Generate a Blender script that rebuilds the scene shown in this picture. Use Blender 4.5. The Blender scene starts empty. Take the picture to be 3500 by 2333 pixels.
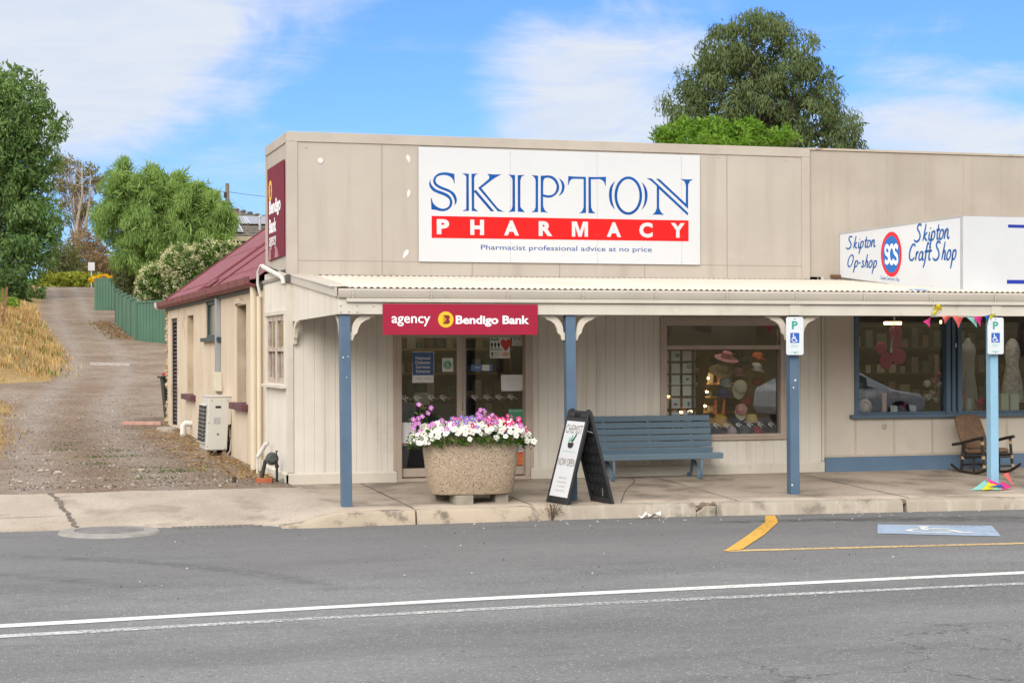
EXPOSURE=0.44; SKYTINT=(.40,.60,1.02); CLOUD=5.5; REST=11.; SKYSTR=.12; SUNSTR=2.2
import bpy, math, random
import numpy as np
from mathutils import Vector, Matrix
R = math.radians
rnd = random.Random(7)
S = bpy.context.scene
COL = S.collection

# ------------------------------------------------------------------ camera
cam = bpy.data.cameras.new('camera'); camo = bpy.data.objects.new('camera', cam); COL.objects.link(camo)
cam.lens = 62.743; cam.sensor_width = 36; cam.shift_y = 0.00957; cam.clip_start = .1; cam.clip_end = 3000
_psi, _roll = R(16.5), 0.003
_f = Vector((math.sin(_psi), math.cos(_psi), 0)); _r = Vector((math.cos(_psi), -math.sin(_psi), 0)); _u = Vector((0, 0, 1))
_r2 = _r*math.cos(_roll) - _u*math.sin(_roll); _u2 = _r*math.sin(_roll) + _u*math.cos(_roll)
camo.matrix_world = Matrix(((_r2.x, _u2.x, -_f.x, -3.702), (_r2.y, _u2.y, -_f.y, -22.516), (_r2.z, _u2.z, -_f.z, 1.683), (0, 0, 0, 1)))
S.camera = camo
S.view_settings.view_transform = 'Standard'; S.view_settings.look = 'None'
S.view_settings.exposure = EXPOSURE; S.view_settings.gamma = 1
S.cycles.max_bounces = 8; S.cycles.transparent_max_bounces = 24; S.cycles.use_denoising = True
S.cycles.caustics_reflective = False; S.cycles.caustics_refractive = False

# ------------------------------------------------------------------ node helpers
class NT:
    def __init__(s, tree): s.t = tree; s.n = tree.nodes; s.n.clear()
    def new(s, typ, **kw):
        n = s.n.new(typ)
        for k, v in kw.items(): setattr(n, k, v)
        return n
    def put(s, sock, v):
        if v is None: return
        if isinstance(v, bpy.types.NodeSocket): s.t.links.new(v, sock)
        else: sock.default_value = v
    def math(s, op, a, b=None, c=None, clamp=False):
        n = s.new('ShaderNodeMath', operation=op, use_clamp=clamp)
        for i, v in enumerate((a, b, c)): s.put(n.inputs[i], v)
        return n.outputs[0]
    def mix(s, f, a, b, typ='MIX'):
        n = s.new('ShaderNodeMix', data_type='RGBA', blend_type=typ)
        s.put(n.inputs[0], f); s.put(n.inputs[6], rgba(a)); s.put(n.inputs[7], rgba(b)); return n.outputs[2]
    def ramp(s, x, lo, hi, a=0., b=1., smooth=True):
        n = s.new('ShaderNodeMapRange', interpolation_type='SMOOTHSTEP' if smooth else 'LINEAR')
        for i, v in enumerate((x, lo, hi, a, b)): s.put(n.inputs[i], v)
        return n.outputs[0]
    def noise(s, vec, scale, detail=4, rough=.55, dist=0):
        n = s.new('ShaderNodeTexNoise'); s.put(n.inputs['Vector'], vec)
        n.inputs['Scale'].default_value = scale; n.inputs['Detail'].default_value = detail
        n.inputs['Roughness'].default_value = rough; n.inputs['Distortion'].default_value = dist
        return n.outputs['Fac']
    def vor(s, vec, scale, feature='F1'):
        n = s.new('ShaderNodeTexVoronoi', feature=feature); s.put(n.inputs['Vector'], vec); n.inputs['Scale'].default_value = scale
        return n
    def mapv(s, vec, sc=(1, 1, 1), rot=(0, 0, 0), loc=(0, 0, 0)):
        n = s.new('ShaderNodeMapping'); s.put(n.inputs[0], vec); n.inputs['Scale'].default_value = sc
        n.inputs['Rotation'].default_value = rot; n.inputs['Location'].default_value = loc; return n.outputs[0]
    def sep(s, vec):
        n = s.new('ShaderNodeSeparateXYZ'); s.put(n.inputs[0], vec); return n.outputs
    def comb(s, x, y, z):
        n = s.new('ShaderNodeCombineXYZ')
        for i, v in enumerate((x, y, z)): s.put(n.inputs[i], v)
        return n.outputs[0]
def rgba(c):
    if isinstance(c, bpy.types.NodeSocket) or c is None: return c
    c = tuple(c); return c if len(c) == 4 else c+(1.,)

# ------------------------------------------------------------------ sky and sun
SUN_EL, SUN_AZ = R(31), R(212)     # azimuth clockwise from +Y: the sun stands behind and left of the camera, behind thin cloud
W = bpy.data.worlds.new('World'); S.world = W; W.use_nodes = True
nt = NT(W.node_tree)
gen = nt.new('ShaderNodeTexCoord').outputs['Generated']
sky = nt.new('ShaderNodeTexSky', sky_type='NISHITA'); sky.sun_disc = False; sky.sun_elevation = SUN_EL; sky.sun_rotation = SUN_AZ
sky.altitude = 300; sky.air_density = 1.0; sky.dust_density = .4; sky.ozone_density = 2.2
gx, gy, gz = nt.sep(gen)
az = nt.math('ARCTAN2', gx, gy)
el = nt.math('ARCSINE', gz)
def blob(a0, e0, ra, re, tilt=0.):
    da = nt.math('SUBTRACT', az, a0); de = nt.math('SUBTRACT', el, e0)
    c, s_ = math.cos(tilt), math.sin(tilt)
    p = nt.math('DIVIDE', nt.math('ADD', nt.math('MULTIPLY', da, c), nt.math('MULTIPLY', de, s_)), ra)
    q = nt.math('DIVIDE', nt.math('SUBTRACT', nt.math('MULTIPLY', de, c), nt.math('MULTIPLY', da, s_)), re)
    r2 = nt.math('ADD', nt.math('POWER', p, 2.), nt.math('POWER', q, 2.))
    return nt.math('SUBTRACT', 1., r2, clamp=True)
v1 = nt.comb(nt.math('MULTIPLY', az, 1.), nt.math('MULTIPLY', el, 2.1), 0.)
n1 = nt.noise(nt.mapv(v1, rot=(0, 0, -.35)), 9., 7, .6, .6)
n2 = nt.noise(nt.mapv(v1, sc=(1, 2.1, 1), rot=(0, 0, -.4), loc=(3, 1, 0)), 14., 6, .65, 1.)
blobs = None
BL = [(.02, .155, .20, .085, .32, .95), (.095, .20, .16, .045, .1, .7), (.335, .135, .10, .075, .5, .72), (.37, .10, .09, .05, .3, .45), (.40, .15, .12, .03, .2, .35),
      (.52, .118, .10, .03, -.06, .6), (.53, .145, .10, .016, -.1, .35), (.50, .092, .09, .012, -.05, .8), (.27, .21, .10, .012, 0., .5), (.17, .088, .2, .04, 0., .3)]
for a0, e0, ra, re, ti, am in BL:
    b_ = nt.math('MULTIPLY', blob(a0, e0, ra, re, ti), am); blobs = b_ if blobs is None else nt.math('MAXIMUM', blobs, b_)
shape = nt.math('ADD', blobs, nt.math('MULTIPLY', nt.math('SUBTRACT', n1, .5), 1.1))
shape = nt.math('ADD', shape, nt.math('MULTIPLY', nt.math('SUBTRACT', n2, .5), .38))
front = nt.ramp(shape, .08, .72)
# away from the part of the sky the photograph shows the cloud closes in
away = nt.ramp(nt.math('ADD', el, nt.math('MULTIPLY', nt.math('ABSOLUTE', nt.math('SUBTRACT', az, .29)), .45)), .30, .62)
n3 = nt.noise(nt.mapv(gen, sc=(1, 1, 1.6)), 2.2, 6, .55, .3)
rest = nt.math('MULTIPLY', away, nt.ramp(n3, .12, .42))
hz = nt.ramp(el, -.02, .16, .35, 0.)
skyc = nt.mix(1., sky.outputs[0], SKYTINT, 'MULTIPLY')
skyc = nt.mix(hz, skyc, [CLOUD*.85*c for c in (.55, .75, 1.)])
cloudc = nt.mix(nt.ramp(n2, .3, .7), [CLOUD*c for c in (.80, .88, 1.)], [CLOUD*c for c in (.90, .945, 1.)])
final = nt.mix(nt.math('MULTIPLY', front, .94), skyc, cloudc)
final = nt.mix(rest, final, nt.mix(nt.ramp(n3, .3, .7), [REST*c for c in (.80, .81, .84)], [REST*c for c in (1., .985, .96)]))
bg = nt.new('ShaderNodeBackground'); nt.put(bg.inputs[0], final); bg.inputs[1].default_value = SKYSTR
nt.put(nt.new('ShaderNodeOutputWorld').inputs[0], bg.outputs[0])
sun = bpy.data.lights.new('sun', 'SUN'); suno = bpy.data.objects.new('sun', sun); COL.objects.link(suno)
sun.energy = SUNSTR; sun.angle = R(34); sun.color = (1., .95, .88)
suno.rotation_euler = (R(90)-SUN_EL, 0, -SUN_AZ + math.pi); suno.location = (-30, -40, 60)

# ------------------------------------------------------------------ mesh helpers
def wloc(o):
    v = Vector((0, 0, 0))
    while o is not None: v = v + o.location; o = o.parent
    return v
def link(name, me, parent=None, loc=None):
    o = bpy.data.objects.new(name, me); COL.objects.link(o)
    if parent is not None: o.parent = parent
    if loc is not None: o.location = loc
    return o
def thing(name, label, cat, loc=(0, 0, 0), group=None):
    o = link(name, None, None, loc); o.empty_display_size = .1
    return tag(o, label, cat, group)
def tag(o, label=None, cat=None, group=None, kind=None):
    if label: o['label'] = label
    if cat: o['category'] = cat
    if group: o['group'] = group
    if kind: o['kind'] = kind
    return o
def kids(o): return [c for c in bpy.data.objects if c.parent == o]
def dup(o, loc=None, rot=None, label=None, parent=None):
    c = o.copy(); COL.objects.link(c)
    if parent is not None: c.parent = parent
    if loc is not None: c.location = loc
    if rot is not None: c.rotation_euler = rot
    if label: c['label'] = label
    for k in kids(o): dup(k, parent=c)
    return c
class MB:
    def __init__(s): s.v = []; s.f = []; s.mi = []; s.k = 0
    def add(s, vs, fs):
        n = len(s.v); s.v += [tuple(v) for v in vs]
        for f in fs: s.f.append([n+i for i in f]); s.mi.append(s.k)
        return s
    def box(s, x0, x1, y0, y1, z0, z1):
        return s.add([(x0, y0, z0), (x1, y0, z0), (x1, y1, z0), (x0, y1, z0), (x0, y0, z1), (x1, y0, z1), (x1, y1, z1), (x0, y1, z1)],
                     [(0, 3, 2, 1), (4, 5, 6, 7), (0, 1, 5, 4), (1, 2, 6, 5), (2, 3, 7, 6), (3, 0, 4, 7)])
    def bar(s, p, q, w, h, up=(0, 0, 1)):
        p, q, up = Vector(p), Vector(q), Vector(up); d = (q-p).normalized(); a = d.cross(up)
        if a.length < 1e-5: a = d.cross(Vector((1, 0, 0)))
        a.normalize(); b = a.cross(d).normalized(); vs = []
        for e in (p, q):
            for i, j in ((-1, -1), (1, -1), (1, 1), (-1, 1)): vs.append(e+a*(w/2*i)+b*(h/2*j))
        return s.add(vs, [(0, 1, 2, 3), (7, 6, 5, 4), (0, 4, 5, 1), (1, 5, 6, 2), (2, 6, 7, 3), (3, 7, 4, 0)])
    def tube(s, pts, r, n=8, cap=True):
        pts = [Vector(p) for p in pts]; m = len(pts); rs = r if isinstance(r, (list, tuple)) else [r]*m
        vs = []; a = None
        for i, p in enumerate(pts):
            d = (pts[min(i+1, m-1)]-pts[max(i-1, 0)]).normalized()
            if a is None: a = d.cross(Vector((0, 0, 1)) if abs(d.z) < .9 else Vector((1, 0, 0))).normalized()
            else:
                a = a - d*a.dot(d); a = a.normalized() if a.length > 1e-6 else d.orthogonal().normalized()
            b = d.cross(a)
            for k in range(n):
                t = 2*math.pi*k/n; vs.append(p+(a*math.cos(t)+b*math.sin(t))*rs[i])
        fs = [(i*n+k, i*n+(k+1) % n, (i+1)*n+(k+1) % n, (i+1)*n+k) for i in range(m-1) for k in range(n)]
        if cap: fs += [tuple(range(n))[::-1], tuple(range((m-1)*n, m*n))]
        return s.add(vs, fs)
    def lathe(s, prof, n=20, c=(0, 0, 0), sx=1, sy=1):
        vs = [(c[0]+r*math.cos(2*math.pi*k/n)*sx, c[1]+r*math.sin(2*math.pi*k/n)*sy, c[2]+z) for r, z in prof for k in range(n)]
        m = len(prof)
        fs = [(i*n+k, i*n+(k+1) % n, (i+1)*n+(k+1) % n, (i+1)*n+k) for i in range(m-1) for k in range(n)]
        fs += [tuple(range(n))[::-1], tuple(range((m-1)*n, m*n))]
        return s.add(vs, fs)
    def ball(s, c, rx, ry=None, rz=None, n=10, m=7):
        ry = ry or rx; rz = rz or rx
        pr = [(max(1e-4, math.sin(math.pi*i/m)), -math.cos(math.pi*i/m)) for i in range(m+1)]
        vs = [(c[0]+r*math.cos(2*math.pi*k/n)*rx, c[1]+r*math.sin(2*math.pi*k/n)*ry, c[2]+z*rz) for r, z in pr for k in range(n)]
        fs = [(i*n+k, i*n+(k+1) % n, (i+1)*n+(k+1) % n, (i+1)*n+k) for i in range(m) for k in range(n)]
        return s.add(vs, fs)
    def prism(s, poly, o, u, v, n, d0, d1):
        """polygon (a,b) in the plane o + a*u + b*v, from depth d0 to d1 along n"""
        o, u, v, n = Vector(o), Vector(u), Vector(v), Vector(n); m = len(poly)
        vs = [o+u*a+v*b+n*d0 for a, b in poly]+[o+u*a+v*b+n*d1 for a, b in poly]
        fs = [tuple(range(m)), tuple(range(2*m-1, m-1, -1))]+[(i, i+m, (i+1) % m+m, (i+1) % m) for i in range(m)]
        return s.add(vs, fs)
    def build(s, name, mats, parent=None, smooth=False, bevel=0, loc=None, fixn=True, local=False):
        me = bpy.data.meshes.new(name)
        off = Vector((0, 0, 0)) if local else (wloc(parent) if parent is not None else Vector(loc or (0, 0, 0)))
        me.from_pydata([(v[0]-off.x, v[1]-off.y, v[2]-off.z) for v in s.v], [], s.f)
        if not isinstance(mats, (list, tuple)): mats = [mats]
        for m in mats: me.materials.append(m)
        if len(mats) > 1: me.polygons.foreach_set('material_index', s.mi)
        if fixn:
            import bmesh
            bm = bmesh.new(); bm.from_mesh(me); bmesh.ops.recalc_face_normals(bm, faces=bm.faces); bm.to_mesh(me); bm.free()
        if smooth: me.polygons.foreach_set('use_smooth', [True]*len(me.polygons))
        me.update()
        o = link(name, me, parent, None if parent is not None else loc)
        if smooth and smooth != 'all':
            try: me.set_sharp_from_angle(angle=R(40))
            except Exception: pass
        if bevel:
            b = o.modifiers.new('edge', 'BEVEL'); b.width = bevel; b.segments = 2; b.limit_method = 'ANGLE'; b.angle_limit = R(35)
        return o
def curve_mesh(cu):
    o = bpy.data.objects.new('tmp', cu); COL.objects.link(o); bpy.context.view_layer.update()
    dg = bpy.context.evaluated_depsgraph_get(); me = bpy.data.meshes.new_from_object(o.evaluated_get(dg))
    bpy.data.objects.remove(o); return me
def place(me, fn, name, mat, parent):
    co = np.empty(len(me.vertices)*3); me.vertices.foreach_get('co', co); co = co.reshape(-1, 3)
    off = wloc(parent); out = np.array([fn(c[0], c[1]) for c in co]) - np.array(off)
    me.vertices.foreach_set('co', out.reshape(-1)); me.materials.clear(); me.materials.append(mat); me.update(); me.name = name
    return link(name, me, parent)
def on(o, u, v, n, d=.002):
    o, u, v, n = (np.array(Vector(a)) for a in (o, u, v, n)); b = o+n*d
    return lambda a, c: b+u*a+v*c
def text(body, x0, x1, z0, z1, surf, mat, parent, bold=0., shear=0., sp=1., name='lettering', keep=False, align='LEFT', line=1.):
    cu = bpy.data.curves.new('t', 'FONT'); cu.body = body; cu.offset = bold; cu.shear = shear; cu.space_character = sp; cu.align_x = align; cu.space_line = line
    cu.resolution_u = 3
    me = curve_mesh(cu); co = np.empty(len(me.vertices)*3); me.vertices.foreach_get('co', co); co = co.reshape(-1, 3)
    a, b = co.min(0), co.max(0); sx = (x1-x0)/(b[0]-a[0]); sz = (z1-z0)/(b[1]-a[1])
    if keep: sx = sz = min(sx, sz)
    return place(me, lambda p, q: surf(x0+(p-a[0])*sx, z0+(q-a[1])*sz), name, mat, parent)
def shape(polys, surf, mat, parent, name='emblem', k=1.):
    cu = bpy.data.curves.new('c', 'CURVE'); cu.dimensions = '2D'; cu.fill_mode = 'BOTH'
    for p in polys:
        sp = cu.splines.new('POLY'); sp.points.add(len(p)-1)
        for i, (a, b) in enumerate(p): sp.points[i].co = (a*k, b*k, 0, 1)
        sp.use_cyclic_u = True
    return place(curve_mesh(cu), surf, name, mat, parent)
def ring(cx, cy, r, n=28, ry=None): return [(cx+r*math.cos(2*math.pi*i/n), cy+(ry or r)*math.sin(2*math.pi*i/n)) for i in range(n)]
def rrect(x0, x1, y0, y1, r, n=5):
    p = []
    for cx, cy, a in ((x1-r, y1-r, 0), (x0+r, y1-r, 90), (x0+r, y0+r, 180), (x1-r, y0+r, 270)):
        for i in range(n+1): t = R(a+90*i/n); p.append((cx+r*math.cos(t), cy+r*math.sin(t)))
    return p
def smooth2(pts, n=6, closed=False):
    out = []; m = len(pts)
    for i in range(m if closed else m-1):
        P = [pts[(i+k) % m] if closed else pts[min(max(i+k, 0), m-1)] for k in (-1, 0, 1, 2)]
        for j in range(n):
            t = j/n
            out.append(tuple(.5*(2*b+(c-a)*t+(2*a-5*b+4*c-d)*t*t+(3*b-a-3*c+d)*t**3) for a, b, c, d in zip(*P)))
    if not closed: out.append(tuple(pts[-1]))
    return out
def stroke(pts, w, n=8):
    """brush stroke: closed outline of a smooth path with width w (number or one per control point)"""
    ws = w if isinstance(w, (list, tuple)) else [w]*len(pts)
    P = smooth2([(p[0], p[1], q) for p, q in zip(pts, ws)], n); L = []; Rr = []
    for i, (x, y, q) in enumerate(P):
        a, b = P[max(i-1, 0)], P[min(i+1, len(P)-1)]; dx, dy = b[0]-a[0], b[1]-a[1]; l = math.hypot(dx, dy) or 1
        L.append((x-dy/l*q/2, y+dx/l*q/2)); Rr.append((x+dy/l*q/2, y-dx/l*q/2))
    return L+Rr[::-1]
XZ = lambda y: on((0, y, 0), (1, 0, 0), (0, 0, 1), (0, -1, 0), 0)      # the plane of the street front at depth y

# ------------------------------------------------------------------ materials
def mat(name, c, rough=.7, c2=None, vs=2., bump=0., bs=60., spec=.35, metal=0., streak=None, dirt=None, fine=.0, fs=120., detail=5, coat=0., mapsc=(1, 1, 1)):
    m = bpy.data.materials.new(name); m.use_nodes = True; t = NT(m.node_tree)
    tc = t.new('ShaderNodeTexCoord').outputs['Object']
    if mapsc != (1, 1, 1): tc = t.mapv(tc, mapsc)
    c = tuple(c); c2 = c2 or tuple(x*.86 for x in c)
    col = t.mix(t.ramp(t.noise(tc, vs, detail), .32, .68), c, c2)
    if fine: col = t.mix(t.math('MULTIPLY', t.ramp(t.noise(tc, fs, 2), .4, .7), fine), col, tuple(x*.45 for x in c))
    if streak:                       # (colour, amount, scale): run marks down a wall
        sv = t.mapv(tc, (1, 1, .06)); col = t.mix(t.math('MULTIPLY', t.ramp(t.noise(sv, streak[2], 4), .5, .75), streak[1]), col, streak[0])
    if dirt:                         # (colour, amount, scale, threshold)
        col = t.mix(t.math('MULTIPLY', t.ramp(t.noise(tc, dirt[2], 6, .62), dirt[3], dirt[3]+.16), dirt[1]), col, dirt[0])
    b = t.new('ShaderNodeBsdfPrincipled'); t.put(b.inputs['Base Color'], col); b.inputs['Roughness'].default_value = rough
    b.inputs['Specular IOR Level'].default_value = spec; b.inputs['Metallic'].default_value = metal; b.inputs['Coat Weight'].default_value = coat
    if bump:
        bn = t.new('ShaderNodeBump'); bn.inputs['Strength'].default_value = min(1, bump); bn.inputs['Distance'].default_value = .004
        t.put(bn.inputs['Height'], t.noise(tc, bs, 4)); t.put(b.inputs['Normal'], bn.outputs[0])
    t.put(t.new('ShaderNodeOutputMaterial').inputs[0], b.outputs[0]); return m
def emat(name, c, s):
    m = bpy.data.materials.new(name); m.use_nodes = True; t = NT(m.node_tree); e = t.new('ShaderNodeEmission')
    e.inputs[0].default_value = rgba(c); e.inputs[1].default_value = s; t.put(t.new('ShaderNodeOutputMaterial').inputs[0], e.outputs[0]); return m
def glassmat(name, tint=(.955, .97, .96), refl=1.0):
    m = bpy.data.materials.new(name); m.use_nodes = True; t = NT(m.node_tree)
    tr = t.new('ShaderNodeBsdfTransparent'); tr.inputs[0].default_value = rgba(tint)
    g = t.new('ShaderNodeBsdfGlossy'); g.inputs['Roughness'].default_value = .0; g.inputs[0].default_value = (.95, .97, 1, 1)
    fr = t.new('ShaderNodeFresnel'); fr.inputs[0].default_value = 1.5
    fac = t.math('MULTIPLY', fr.outputs[0], 1.6*refl, clamp=True)
    mx = t.new('ShaderNodeMixShader'); t.put(mx.inputs[0], fac); t.put(mx.inputs[1], tr.outputs[0]); t.put(mx.inputs[2], g.outputs[0])
    t.put(t.new('ShaderNodeOutputMaterial').inputs[0], mx.outputs[0]); return m
def leafmat(name, c, c2, trans=.35, var=.5):
    m = bpy.data.materials.new(name); m.use_nodes = True; t = NT(m.node_tree)
    a = t.new('ShaderNodeAttribute', attribute_name='tint').outputs['Fac']
    col = t.mix(a, c, c2)
    d = t.new('ShaderNodeBsdfDiffuse'); t.put(d.inputs[0], col)
    tl = t.new('ShaderNodeBsdfTranslucent'); t.put(tl.inputs[0], t.mix(1., col, (1.15, 1.1, .6), 'MULTIPLY'))
    mx = t.new('ShaderNodeMixShader'); mx.inputs[0].default_value = trans; t.put(mx.inputs[1], d.outputs[0]); t.put(mx.inputs[2], tl.outputs[0])
    t.put(t.new('ShaderNodeOutputMaterial').inputs[0], mx.outputs[0]); return m
# ================================================================== terrain
AN = [(-.5, 0), (0, .012), (15.3, .175), (52, 2.1), (88, 4.4), (118, 6.7), (130, 7.0), (160, 7.9), (300, 13), (420, 16)]
EDGE = [(-2, -4.6), (3, -3.75), (5.4, -3.47), (8.6, -3.3), (16.8, -3.2), (20.6, -2.98), (22.3, -3.5), (23.4, -9), (27.2, -9), (27.9, -3.4), (28.5, -1.95), (35.9, -1.25), (45, -.9), (55.8, -.92), (68, -1.05), (85, -.5), (112, .5), (135, .9)]
def tz(y): return float(np.interp(y, [a for a, b in AN], [b for a, b in AN]))
def edge(y): return float(np.interp(y, [a for a, b in EDGE], [b for a, b in EDGE]))
def hn(x, y, s=1.):   # cheap smooth noise for ground relief
    return (math.sin(x*1.7*s+y*.6*s+.3)+math.sin(y*1.3*s-x*.9*s+1.7)+math.sin(x*3.1*s+2.2*y*s))/3
def bank(x, y):       # grass bank left of the lane
    if y < -1 or y > 150: return 0.
    d = edge(y)-x
    if d <= 0: return 0.
    k = min(1, d/2.2); k = k*k*(3-2*k)
    return k*(.28 if y < 25 else .5)*(1 + .25*hn(x, y, .8))
def gz(x, y):
    if y < -.45:
        if y > -1.3: return tz(-.45)-.02 - (-.45-y)/.85*.45
        if y > -26: return -.47
        k = min(1, (-26-y)/55); return -.47 + 11*k*k*(3-2*k) + (.5*hn(x*.15, y*.15) if y < -30 else 0)
    if x > .16 and y < 1.5 and y > -.46: return -.4
    z = tz(y) + .012*hn(x, y, 1.3)*min(1, (y+.45)*.8)
    if y < 1: z += .014*hn(x*2.3, y*2.7+1)*(1-max(0, y))
    if x < 1.: z += bank(x, y)
    # faint wheel ruts
    return z
def lin(a, b, n): return list(np.linspace(a, b, n))
xs = [-400, -200, -110, -70, -45, -30] + lin(-24, -8, 17) + lin(-7.5, 6, 55) + lin(7, 30, 12) + [40, 60, 90, 140, 220, 400]
ys = [-300, -180, -120] + lin(-90, -26, 17) + [-18, -8, -3, -1.3] + lin(-1, 0, 9) + lin(.25, 30, 110) + lin(30.6, 70, 60) + lin(71.5, 140, 40) + [160, 190, 230, 280, 340, 420]
gv = [(x, y, gz(x, y)) for y in ys for x in xs]
nx = len(xs); gf = [(j*nx+i, j*nx+i+1, (j+1)*nx+i+1, (j+1)*nx+i) for j in range(len(ys)-1) for i in range(nx-1)]
me = bpy.data.meshes.new('ground'); me.from_pydata(gv, [], gf); me.polygons.foreach_set('use_smooth', [True]*len(gf))
def track(x, y):
    if y < -1 or y > 125: return 0
    c = float(np.interp(y, [0, 10, 20, 30, 45, 70, 110], [-2.35, -2.2, -1.75, -.55, .35, .75, 2.0])); a = max(0, 1-abs(x-c+.8)/.5); b = max(0, 1-abs(x-c-.8)/.5); return max(a, b)
at = me.attributes.new('zone', 'FLOAT_COLOR', 'POINT'); buf = []
for x, y, z in gv:
    g = 0.
    if y < -20: g = 1.
    elif y > 0 and x < 1.5 and y < 150: g = max(0., min(1., (edge(y)-x+.12*hn(x, y, 2.3))/.35+.3))
    elif y > 145: g = 1.
    if x > 6: g = 1.
    buf += [g, track(x, y), max(0., min(1., (30-y)/14))*max(0., 1-abs(x-float(np.interp(y, [0, 10, 20, 30], [-2.1, -2.2, -1.75, -.55])))/.65), 1]
at.data.foreach_set('color', buf)
m = bpy.data.materials.new('gravel_and_dry_grass'); m.use_nodes = True; t = NT(m.node_tree)
pos = t.new('ShaderNodeTexCoord').outputs['Object']
zn = t.sep(t.new('ShaderNodeAttribute', attribute_name='zone').outputs['Color'])
big = t.noise(pos, .55, 6, .6); mid = t.noise(pos, 5.5, 6, .72); fine = t.noise(pos, 26., 4, .75)
st = t.vor(pos, 19.); stc = t.sep(st.outputs['Color'])
gr = t.mix(t.ramp(big, .35, .65), (.185, .128, .088), (.26, .208, .16))
gr = t.mix(t.math('MULTIPLY', zn[2], .75), gr, (.165, .108, .07))
gr = t.mix(t.math('MULTIPLY', t.math('MULTIPLY', zn[1], t.ramp(mid, .25, .6)), .85), gr, (.30, .27, .245))
gr = t.mix(t.math('MULTIPLY', t.ramp(mid, .5, .66), .65), gr, (.12, .085, .058))
gr = t.mix(t.math('MULTIPLY', t.ramp(t.noise(pos, 1.9, 5, .7), .5, .64), .5), gr, (.125, .088, .06))
gr = t.mix(t.math('MULTIPLY', t.ramp(t.noise(pos, 1.1, 4), .56, .70), .6), gr, (.26, .16, .09))
gr = t.mix(t.math('MULTIPLY', t.ramp(fine, .48, .64), .62), gr, (.085, .062, .045))
gr = t.mix(t.math('MULTIPLY', t.ramp(fine, .46, .34), .35), gr, (.38, .33, .28))
gr = t.mix(t.math('MULTIPLY', t.math('MULTIPLY', t.ramp(stc[0], .86, .9), t.ramp(st.outputs['Distance'], .45, .2)), .7), gr, (.40, .36, .31))
dg = t.mix(t.ramp(mid, .35, .65), (.33, .225, .095), (.20, .135, .062))
dg = t.mix(t.math('MULTIPLY', t.ramp(fine, .45, .65), .6), dg, (.42, .31, .15))
dg = t.mix(t.math('MULTIPLY', t.ramp(big, .5, .65), .4), dg, (.12, .10, .05))
dg = t.mix(t.math('MULTIPLY', t.ramp(t.sep(pos)[1], -20., -30.), .75), dg, t.mix(t.ramp(mid, .3, .7), (.085, .075, .035), (.15, .115, .06)))
col = t.mix(t.ramp(t.math('ADD', zn[0], t.math('MULTIPLY', t.math('SUBTRACT', mid, .5), 2.)), .3, .7), gr, dg)
b = t.new('ShaderNodeBsdfPrincipled'); t.put(b.inputs['Base Color'], col); b.inputs['Roughness'].default_value = .95; b.inputs['Specular IOR Level'].default_value = .15
bn = t.new('ShaderNodeBump'); bn.inputs['Strength'].default_value = .9; bn.inputs['Distance'].default_value = .03
t.put(bn.inputs['Height'], t.math('ADD', t.math('MULTIPLY', fine, .6), t.math('MULTIPLY', mid, .7))); t.put(b.inputs['Normal'], bn.outputs[0])
t.put(t.new('ShaderNodeOutputMaterial').inputs[0], b.outputs[0])
me.materials.append(m); tag(link('ground', me), kind='structure')

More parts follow.
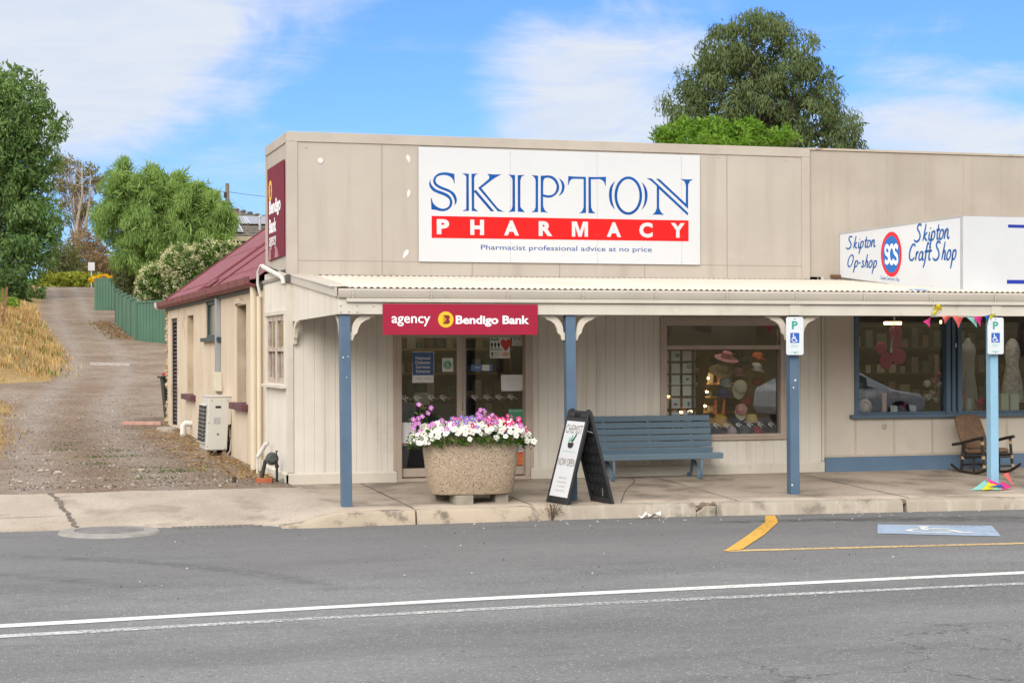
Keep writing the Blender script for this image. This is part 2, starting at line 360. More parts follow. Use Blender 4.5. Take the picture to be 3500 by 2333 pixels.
# ------------------------------------------------------------------ road
RZ = -.28
def asphalt(name, wear):
    m = bpy.data.materials.new(name); m.use_nodes = True; t = NT(m.node_tree)
    pos = t.new('ShaderNodeTexCoord').outputs['Object']
    big = t.noise(t.mapv(pos, (.35, 1, 1)), .7, 6, .6); mid = t.noise(pos, 6., 5, .7); fine = t.noise(pos, 95., 3, .75)
    px, py, pz = t.sep(pos)
    base = t.mix(t.ramp(big, .3, .7), (.112, .114, .118), (.178, .180, .184))
    # parking lane next to the kerb: older, finer, browner seal
    lane = t.ramp(t.math('ADD', py, t.math('MULTIPLY', t.math('SUBTRACT', big, .5), .5)), -7.6, -6.8)
    base = t.mix(t.math('MULTIPLY', lane, .6), base, (.142, .138, .138))
    base = t.mix(t.math('MULTIPLY', t.ramp(mid, .48, .7), .28), base, (.10, .10, .103))
    base = t.mix(t.math('MULTIPLY', t.ramp(fine, .5, .75), .55), base, (.075, .075, .078))
    base = t.mix(t.math('MULTIPLY', t.ramp(t.noise(pos, 70., 2, .6), .60, .72), .30), base, (.33, .33, .33))
    base = t.mix(t.math('MULTIPLY', t.ramp(t.noise(pos, 24., 5, .8), .50, .66), .42), base, (.062, .062, .064))
    base = t.mix(t.math('MULTIPLY', t.ramp(t.noise(pos, 31., 4, .8), .52, .66), .30), base, (.27, .27, .27))
    base = t.mix(t.math('MULTIPLY', t.ramp(t.noise(t.mapv(pos, (.5, 1.6, 1), loc=(4, 2, 0)), 1.1, 6, .7), .52, .64), .32), base, (.092, .092, .096))
    vo = t.vor(pos, .75); voc = t.sep(vo.outputs['Color'])
    base = t.mix(t.math('MULTIPLY', t.math('MULTIPLY', t.ramp(voc[0], .72, .74), t.ramp(t.math('ADD', vo.outputs['Distance'], t.math('MULTIPLY', mid, .12)), .20, .09)), .5), base, (.07, .068, .066))
    # pale chips of stone, denser in the running lane
    v = t.vor(pos, 46.); vc = t.sep(v.outputs['Color'])
    chip = t.math('MULTIPLY', t.ramp(vc[0], .80, .82), t.ramp(v.outputs['Distance'], .34, .22))
    base = t.mix(t.math('MULTIPLY', chip, t.math('SUBTRACT', .62, t.math('MULTIPLY', lane, .5))), base, (.50, .49, .47))
    v2 = t.vor(pos, 14.); vc2 = t.sep(v2.outputs['Color'])
    base = t.mix(t.math('MULTIPLY', t.ramp(vc2[1], .965, .97), t.ramp(v2.outputs['Distance'], .22, .14)), base, (.035, .033, .03))
    # tyre marks sweeping off the driveway and along the bay
    for cx, cy, r0, w, lo, hi, am in ((-6.4, -9.6, 4.6, .11, -7.5, -3.0, .5), (-6.4, -9.6, 5.9, .12, -8.2, -3.0, .55), (4.2, -10.6, 7.1, .13, -6.2, -3.2, 1.), (5.3, -10.9, 7.3, .17, -6., -3.2, 1.)):
        d = t.math('SQRT', t.math('ADD', t.math('POWER', t.math('SUBTRACT', px, cx), 2.), t.math('POWER', t.math('SUBTRACT', py, cy), 2.)))
        k = t.ramp(t.math('ABSOLUTE', t.math('SUBTRACT', t.math('ADD', d, t.math('MULTIPLY', mid, .2)), r0)), w*2.1, w*.2)
        k = t.math('MULTIPLY', k, t.math('MULTIPLY', t.ramp(py, lo, lo+.8), t.ramp(px, cx-.3, cx+.5)))
        base = t.mix(t.math('MULTIPLY', k, t.math('MULTIPLY', am, t.ramp(mid, .3, .62))), base, (.07, .07, .072))
    # long faint longitudinal wheel polish
    for y0, w in ((-10.9, .5), (-4.6, .7)):
        k = t.ramp(t.math('ABSOLUTE', t.math('SUBTRACT', py, y0)), w, w*.2); base = t.mix(t.math('MULTIPLY', k, .22), base, (.125, .125, .13))
    # cracks in the near right of the carriageway
    cv = t.vor(t.mapv(t.math and pos, (1, 1, 1)), .8, 'DISTANCE_TO_EDGE')
    wob = t.new('ShaderNodeVectorMath', operation='ADD'); t.put(wob.inputs[0], pos)
    nn = t.new('ShaderNodeTexNoise'); t.put(nn.inputs['Vector'], pos); nn.inputs['Scale'].default_value = 5; nn.inputs['Detail'].default_value = 5
    sc_ = t.new('ShaderNodeVectorMath', operation='SCALE'); t.put(sc_.inputs[0], nn.outputs['Color']); sc_.inputs['Scale'].default_value = .55; t.put(wob.inputs[1], sc_.outputs[0])
    t.put(cv.inputs['Vector'], wob.outputs[0])
    crk = t.math('MULTIPLY', t.ramp(cv.outputs['Distance'], .011, .004), t.ramp(t.math('SUBTRACT', t.math('MULTIPLY', px, .5), t.math('ADD', py, 11.9)), -.2, .5))
    crk = t.math('MULTIPLY', crk, t.ramp(t.noise(pos, .9, 2), .46, .54))
    base = t.mix(t.math('MULTIPLY', crk, .6), base, (.03, .03, .03))
    b = t.new('ShaderNodeBsdfPrincipled'); t.put(b.inputs['Base Color'], base); b.inputs['Roughness'].default_value = .9; b.inputs['Specular IOR Level'].default_value = .2
    bn = t.new('ShaderNodeBump'); bn.inputs['Strength'].default_value = .55; bn.inputs['Distance'].default_value = .006
    t.put(bn.inputs['Height'], t.math('ADD', fine, t.math('MULTIPLY', mid, .4))); t.put(b.inputs['Normal'], bn.outputs[0])
    t.put(t.new('ShaderNodeOutputMaterial').inputs[0], b.outputs[0]); return m
M_ASPH = asphalt('asphalt', 0)
mb = MB(); xr = lin(-60, 60, 25)
mb.add([(x, y, RZ) for y in (-25.5, -1.4) for x in xr], [(i, i+1, 25+i+1, 25+i) for i in range(24)])
tag(mb.build('road', M_ASPH), kind='structure')
def paint(name, c, wear, worn_c=(.16, .16, .165), vs=30.):
    m = bpy.data.materials.new(name); m.use_nodes = True; t = NT(m.node_tree)
    pos = t.new('ShaderNodeTexCoord').outputs['Object']
    n = t.noise(pos, vs, 6, .75); n2 = t.noise(pos, .8, 4, .6)
    f = t.ramp(t.math('ADD', n, t.math('MULTIPLY', t.math('SUBTRACT', n2, .5), .35)), wear-.06, wear+.06)
    d = t.new('ShaderNodeBsdfPrincipled'); d.inputs['Roughness'].default_value = .75
    t.put(d.inputs['Base Color'], t.mix(t.ramp(t.noise(pos, 9., 5), .3, .7), c, tuple(x*.84 for x in c)))
    tr = t.new('ShaderNodeBsdfTransparent'); mx = t.new('ShaderNodeMixShader')
    t.put(mx.inputs[0], f); t.put(mx.inputs[1], d.outputs[0]); t.put(mx.inputs[2], tr.outputs[0])
    t.put(t.new('ShaderNodeOutputMaterial').inputs[0], mx.outputs[0]); return m
def strip(name, m, a, b, z=RZ+.004):
    n = len(a); mb = MB(); mb.add([(x, y, z) for x, y in a]+[(x, y, z) for x, y in b], [(i, i+1, n+i+1, n+i) for i in range(n-1)])
    return tag(mb.build(name, m), kind='structure')
M_WHITE, M_FADE = paint('road_white', (.62, .62, .60), .62), paint('road_white_worn', (.50, .50, .49), .505, vs=45)
M_YEL = paint('road_yellow', (.62, .34, .045), .60); M_YEL2 = paint('road_yellow_worn', (.55, .38, .17), .56)
def wl(off, w):
    px = [-30, -3.59, .375, 5.1, 30]; py = [-10.6, -9.10, -8.76, -8.64, -8.2]
    X = lin(-30, 30, 61); return [(x, float(np.interp(x, px, py))-off) for x in X], [(x, float(np.interp(x, px, py))-off-w+.012*math.sin(x*5)) for x in X]
strip('road_edge_line', M_WHITE, *wl(0, .165))
strip('faded_road_line', M_FADE, *[[(x, y-.02*(x+3.6)*.9) for x, y in e] for e in wl(.50, .13)])
strip('parking_bay_line', M_YEL2, [(3.26, -6.27), (6.4, -6.57), (20, -7.87)], [(3.25, -6.41), (6.4, -6.70), (20, -8.0)])
strip('parking_bay_end_line', M_YEL, [(3.22, -6.40), (4.05, -5.1), (4.85, -3.8), (5.19, -3.06)], [(3.46, -6.295), (4.24, -5.1), (4.99, -3.85), (5.31, -3.07)], RZ+.008)
# accessible bay emblem, lying on the road with its head towards the kerb side
BU = ((5.95, -4.41), (7.074, -4.958), (6.556, -5.979), (5.47, -5.305))
M_BLUE = paint('road_blue', (.27, .34, .45), .63)
mb = MB(); mb.add([(x, y, RZ+.005) for x, y in BU], [(0, 1, 2, 3)]); tag(mb.build('accessible_bay_square', M_BLUE), kind='structure')
def wheelchair(k=1., ox=0., oy=0., sx=1.):
    """the access symbol in a unit square"""
    P = [ring(.36, .88, .072, 16)]
    P.append(stroke([(.35, .80), (.36, .62), (.37, .47), (.50, .46), (.62, .46), (.70, .30), (.755, .18), (.86, .22)], [.10, .09, .085, .085, .085, .085, .085, .08], 4))
    P.append(stroke([(.36, .65), (.50, .645), (.62, .645)], .07, 3))
    P.append(stroke([(.305, .545)] + [(.42+.235*math.cos(R(a)), .335+.235*math.sin(R(a))) for a in (130, 160, 190, 220, 250, 280, 310, 335)], .068, 4))
    return [[(ox+a*k*sx, oy+b*k) for a, b in p] for p in P]
# ------------------------------------------------------------------ footpath, crossing, kerb
M_CONC = mat('footpath_concrete', (.44, .37, .30), .85, (.32, .265, .212), 1.2, bump=.7, bs=55, dirt=((.15, .125, .10), .65, 1.2, .5), fine=.35, fs=45)
M_CROSS = mat('crossing_concrete', (.41, .352, .292), .88, (.325, .275, .222), 1.1, bump=.8, bs=45, dirt=((.215, .175, .14), .7, 1.7, .52), fine=.4, fs=42)
M_KERB = mat('kerb_concrete', (.40, .36, .30), .85, (.33, .285, .225), 1.2, bump=.6, bs=50, dirt=((.13, .115, .095), .7, 3., .54), streak=((.50, .46, .40), .5, 9.), fine=.2)
M_KERBOLD = mat('old_kerb_concrete', (.46, .38, .29), .9, (.37, .31, .24), 2., bump=.8, bs=45, dirt=((.11, .095, .08), .8, 4., .5), fine=.3)
KT = [(-.25, -2.80), (.7, -2.72), (3.0, -2.72), (4.4, -2.79), (5.6, -2.92), (8.6, -3.2), (14, -3.7), (40, -6)]
def kty(x): return float(np.interp(x, [a for a, b in KT], [b for a, b in KT]))
def kend(x): k = max(0, min(1, (x+.5)/.65)); return k*k*(3-2*k)
def ftop(x):   # front edge (y, z) of the paving at x
    if x >= -.6:
        y = kty(x)+.13+.25*max(0, -.1-x); return y, .045*y*kend(x)+(RZ+.03)*(1-kend(x))
    if x <= -.75: return (-2.26+.03*(x+.75)*-1-.10*min(1, (x+3.6)/-2 if x < -3.6 else 0), RZ+.012)
    return (-2.4, RZ+.02)
xs = lin(-30, -4, 14)+lin(-3.6, .6, 43)+lin(.9, 16, 40)+[40]; NR = 9
vs = []; fs = []
for x in xs:
    yf, zf = ftop(x); yb = .45 if x < -.05 else .0
    for j in range(NR):
        k = j/(NR-1)
        if x < .25:
            yk = yf + (-.38-yf)*min(1, k/.75) if k < .75 else -.38+(yb+.38)*(k-.75)/.25
            kk = min(1, k/.75); z = zf + (-.003-zf)*(kk*(1.25-.25*kk) if x < -.7 else kk)
            z = min(z, -.003)
        else: yk = yf+(yb-yf)*k; z = .045*yk-.002
        vs.append((x, yk, z))
n0 = len(vs)
vs += [(x, ftop(x)[0]-.004, RZ-.06) for x in xs]
for i in range(len(xs)-1):
    for j in range(NR-1): fs.append((i*NR+j, (i+1)*NR+j, (i+1)*NR+j+1, i*NR+j+1))
    fs.append((n0+i, n0+i+1, (i+1)*NR, i*NR))
mb = MB(); mb.v = vs
for f in fs:
    cx = sum(vs[i][0] for i in f)/4; mb.f.append(f); mb.mi.append(1 if cx < .12 else 0)
tag(mb.build('footpath', [M_CONC, M_CROSS], smooth='all', fixn=False), kind='structure')
# joints and cracks sawn in the paving: dark filled strips 4 mm proud
M_JOINT = mat('joint_grime', (.09, .075, .06), .95, (.16, .135, .11), 9.)
def joint(pts, w, wob=.006, zf=lambda x, y: .045*y+.003):
    P = smooth2(pts, 8); mb = MB(); a = []; b = []
    for i, (x, y) in enumerate(P):
        p, q = P[max(i-1, 0)], P[min(i+1, len(P)-1)]; dx, dy = q[0]-p[0], q[1]-p[1]; l = math.hypot(dx, dy) or 1
        ww = w*(.6+.8*rnd.random())/2; o = wob*(rnd.random()-.5)*2
        a.append((x-dy/l*(ww+o), y+dx/l*(ww+o), zf(x, y))); b.append((x+dy/l*(ww-o), y-dx/l*(ww-o), zf(x, y)))
    n = len(a); mb.add(a+b, [(i, i+1, n+i+1, n+i) for i in range(n-1)]); return mb
def cross_z(x, y):
    yf, zf = ftop(x); kk = max(0, min(1, (y-yf)/(-.38-yf))); return zf+(-.003-zf)*(kk*(1.25-.25*kk) if x < -.7 else kk)+.006
JN = MB()
for p, w in (([(1.02, -2.58), (.98, -1.3), (.93, -.03)], .02), ([(2.45, -2.58), (2.40, -1.3), (2.36, -.03)], .016), ([(3.55, -2.58), (4.0, -1.5), (4.45, -.6), (4.6, -.1)], .014), ([(5.0, -2.7), (4.95, -1.2), (4.9, -.03)], .014), ([(7.2, -2.9), (7.1, -1.5), (7.02, -.03)], .016), ([(9.6, -3.1), (9.5, -1.5), (9.4, -.03)], .016)):
    j = joint(p, w); JN.add(j.v, j.f)
for x0, x1 in ((.3, 5), (5, 13)):
    j = joint([(x0, kty(x0)+.55), ((x0+x1)/2, kty((x0+x1)/2)+.55), (x1, kty(x1)+.55)], .012, .004); JN.add(j.v, j.f)
j = joint([(-2.93, -.42), (-2.86, -.9), (-2.82, -1.3), (-2.76, -1.8), (-2.72, -2.2)], .055, .02, cross_z); JN.add(j.v, j.f)
j = joint([(-6, -1.62), (-4.5, -1.64), (-3.6, -1.65), (-2.84, -1.62)], .012, .004, cross_z); JN.add(j.v, j.f)
tag(JN.build('footpath_joints', M_JOINT, fixn=False), kind='structure')
# kerb: segments with open joints, bevelled nose
def kerb_seg(xa, xb, m, nose=.045):
    mb = MB(); n = max(2, int((xb-xa)/.12)); ring_ = None; first = None
    for i in range(n+1):
        x = xa+(xb-xa)*i/n; y = kty(x)+.25*max(0, -.1-x); zt = (.045*(y+.12)+.002)*kend(x)+(RZ+.035)*(1-kend(x)); nose = min(.045, max(.016, (zt-RZ)*.4))
        pr = [(y+.135, zt), (y+.02, zt-.004), (y-.012, zt-.014), (y-.028, zt-nose), (y-.055, RZ-.12), (y+.135, RZ-.12)]
        k = len(mb.v); mb.v += [(x, a, b) for a, b in pr]; q = len(pr)
        if ring_ is not None:
            for j in range(q): mb.f.append([ring_+j, ring_+(j+1) % q, k+(j+1) % q, k+j]); mb.mi.append(0)
        else: mb.f.append(list(range(k, k+q))); mb.mi.append(0)
        ring_ = k
    mb.f.append(list(range(ring_, ring_+q))[::-1]); mb.mi.append(0)
    return tag(mb.build('kerb', m, smooth=True), kind='structure')
for a, b, mm in ((-.52, 1.0, M_KERBOLD), (1.022, 2.62, M_KERBOLD), (2.632, 4.40, M_KERB), (4.66, 7.0, M_KERB), (7.05, 9.6, M_KERB), (9.62, 12.2, M_KERB), (12.22, 20, M_KERB)): kerb_seg(a, b, mm)
# broken kerb piece and rubble between two segments
def rock(c, r, seed, squash=.7):
    q = random.Random(seed); mb = MB(); mb.ball((0, 0, 0), r, r*(.6+.5*q.random()), r*squash, 7, 5)
    mb.v = [(c[0]+x*(.75+.5*q.random()), c[1]+y*(.75+.5*q.random()), c[2]+z*(.75+.5*q.random())) for x, y, z in mb.v]; return mb
M_RUB = mat('broken_concrete', (.27, .205, .15), .95, (.13, .10, .075), 14., bump=1, bs=60)
mb = MB(); y4 = kty(4.5); mb.prism([(4.41, RZ-.1), (4.405, -.235), (4.45, -.215), (4.5, -.175), (4.56, -.16), (4.652, -.165), (4.652, RZ-.1)], (0, y4-.045, 0), (1, 0, 0), (0, 0, 1), (0, 1, 0), 0, .17)
tag(mb.build('kerb', M_KERB, bevel=.012), kind='structure')
mb = MB()
for i in range(26):
    x = 4.41+.24*rnd.random(); r_ = rock((x, y4+.0+.11*rnd.random(), -.165-.06*max(0, (4.5-x)*8)+.02*rnd.random()), .018+.02*rnd.random(), i); mb.add(r_.v, r_.f)
tag(mb.build('kerb_rubble', M_RUB), kind='stuff')
mb = MB()
for i in range(9):
    r_ = rock((7.0+.05*rnd.random(), kty(7)-.03+.1*rnd.random(), -.145-.03*rnd.random()), .014+.018*rnd.random(), 50+i); mb.add(r_.v, r_.f)
tag(mb.build('kerb_rubble', M_RUB), kind='stuff')
# ------------------------------------------------------------------ pit cover and grate
M_IRON = mat('cast_iron', (.19, .175, .17), .7, (.14, .13, .125), 6., bump=.6, bs=90)
M_SURR = mat('pit_surround', (.27, .26, .24), .9, (.21, .20, .185), 5., bump=.6, bs=60)
pc = thing('manhole_cover', 'round iron pit cover in a concrete ring at the edge of the road', 'manhole cover', (-2.39, -2.60, RZ+.004))
mb = MB(); n = 48
for r0, r1, z0, z1 in ((.36, .535, .028, .006),):
    mb.add([(-2.39+r*math.cos(2*math.pi*i/n), -2.60+r*1.16*math.sin(2*math.pi*i/n), RZ+z) for r, z in ((.55, 0), (.53, .02), (.372, .03), (.368, -.01)) for i in range(n)], [(j*n+i, j*n+(i+1) % n, (j+1)*n+(i+1) % n, (j+1)*n+i) for j in range(3) for i in range(n)])
mb.build('surround', M_SURR, pc)
mb = MB(); mb.lathe([(.01, .0), (.36, .0), (.36, .024), (.35, .027), (.01, .027)], n, (-2.39, -2.60, RZ), 1, 1.16)
for i in range(-7, 8):
    h = math.sqrt(max(0, .33**2-(i*.044)**2)); mb.box(-2.39+i*.044-.008, -2.39+i*.044+.008, -2.60-h*1.16, -2.60+h*1.16, RZ+.0255, RZ+.031)
mb.build('lid', M_IRON, pc)
mb = MB()
for i in range(16): mb.box(-1.66+i*.062, -1.63+i*.062, -2.44, -2.30, RZ-.02, RZ+.012)
mb.box(-1.68, -.69, -2.46, -2.44, RZ-.02, RZ+.014); mb.box(-1.68, -.69, -2.30, -2.28, RZ-.02, RZ+.014)
tag(mb.build('drain_grate', M_IRON, loc=(-1.2, -2.38, RZ)), 'rusty slotted drain grate along the edge of the concrete crossing', 'drain grate')
# access symbol on the bay square
def bu(u, v):
    a, b, c, d = BU; return np.array(((d[0]*(1-u)+c[0]*u)*(1-v)+(a[0]*(1-u)+b[0]*u)*v, (d[1]*(1-u)+c[1]*u)*(1-v)+(a[1]*(1-u)+b[1]*u)*v, RZ+.009))
tag(shape(wheelchair(.78, .12, .1), lambda a, b: bu(a, b), M_WHITE, None, 'accessible_bay_symbol'), kind='structure')
# ------------------------------------------------------------------ loose bits on the ground
M_STONE = mat('pale_stone', (.45, .40, .33), .9, (.33, .28, .22), 3., bump=.5)
def surf_z(x, y):
    if y < -2.75 or (x < -.7 and y < ftop(x)[0]): return RZ
    if y > -.3: return gz(x, y)
    return cross_z(x, y) if x < .25 else .045*y
for i, (x, y, r) in enumerate([(-2.74, 2.45, .055), (-2.95, 2.9, .05), (-2.85, 3.2, .03), (-3.25, 1.1, .035), (-2.6, 1.0, .04), (-1.62, 2.6, .05), (-1.5, 1.2, .03), (-2.25, 1.35, .03)]):
    tag(rock((0, 0, r*.25), r, 100+i, .45).build('stone', M_STONE, loc=(x, y, gz(x, y)), smooth=True, local=True), 'pale loose stone lying on the gravel driveway near the concrete crossing', 'stone', 'pale stones on the driveway')
mb = MB(); q = random.Random(3)
for i in range(7000):
    y = .0+24*q.random()**1.7; x = -3.4+3.3*q.random(); r = .006+.021*q.random()**3
    z = gz(x, y); a = q.random()*6; s_ = .6+.8*q.random()
    mb.add([(x+r*math.cos(a), y+r*math.sin(a), z), (x+r*math.cos(a+2.1)*s_, y+r*math.sin(a+2.1)*s_, z), (x+r*math.cos(a+4.2), y+r*math.sin(a+4.2), z), (x, y, z+r*.8)], [(0, 1, 3), (1, 2, 3), (2, 0, 3)]); mb.mi[-3:] = [q.choice((0, 0, 1, 2, 2, 3, 3))]*3
tag(mb.build('gravel', [mat('gravel_grey', (.22, .20, .18), .9), mat('gravel_pale', (.40, .36, .31), .9), mat('gravel_dark', (.07, .06, .055), .9), mat('gravel_brown', (.19, .125, .08), .9)], fixn=False), kind='stuff')
mb = MB()
for i in range(170):
    x = -3.6+13*q.random(); y = -3.2-6.3*q.random(); r = .004+.009*q.random()**2
    a = q.random()*6; mb.add([(x+r*math.cos(a), y+r*math.sin(a), RZ), (x+r*math.cos(a+2.1), y+r*math.sin(a+2.1), RZ), (x+r*math.cos(a+4.2), y+r*math.sin(a+4.2), RZ), (x, y, RZ+r*.9)], [(0, 1, 3), (1, 2, 3), (2, 0, 3)]); mb.mi[-3:] = [q.choice((1, 1, 0))]*3
for i in range(60):
    x = 1.6+7*q.random(); y = kty(x)-.1-.9*q.random()**2; a = q.random()*3; l = .01+.025*q.random(); z = RZ+.004
    mb.add([(x, y, z), (x+l*math.cos(a), y+l*math.sin(a), z+.006), (x+l*math.cos(a)-.01, y+l*math.sin(a)+.012, z+.006), (x-.01, y+.012, z)], [(0, 1, 2, 3)]); mb.mi[-1] = 0
tag(mb.build('loose_chips', [mat('chip_pale', (.55, .53, .5), .9), mat('chip_dark', (.03, .028, .026), .9)], fixn=False), kind='stuff')
M_PAPER = mat('white_paper', (.70, .68, .66), .8)
for x, y, a, lb in ((3.72, kty(3.7)-.16, .4, 'larger crumpled piece of white paper litter against the kerb'), (3.86, kty(3.9)-.12, -.5, 'folded white paper scrap beside the crumpled paper at the kerb')):
    mb = MB(); c_, s_ = math.cos(a), math.sin(a)
    mb.add([(u*c_-v*s_, u*s_+v*c_, w) for u, v, w in ((-.08, -.03, .004), (0, -.04, .055), (.07, -.02, .03), (.06, .05, .075), (-.01, .04, .02), (-.09, .03, .045))], [(0, 1, 4, 5), (1, 2, 3, 4)])
    tag(mb.build('paper_litter', M_PAPER, loc=(x, y, RZ+.004), local=True), lb, 'litter')
M_PLANK = mat('weathered_plank', (.42, .38, .36), .9, (.30, .26, .24), 8., mapsc=(.3, 4, 4)); M_PINK = mat('pink_plank', (.52, .33, .27), .85, (.42, .24, .19), 6.)
def plank(a, b, h, m, lb):
    p = Vector((*a, gz(*a)+h/2)); q_ = Vector((*b, gz(*b)+h/2)); mb = MB(); mb.bar(p, q_, .10, h)
    tag(mb.build('plank', m, loc=p, bevel=.01), lb, 'plank')
plank((-.42, 36.05), (.80, 35.7), .10, M_PLANK, 'grey weathered plank lying across the far part of the gravel driveway')
plank((-.93, 15.35), (-.16, 15.12), .075, M_PINK, 'pinkish painted plank lying on the gravel beside the rear building corner')
# ================================================================== the pharmacy
SKIPTON = [[477,1144,401,1157,336,1160,272,1147,220,1112,194,1066,194,1027,217,988,266,955,336,928,406,902,452,857,475,807,481,767,475,731,502,768,508,813,496,858,464,903,400,941,324,968,260,997,231,1027,224,1061,240,1095,278,1117,331,1126,389,1119,435,1095,462,1061,472,1019,480,1019],[159,1068,141,1031,140,991,156,952,190,917,248,890,318,866,376,839,408,806,415,766,402,726,370,700,323,688,271,698,219,728,184,773,170,823,160,823,164,750,168,676,224,672,277,659,323,657,376,669,423,704,446,750,446,795,423,845,376,884,307,911,231,937,185,976,159,1020,156,1048],[579,1155,670,1150,670,668,582,663,619,682,635,720,636,1083,626,1122,605,1141],[707,1151,798,1156,764,1140,747,1108,743,1074,743,932,765,944,1014,667,966,668,743,916,742,733,754,694,798,663,710,667],[917,1155,1012,1150,1112,1154,1059,1124,988,1080,840,968,1023,756,1082,697,1147,664,1064,668,796,968,917,1067,944,1096,947,1127],[1201,1153,1299,1150,1299,670,1204,665,1242,689,1260,732,1263,778,1264,1064,1253,1109,1229,1140],[1336,1148,1434,1155,1393,1133,1378,1095,1372,1049,1371,769,1383,717,1433,666,1336,670],[1518,1156,1617,1148,1615,670,1518,666,1558,687,1578,727,1581,773,1582,1066,1572,1111,1548,1142],[1653,1149,1746,1156,1801,1151,1855,1121,1894,1067,1909,1004,1894,946,1854,899,1806,870,1764,862,1721,865,1685,874,1685,775,1694,724,1721,681,1757,666,1703,669,1651,670],[1707,1119,1746,1126,1794,1117,1837,1086,1867,1038,1871,998,1857,946,1824,910,1782,895,1739,894,1687,906,1687,1028,1692,1091],[1902,1130,1958,1086,1982,1035,1983,995,1966,942,1933,907,1898,883,1930,936,1945,988,1944,1034,1930,1080],[2036,1155,2104,1150,2282,1150,2282,671,2181,665,2218,685,2242,729,2249,787,2249,1121,2110,1120,2073,1106,2052,1077,2036,1033,2029,1033],[2317,1150,2409,1150,2565,1158,2562,1037,2555,1037,2544,1077,2519,1105,2470,1125,2352,1119,2353,789,2362,731,2383,691,2418,668,2317,669],[2695,1107,2648,1062,2617,1003,2606,933,2611,864,2632,795,2660,754,2690,724,2666,789,2651,853,2647,923,2654,1004,2673,1063],[3077,918,3074,873,3065,830,3050,789,3030,752,3006,720,2978,694,2947,674,2913,662,2879,657,2845,661,2812,672,2781,690,2753,715,2729,746,2710,782,2696,822,2687,865,2684,910,2687,954,2696,997,2711,1038,2730,1075,2755,1107,2783,1133,2814,1153,2847,1165,2881,1170,2915,1167,2948,1156,2979,1138,3007,1113,3031,1082,3051,1046,3065,1006,3074,963],[3039,917,3037,879,3029,841,3017,806,3002,774,2982,746,2959,724,2934,707,2908,696,2880,692,2853,695,2826,705,2801,721,2779,742,2759,769,2744,800,2732,835,2725,872,2723,910,2726,949,2733,986,2744,1021,2760,1053,2780,1081,2802,1104,2827,1121,2854,1131,2881,1135,2909,1133,2935,1123,2960,1107,2983,1086,3002,1059,3018,1028,3030,993,3037,956],[3070,1104,3116,1056,3147,992,3156,922,3147,852,3118,781,3068,722,3097,787,3112,851,3116,921,3110,985,3094,1049],[3140,1156,3216,1150,3739,702,3739,667,3727,670,3322,1014,3321,785,3331,739,3352,698,3393,665,3308,668,3221,666,3255,690,3280,738,3287,785,3288,1051,3210,1116],[3276,1150,3326,1148,3706,825,3709,1040,3700,1093,3678,1131,3625,1156,3725,1151,3812,1156,3772,1130,3747,1088,3742,1041,3740,753]]
BEIGE = (.50, .44, .37)
M_WALL = mat('cream_board_paint', (.63, .59, .525), .75, (.575, .535, .475), 1.2, bump=.15, bs=40, streak=((.36, .31, .25), .35, 7.), dirt=((.30, .25, .20), .35, 1.1, .6))
M_TRIM = mat('cream_trim_paint', (.57, .53, .465), .6, (.51, .475, .41), 2., bump=.15, bs=40, dirt=((.30, .26, .21), .35, 4., .6))
M_PLINTH = mat('cream_plinth', (.57, .53, .45), .7, (.51, .47, .395), 2., dirt=((.27, .22, .17), .5, 5., .58))
M_FASC = mat('taupe_cladding', (.415, .373, .325), .7, (.375, .335, .29), .8, bump=.8, bs=5, streak=((.29, .25, .21), .5, 4.), dirt=((.58, .53, .47), .25, .9, .6))
M_FASC2 = mat('taupe_cladding_older', (.405, .358, .303), .75, (.345, .303, .253), .9, bump=1, bs=4, streak=((.30, .25, .2), .45, 4.), dirt=((.30, .24, .18), .35, 2., .62))
M_GAP = mat('dark_gap', (.05, .045, .04), .9)
M_DARK = mat('dark_interior', (.028, .026, .024), .8, (.018, .017, .016), 2.)
M_FLOORIN = mat('shop_floor', (.10, .085, .07), .5)
M_ALU = mat('taupe_aluminium', (.42, .34, .28), .45, (.37, .30, .245), 3., spec=.5)
M_GLASS = glassmat('window_glass')
M_METAL = mat('satin_metal', (.45, .45, .45), .35, metal=.8)
M_SCREW = mat('screw_head', (.10, .095, .09), .6)
SH = thing('pharmacy_building', 'taupe single storey pharmacy with a tall flat parapet and cream boarded shopfront', 'shop', (3.7, .0, 0))
H0 = 2.70
DOOR = (1.41, 3.21, 0.0, 2.07); WIN = (5.085, 6.875, .50, 2.105)
def boards(mb, a0, a1, pitch, z0, z1, holes, put, d=.007, c=.006):
    """vertical V-jointed boards along a from a0 to a1; put(a, depth, z) maps to the world"""
    br = [a0]
    while br[-1]+pitch < a1-.02: br.append(br[-1]+pitch)
    br.append(a1)
    for i in range(len(br)-1):
        cuts = sorted({br[i], br[i+1]}|{h for H in holes for h in H[:2] if br[i] < h < br[i+1]})
        for u, v in zip(cuts, cuts[1:]):
            zz = [(z0, z1)]
            for H in holes:
                if H[0] <= u+1e-6 and H[1] >= v-1e-6:
                    zz = [(a, b) for p, q in zz for a, b in ((p, min(q, H[2])), (max(p, H[3]), q)) if b-a > .005]
            cl = c if u == br[i] else 0; cr = c if v == br[i+1] else 0
            for p, q in zz:
                pr = [(u, .03), (u, d if cl else 0), (u+cl, 0), (v-cr, 0), (v, d if cr else 0), (v, .03)]; n = len(mb.v); m = len(pr)
                mb.v += [put(a, e, p) for a, e in pr]+[put(a, e, q) for a, e in pr]
                mb.f += [[n+j, n+(j+1) % m, n+m+(j+1) % m, n+m+j] for j in range(m)]+[list(range(n, n+m)), list(range(n+m, n+2*m))]; mb.mi += [0]*(m+2)
mb = MB(); boards(mb, .075, 7.44, .1355, .14, H0, [DOOR, WIN], lambda a, e, z: (a, e, z)); mb.build('front_wall', M_WALL, SH)
mb = MB()   # masonry behind the boards
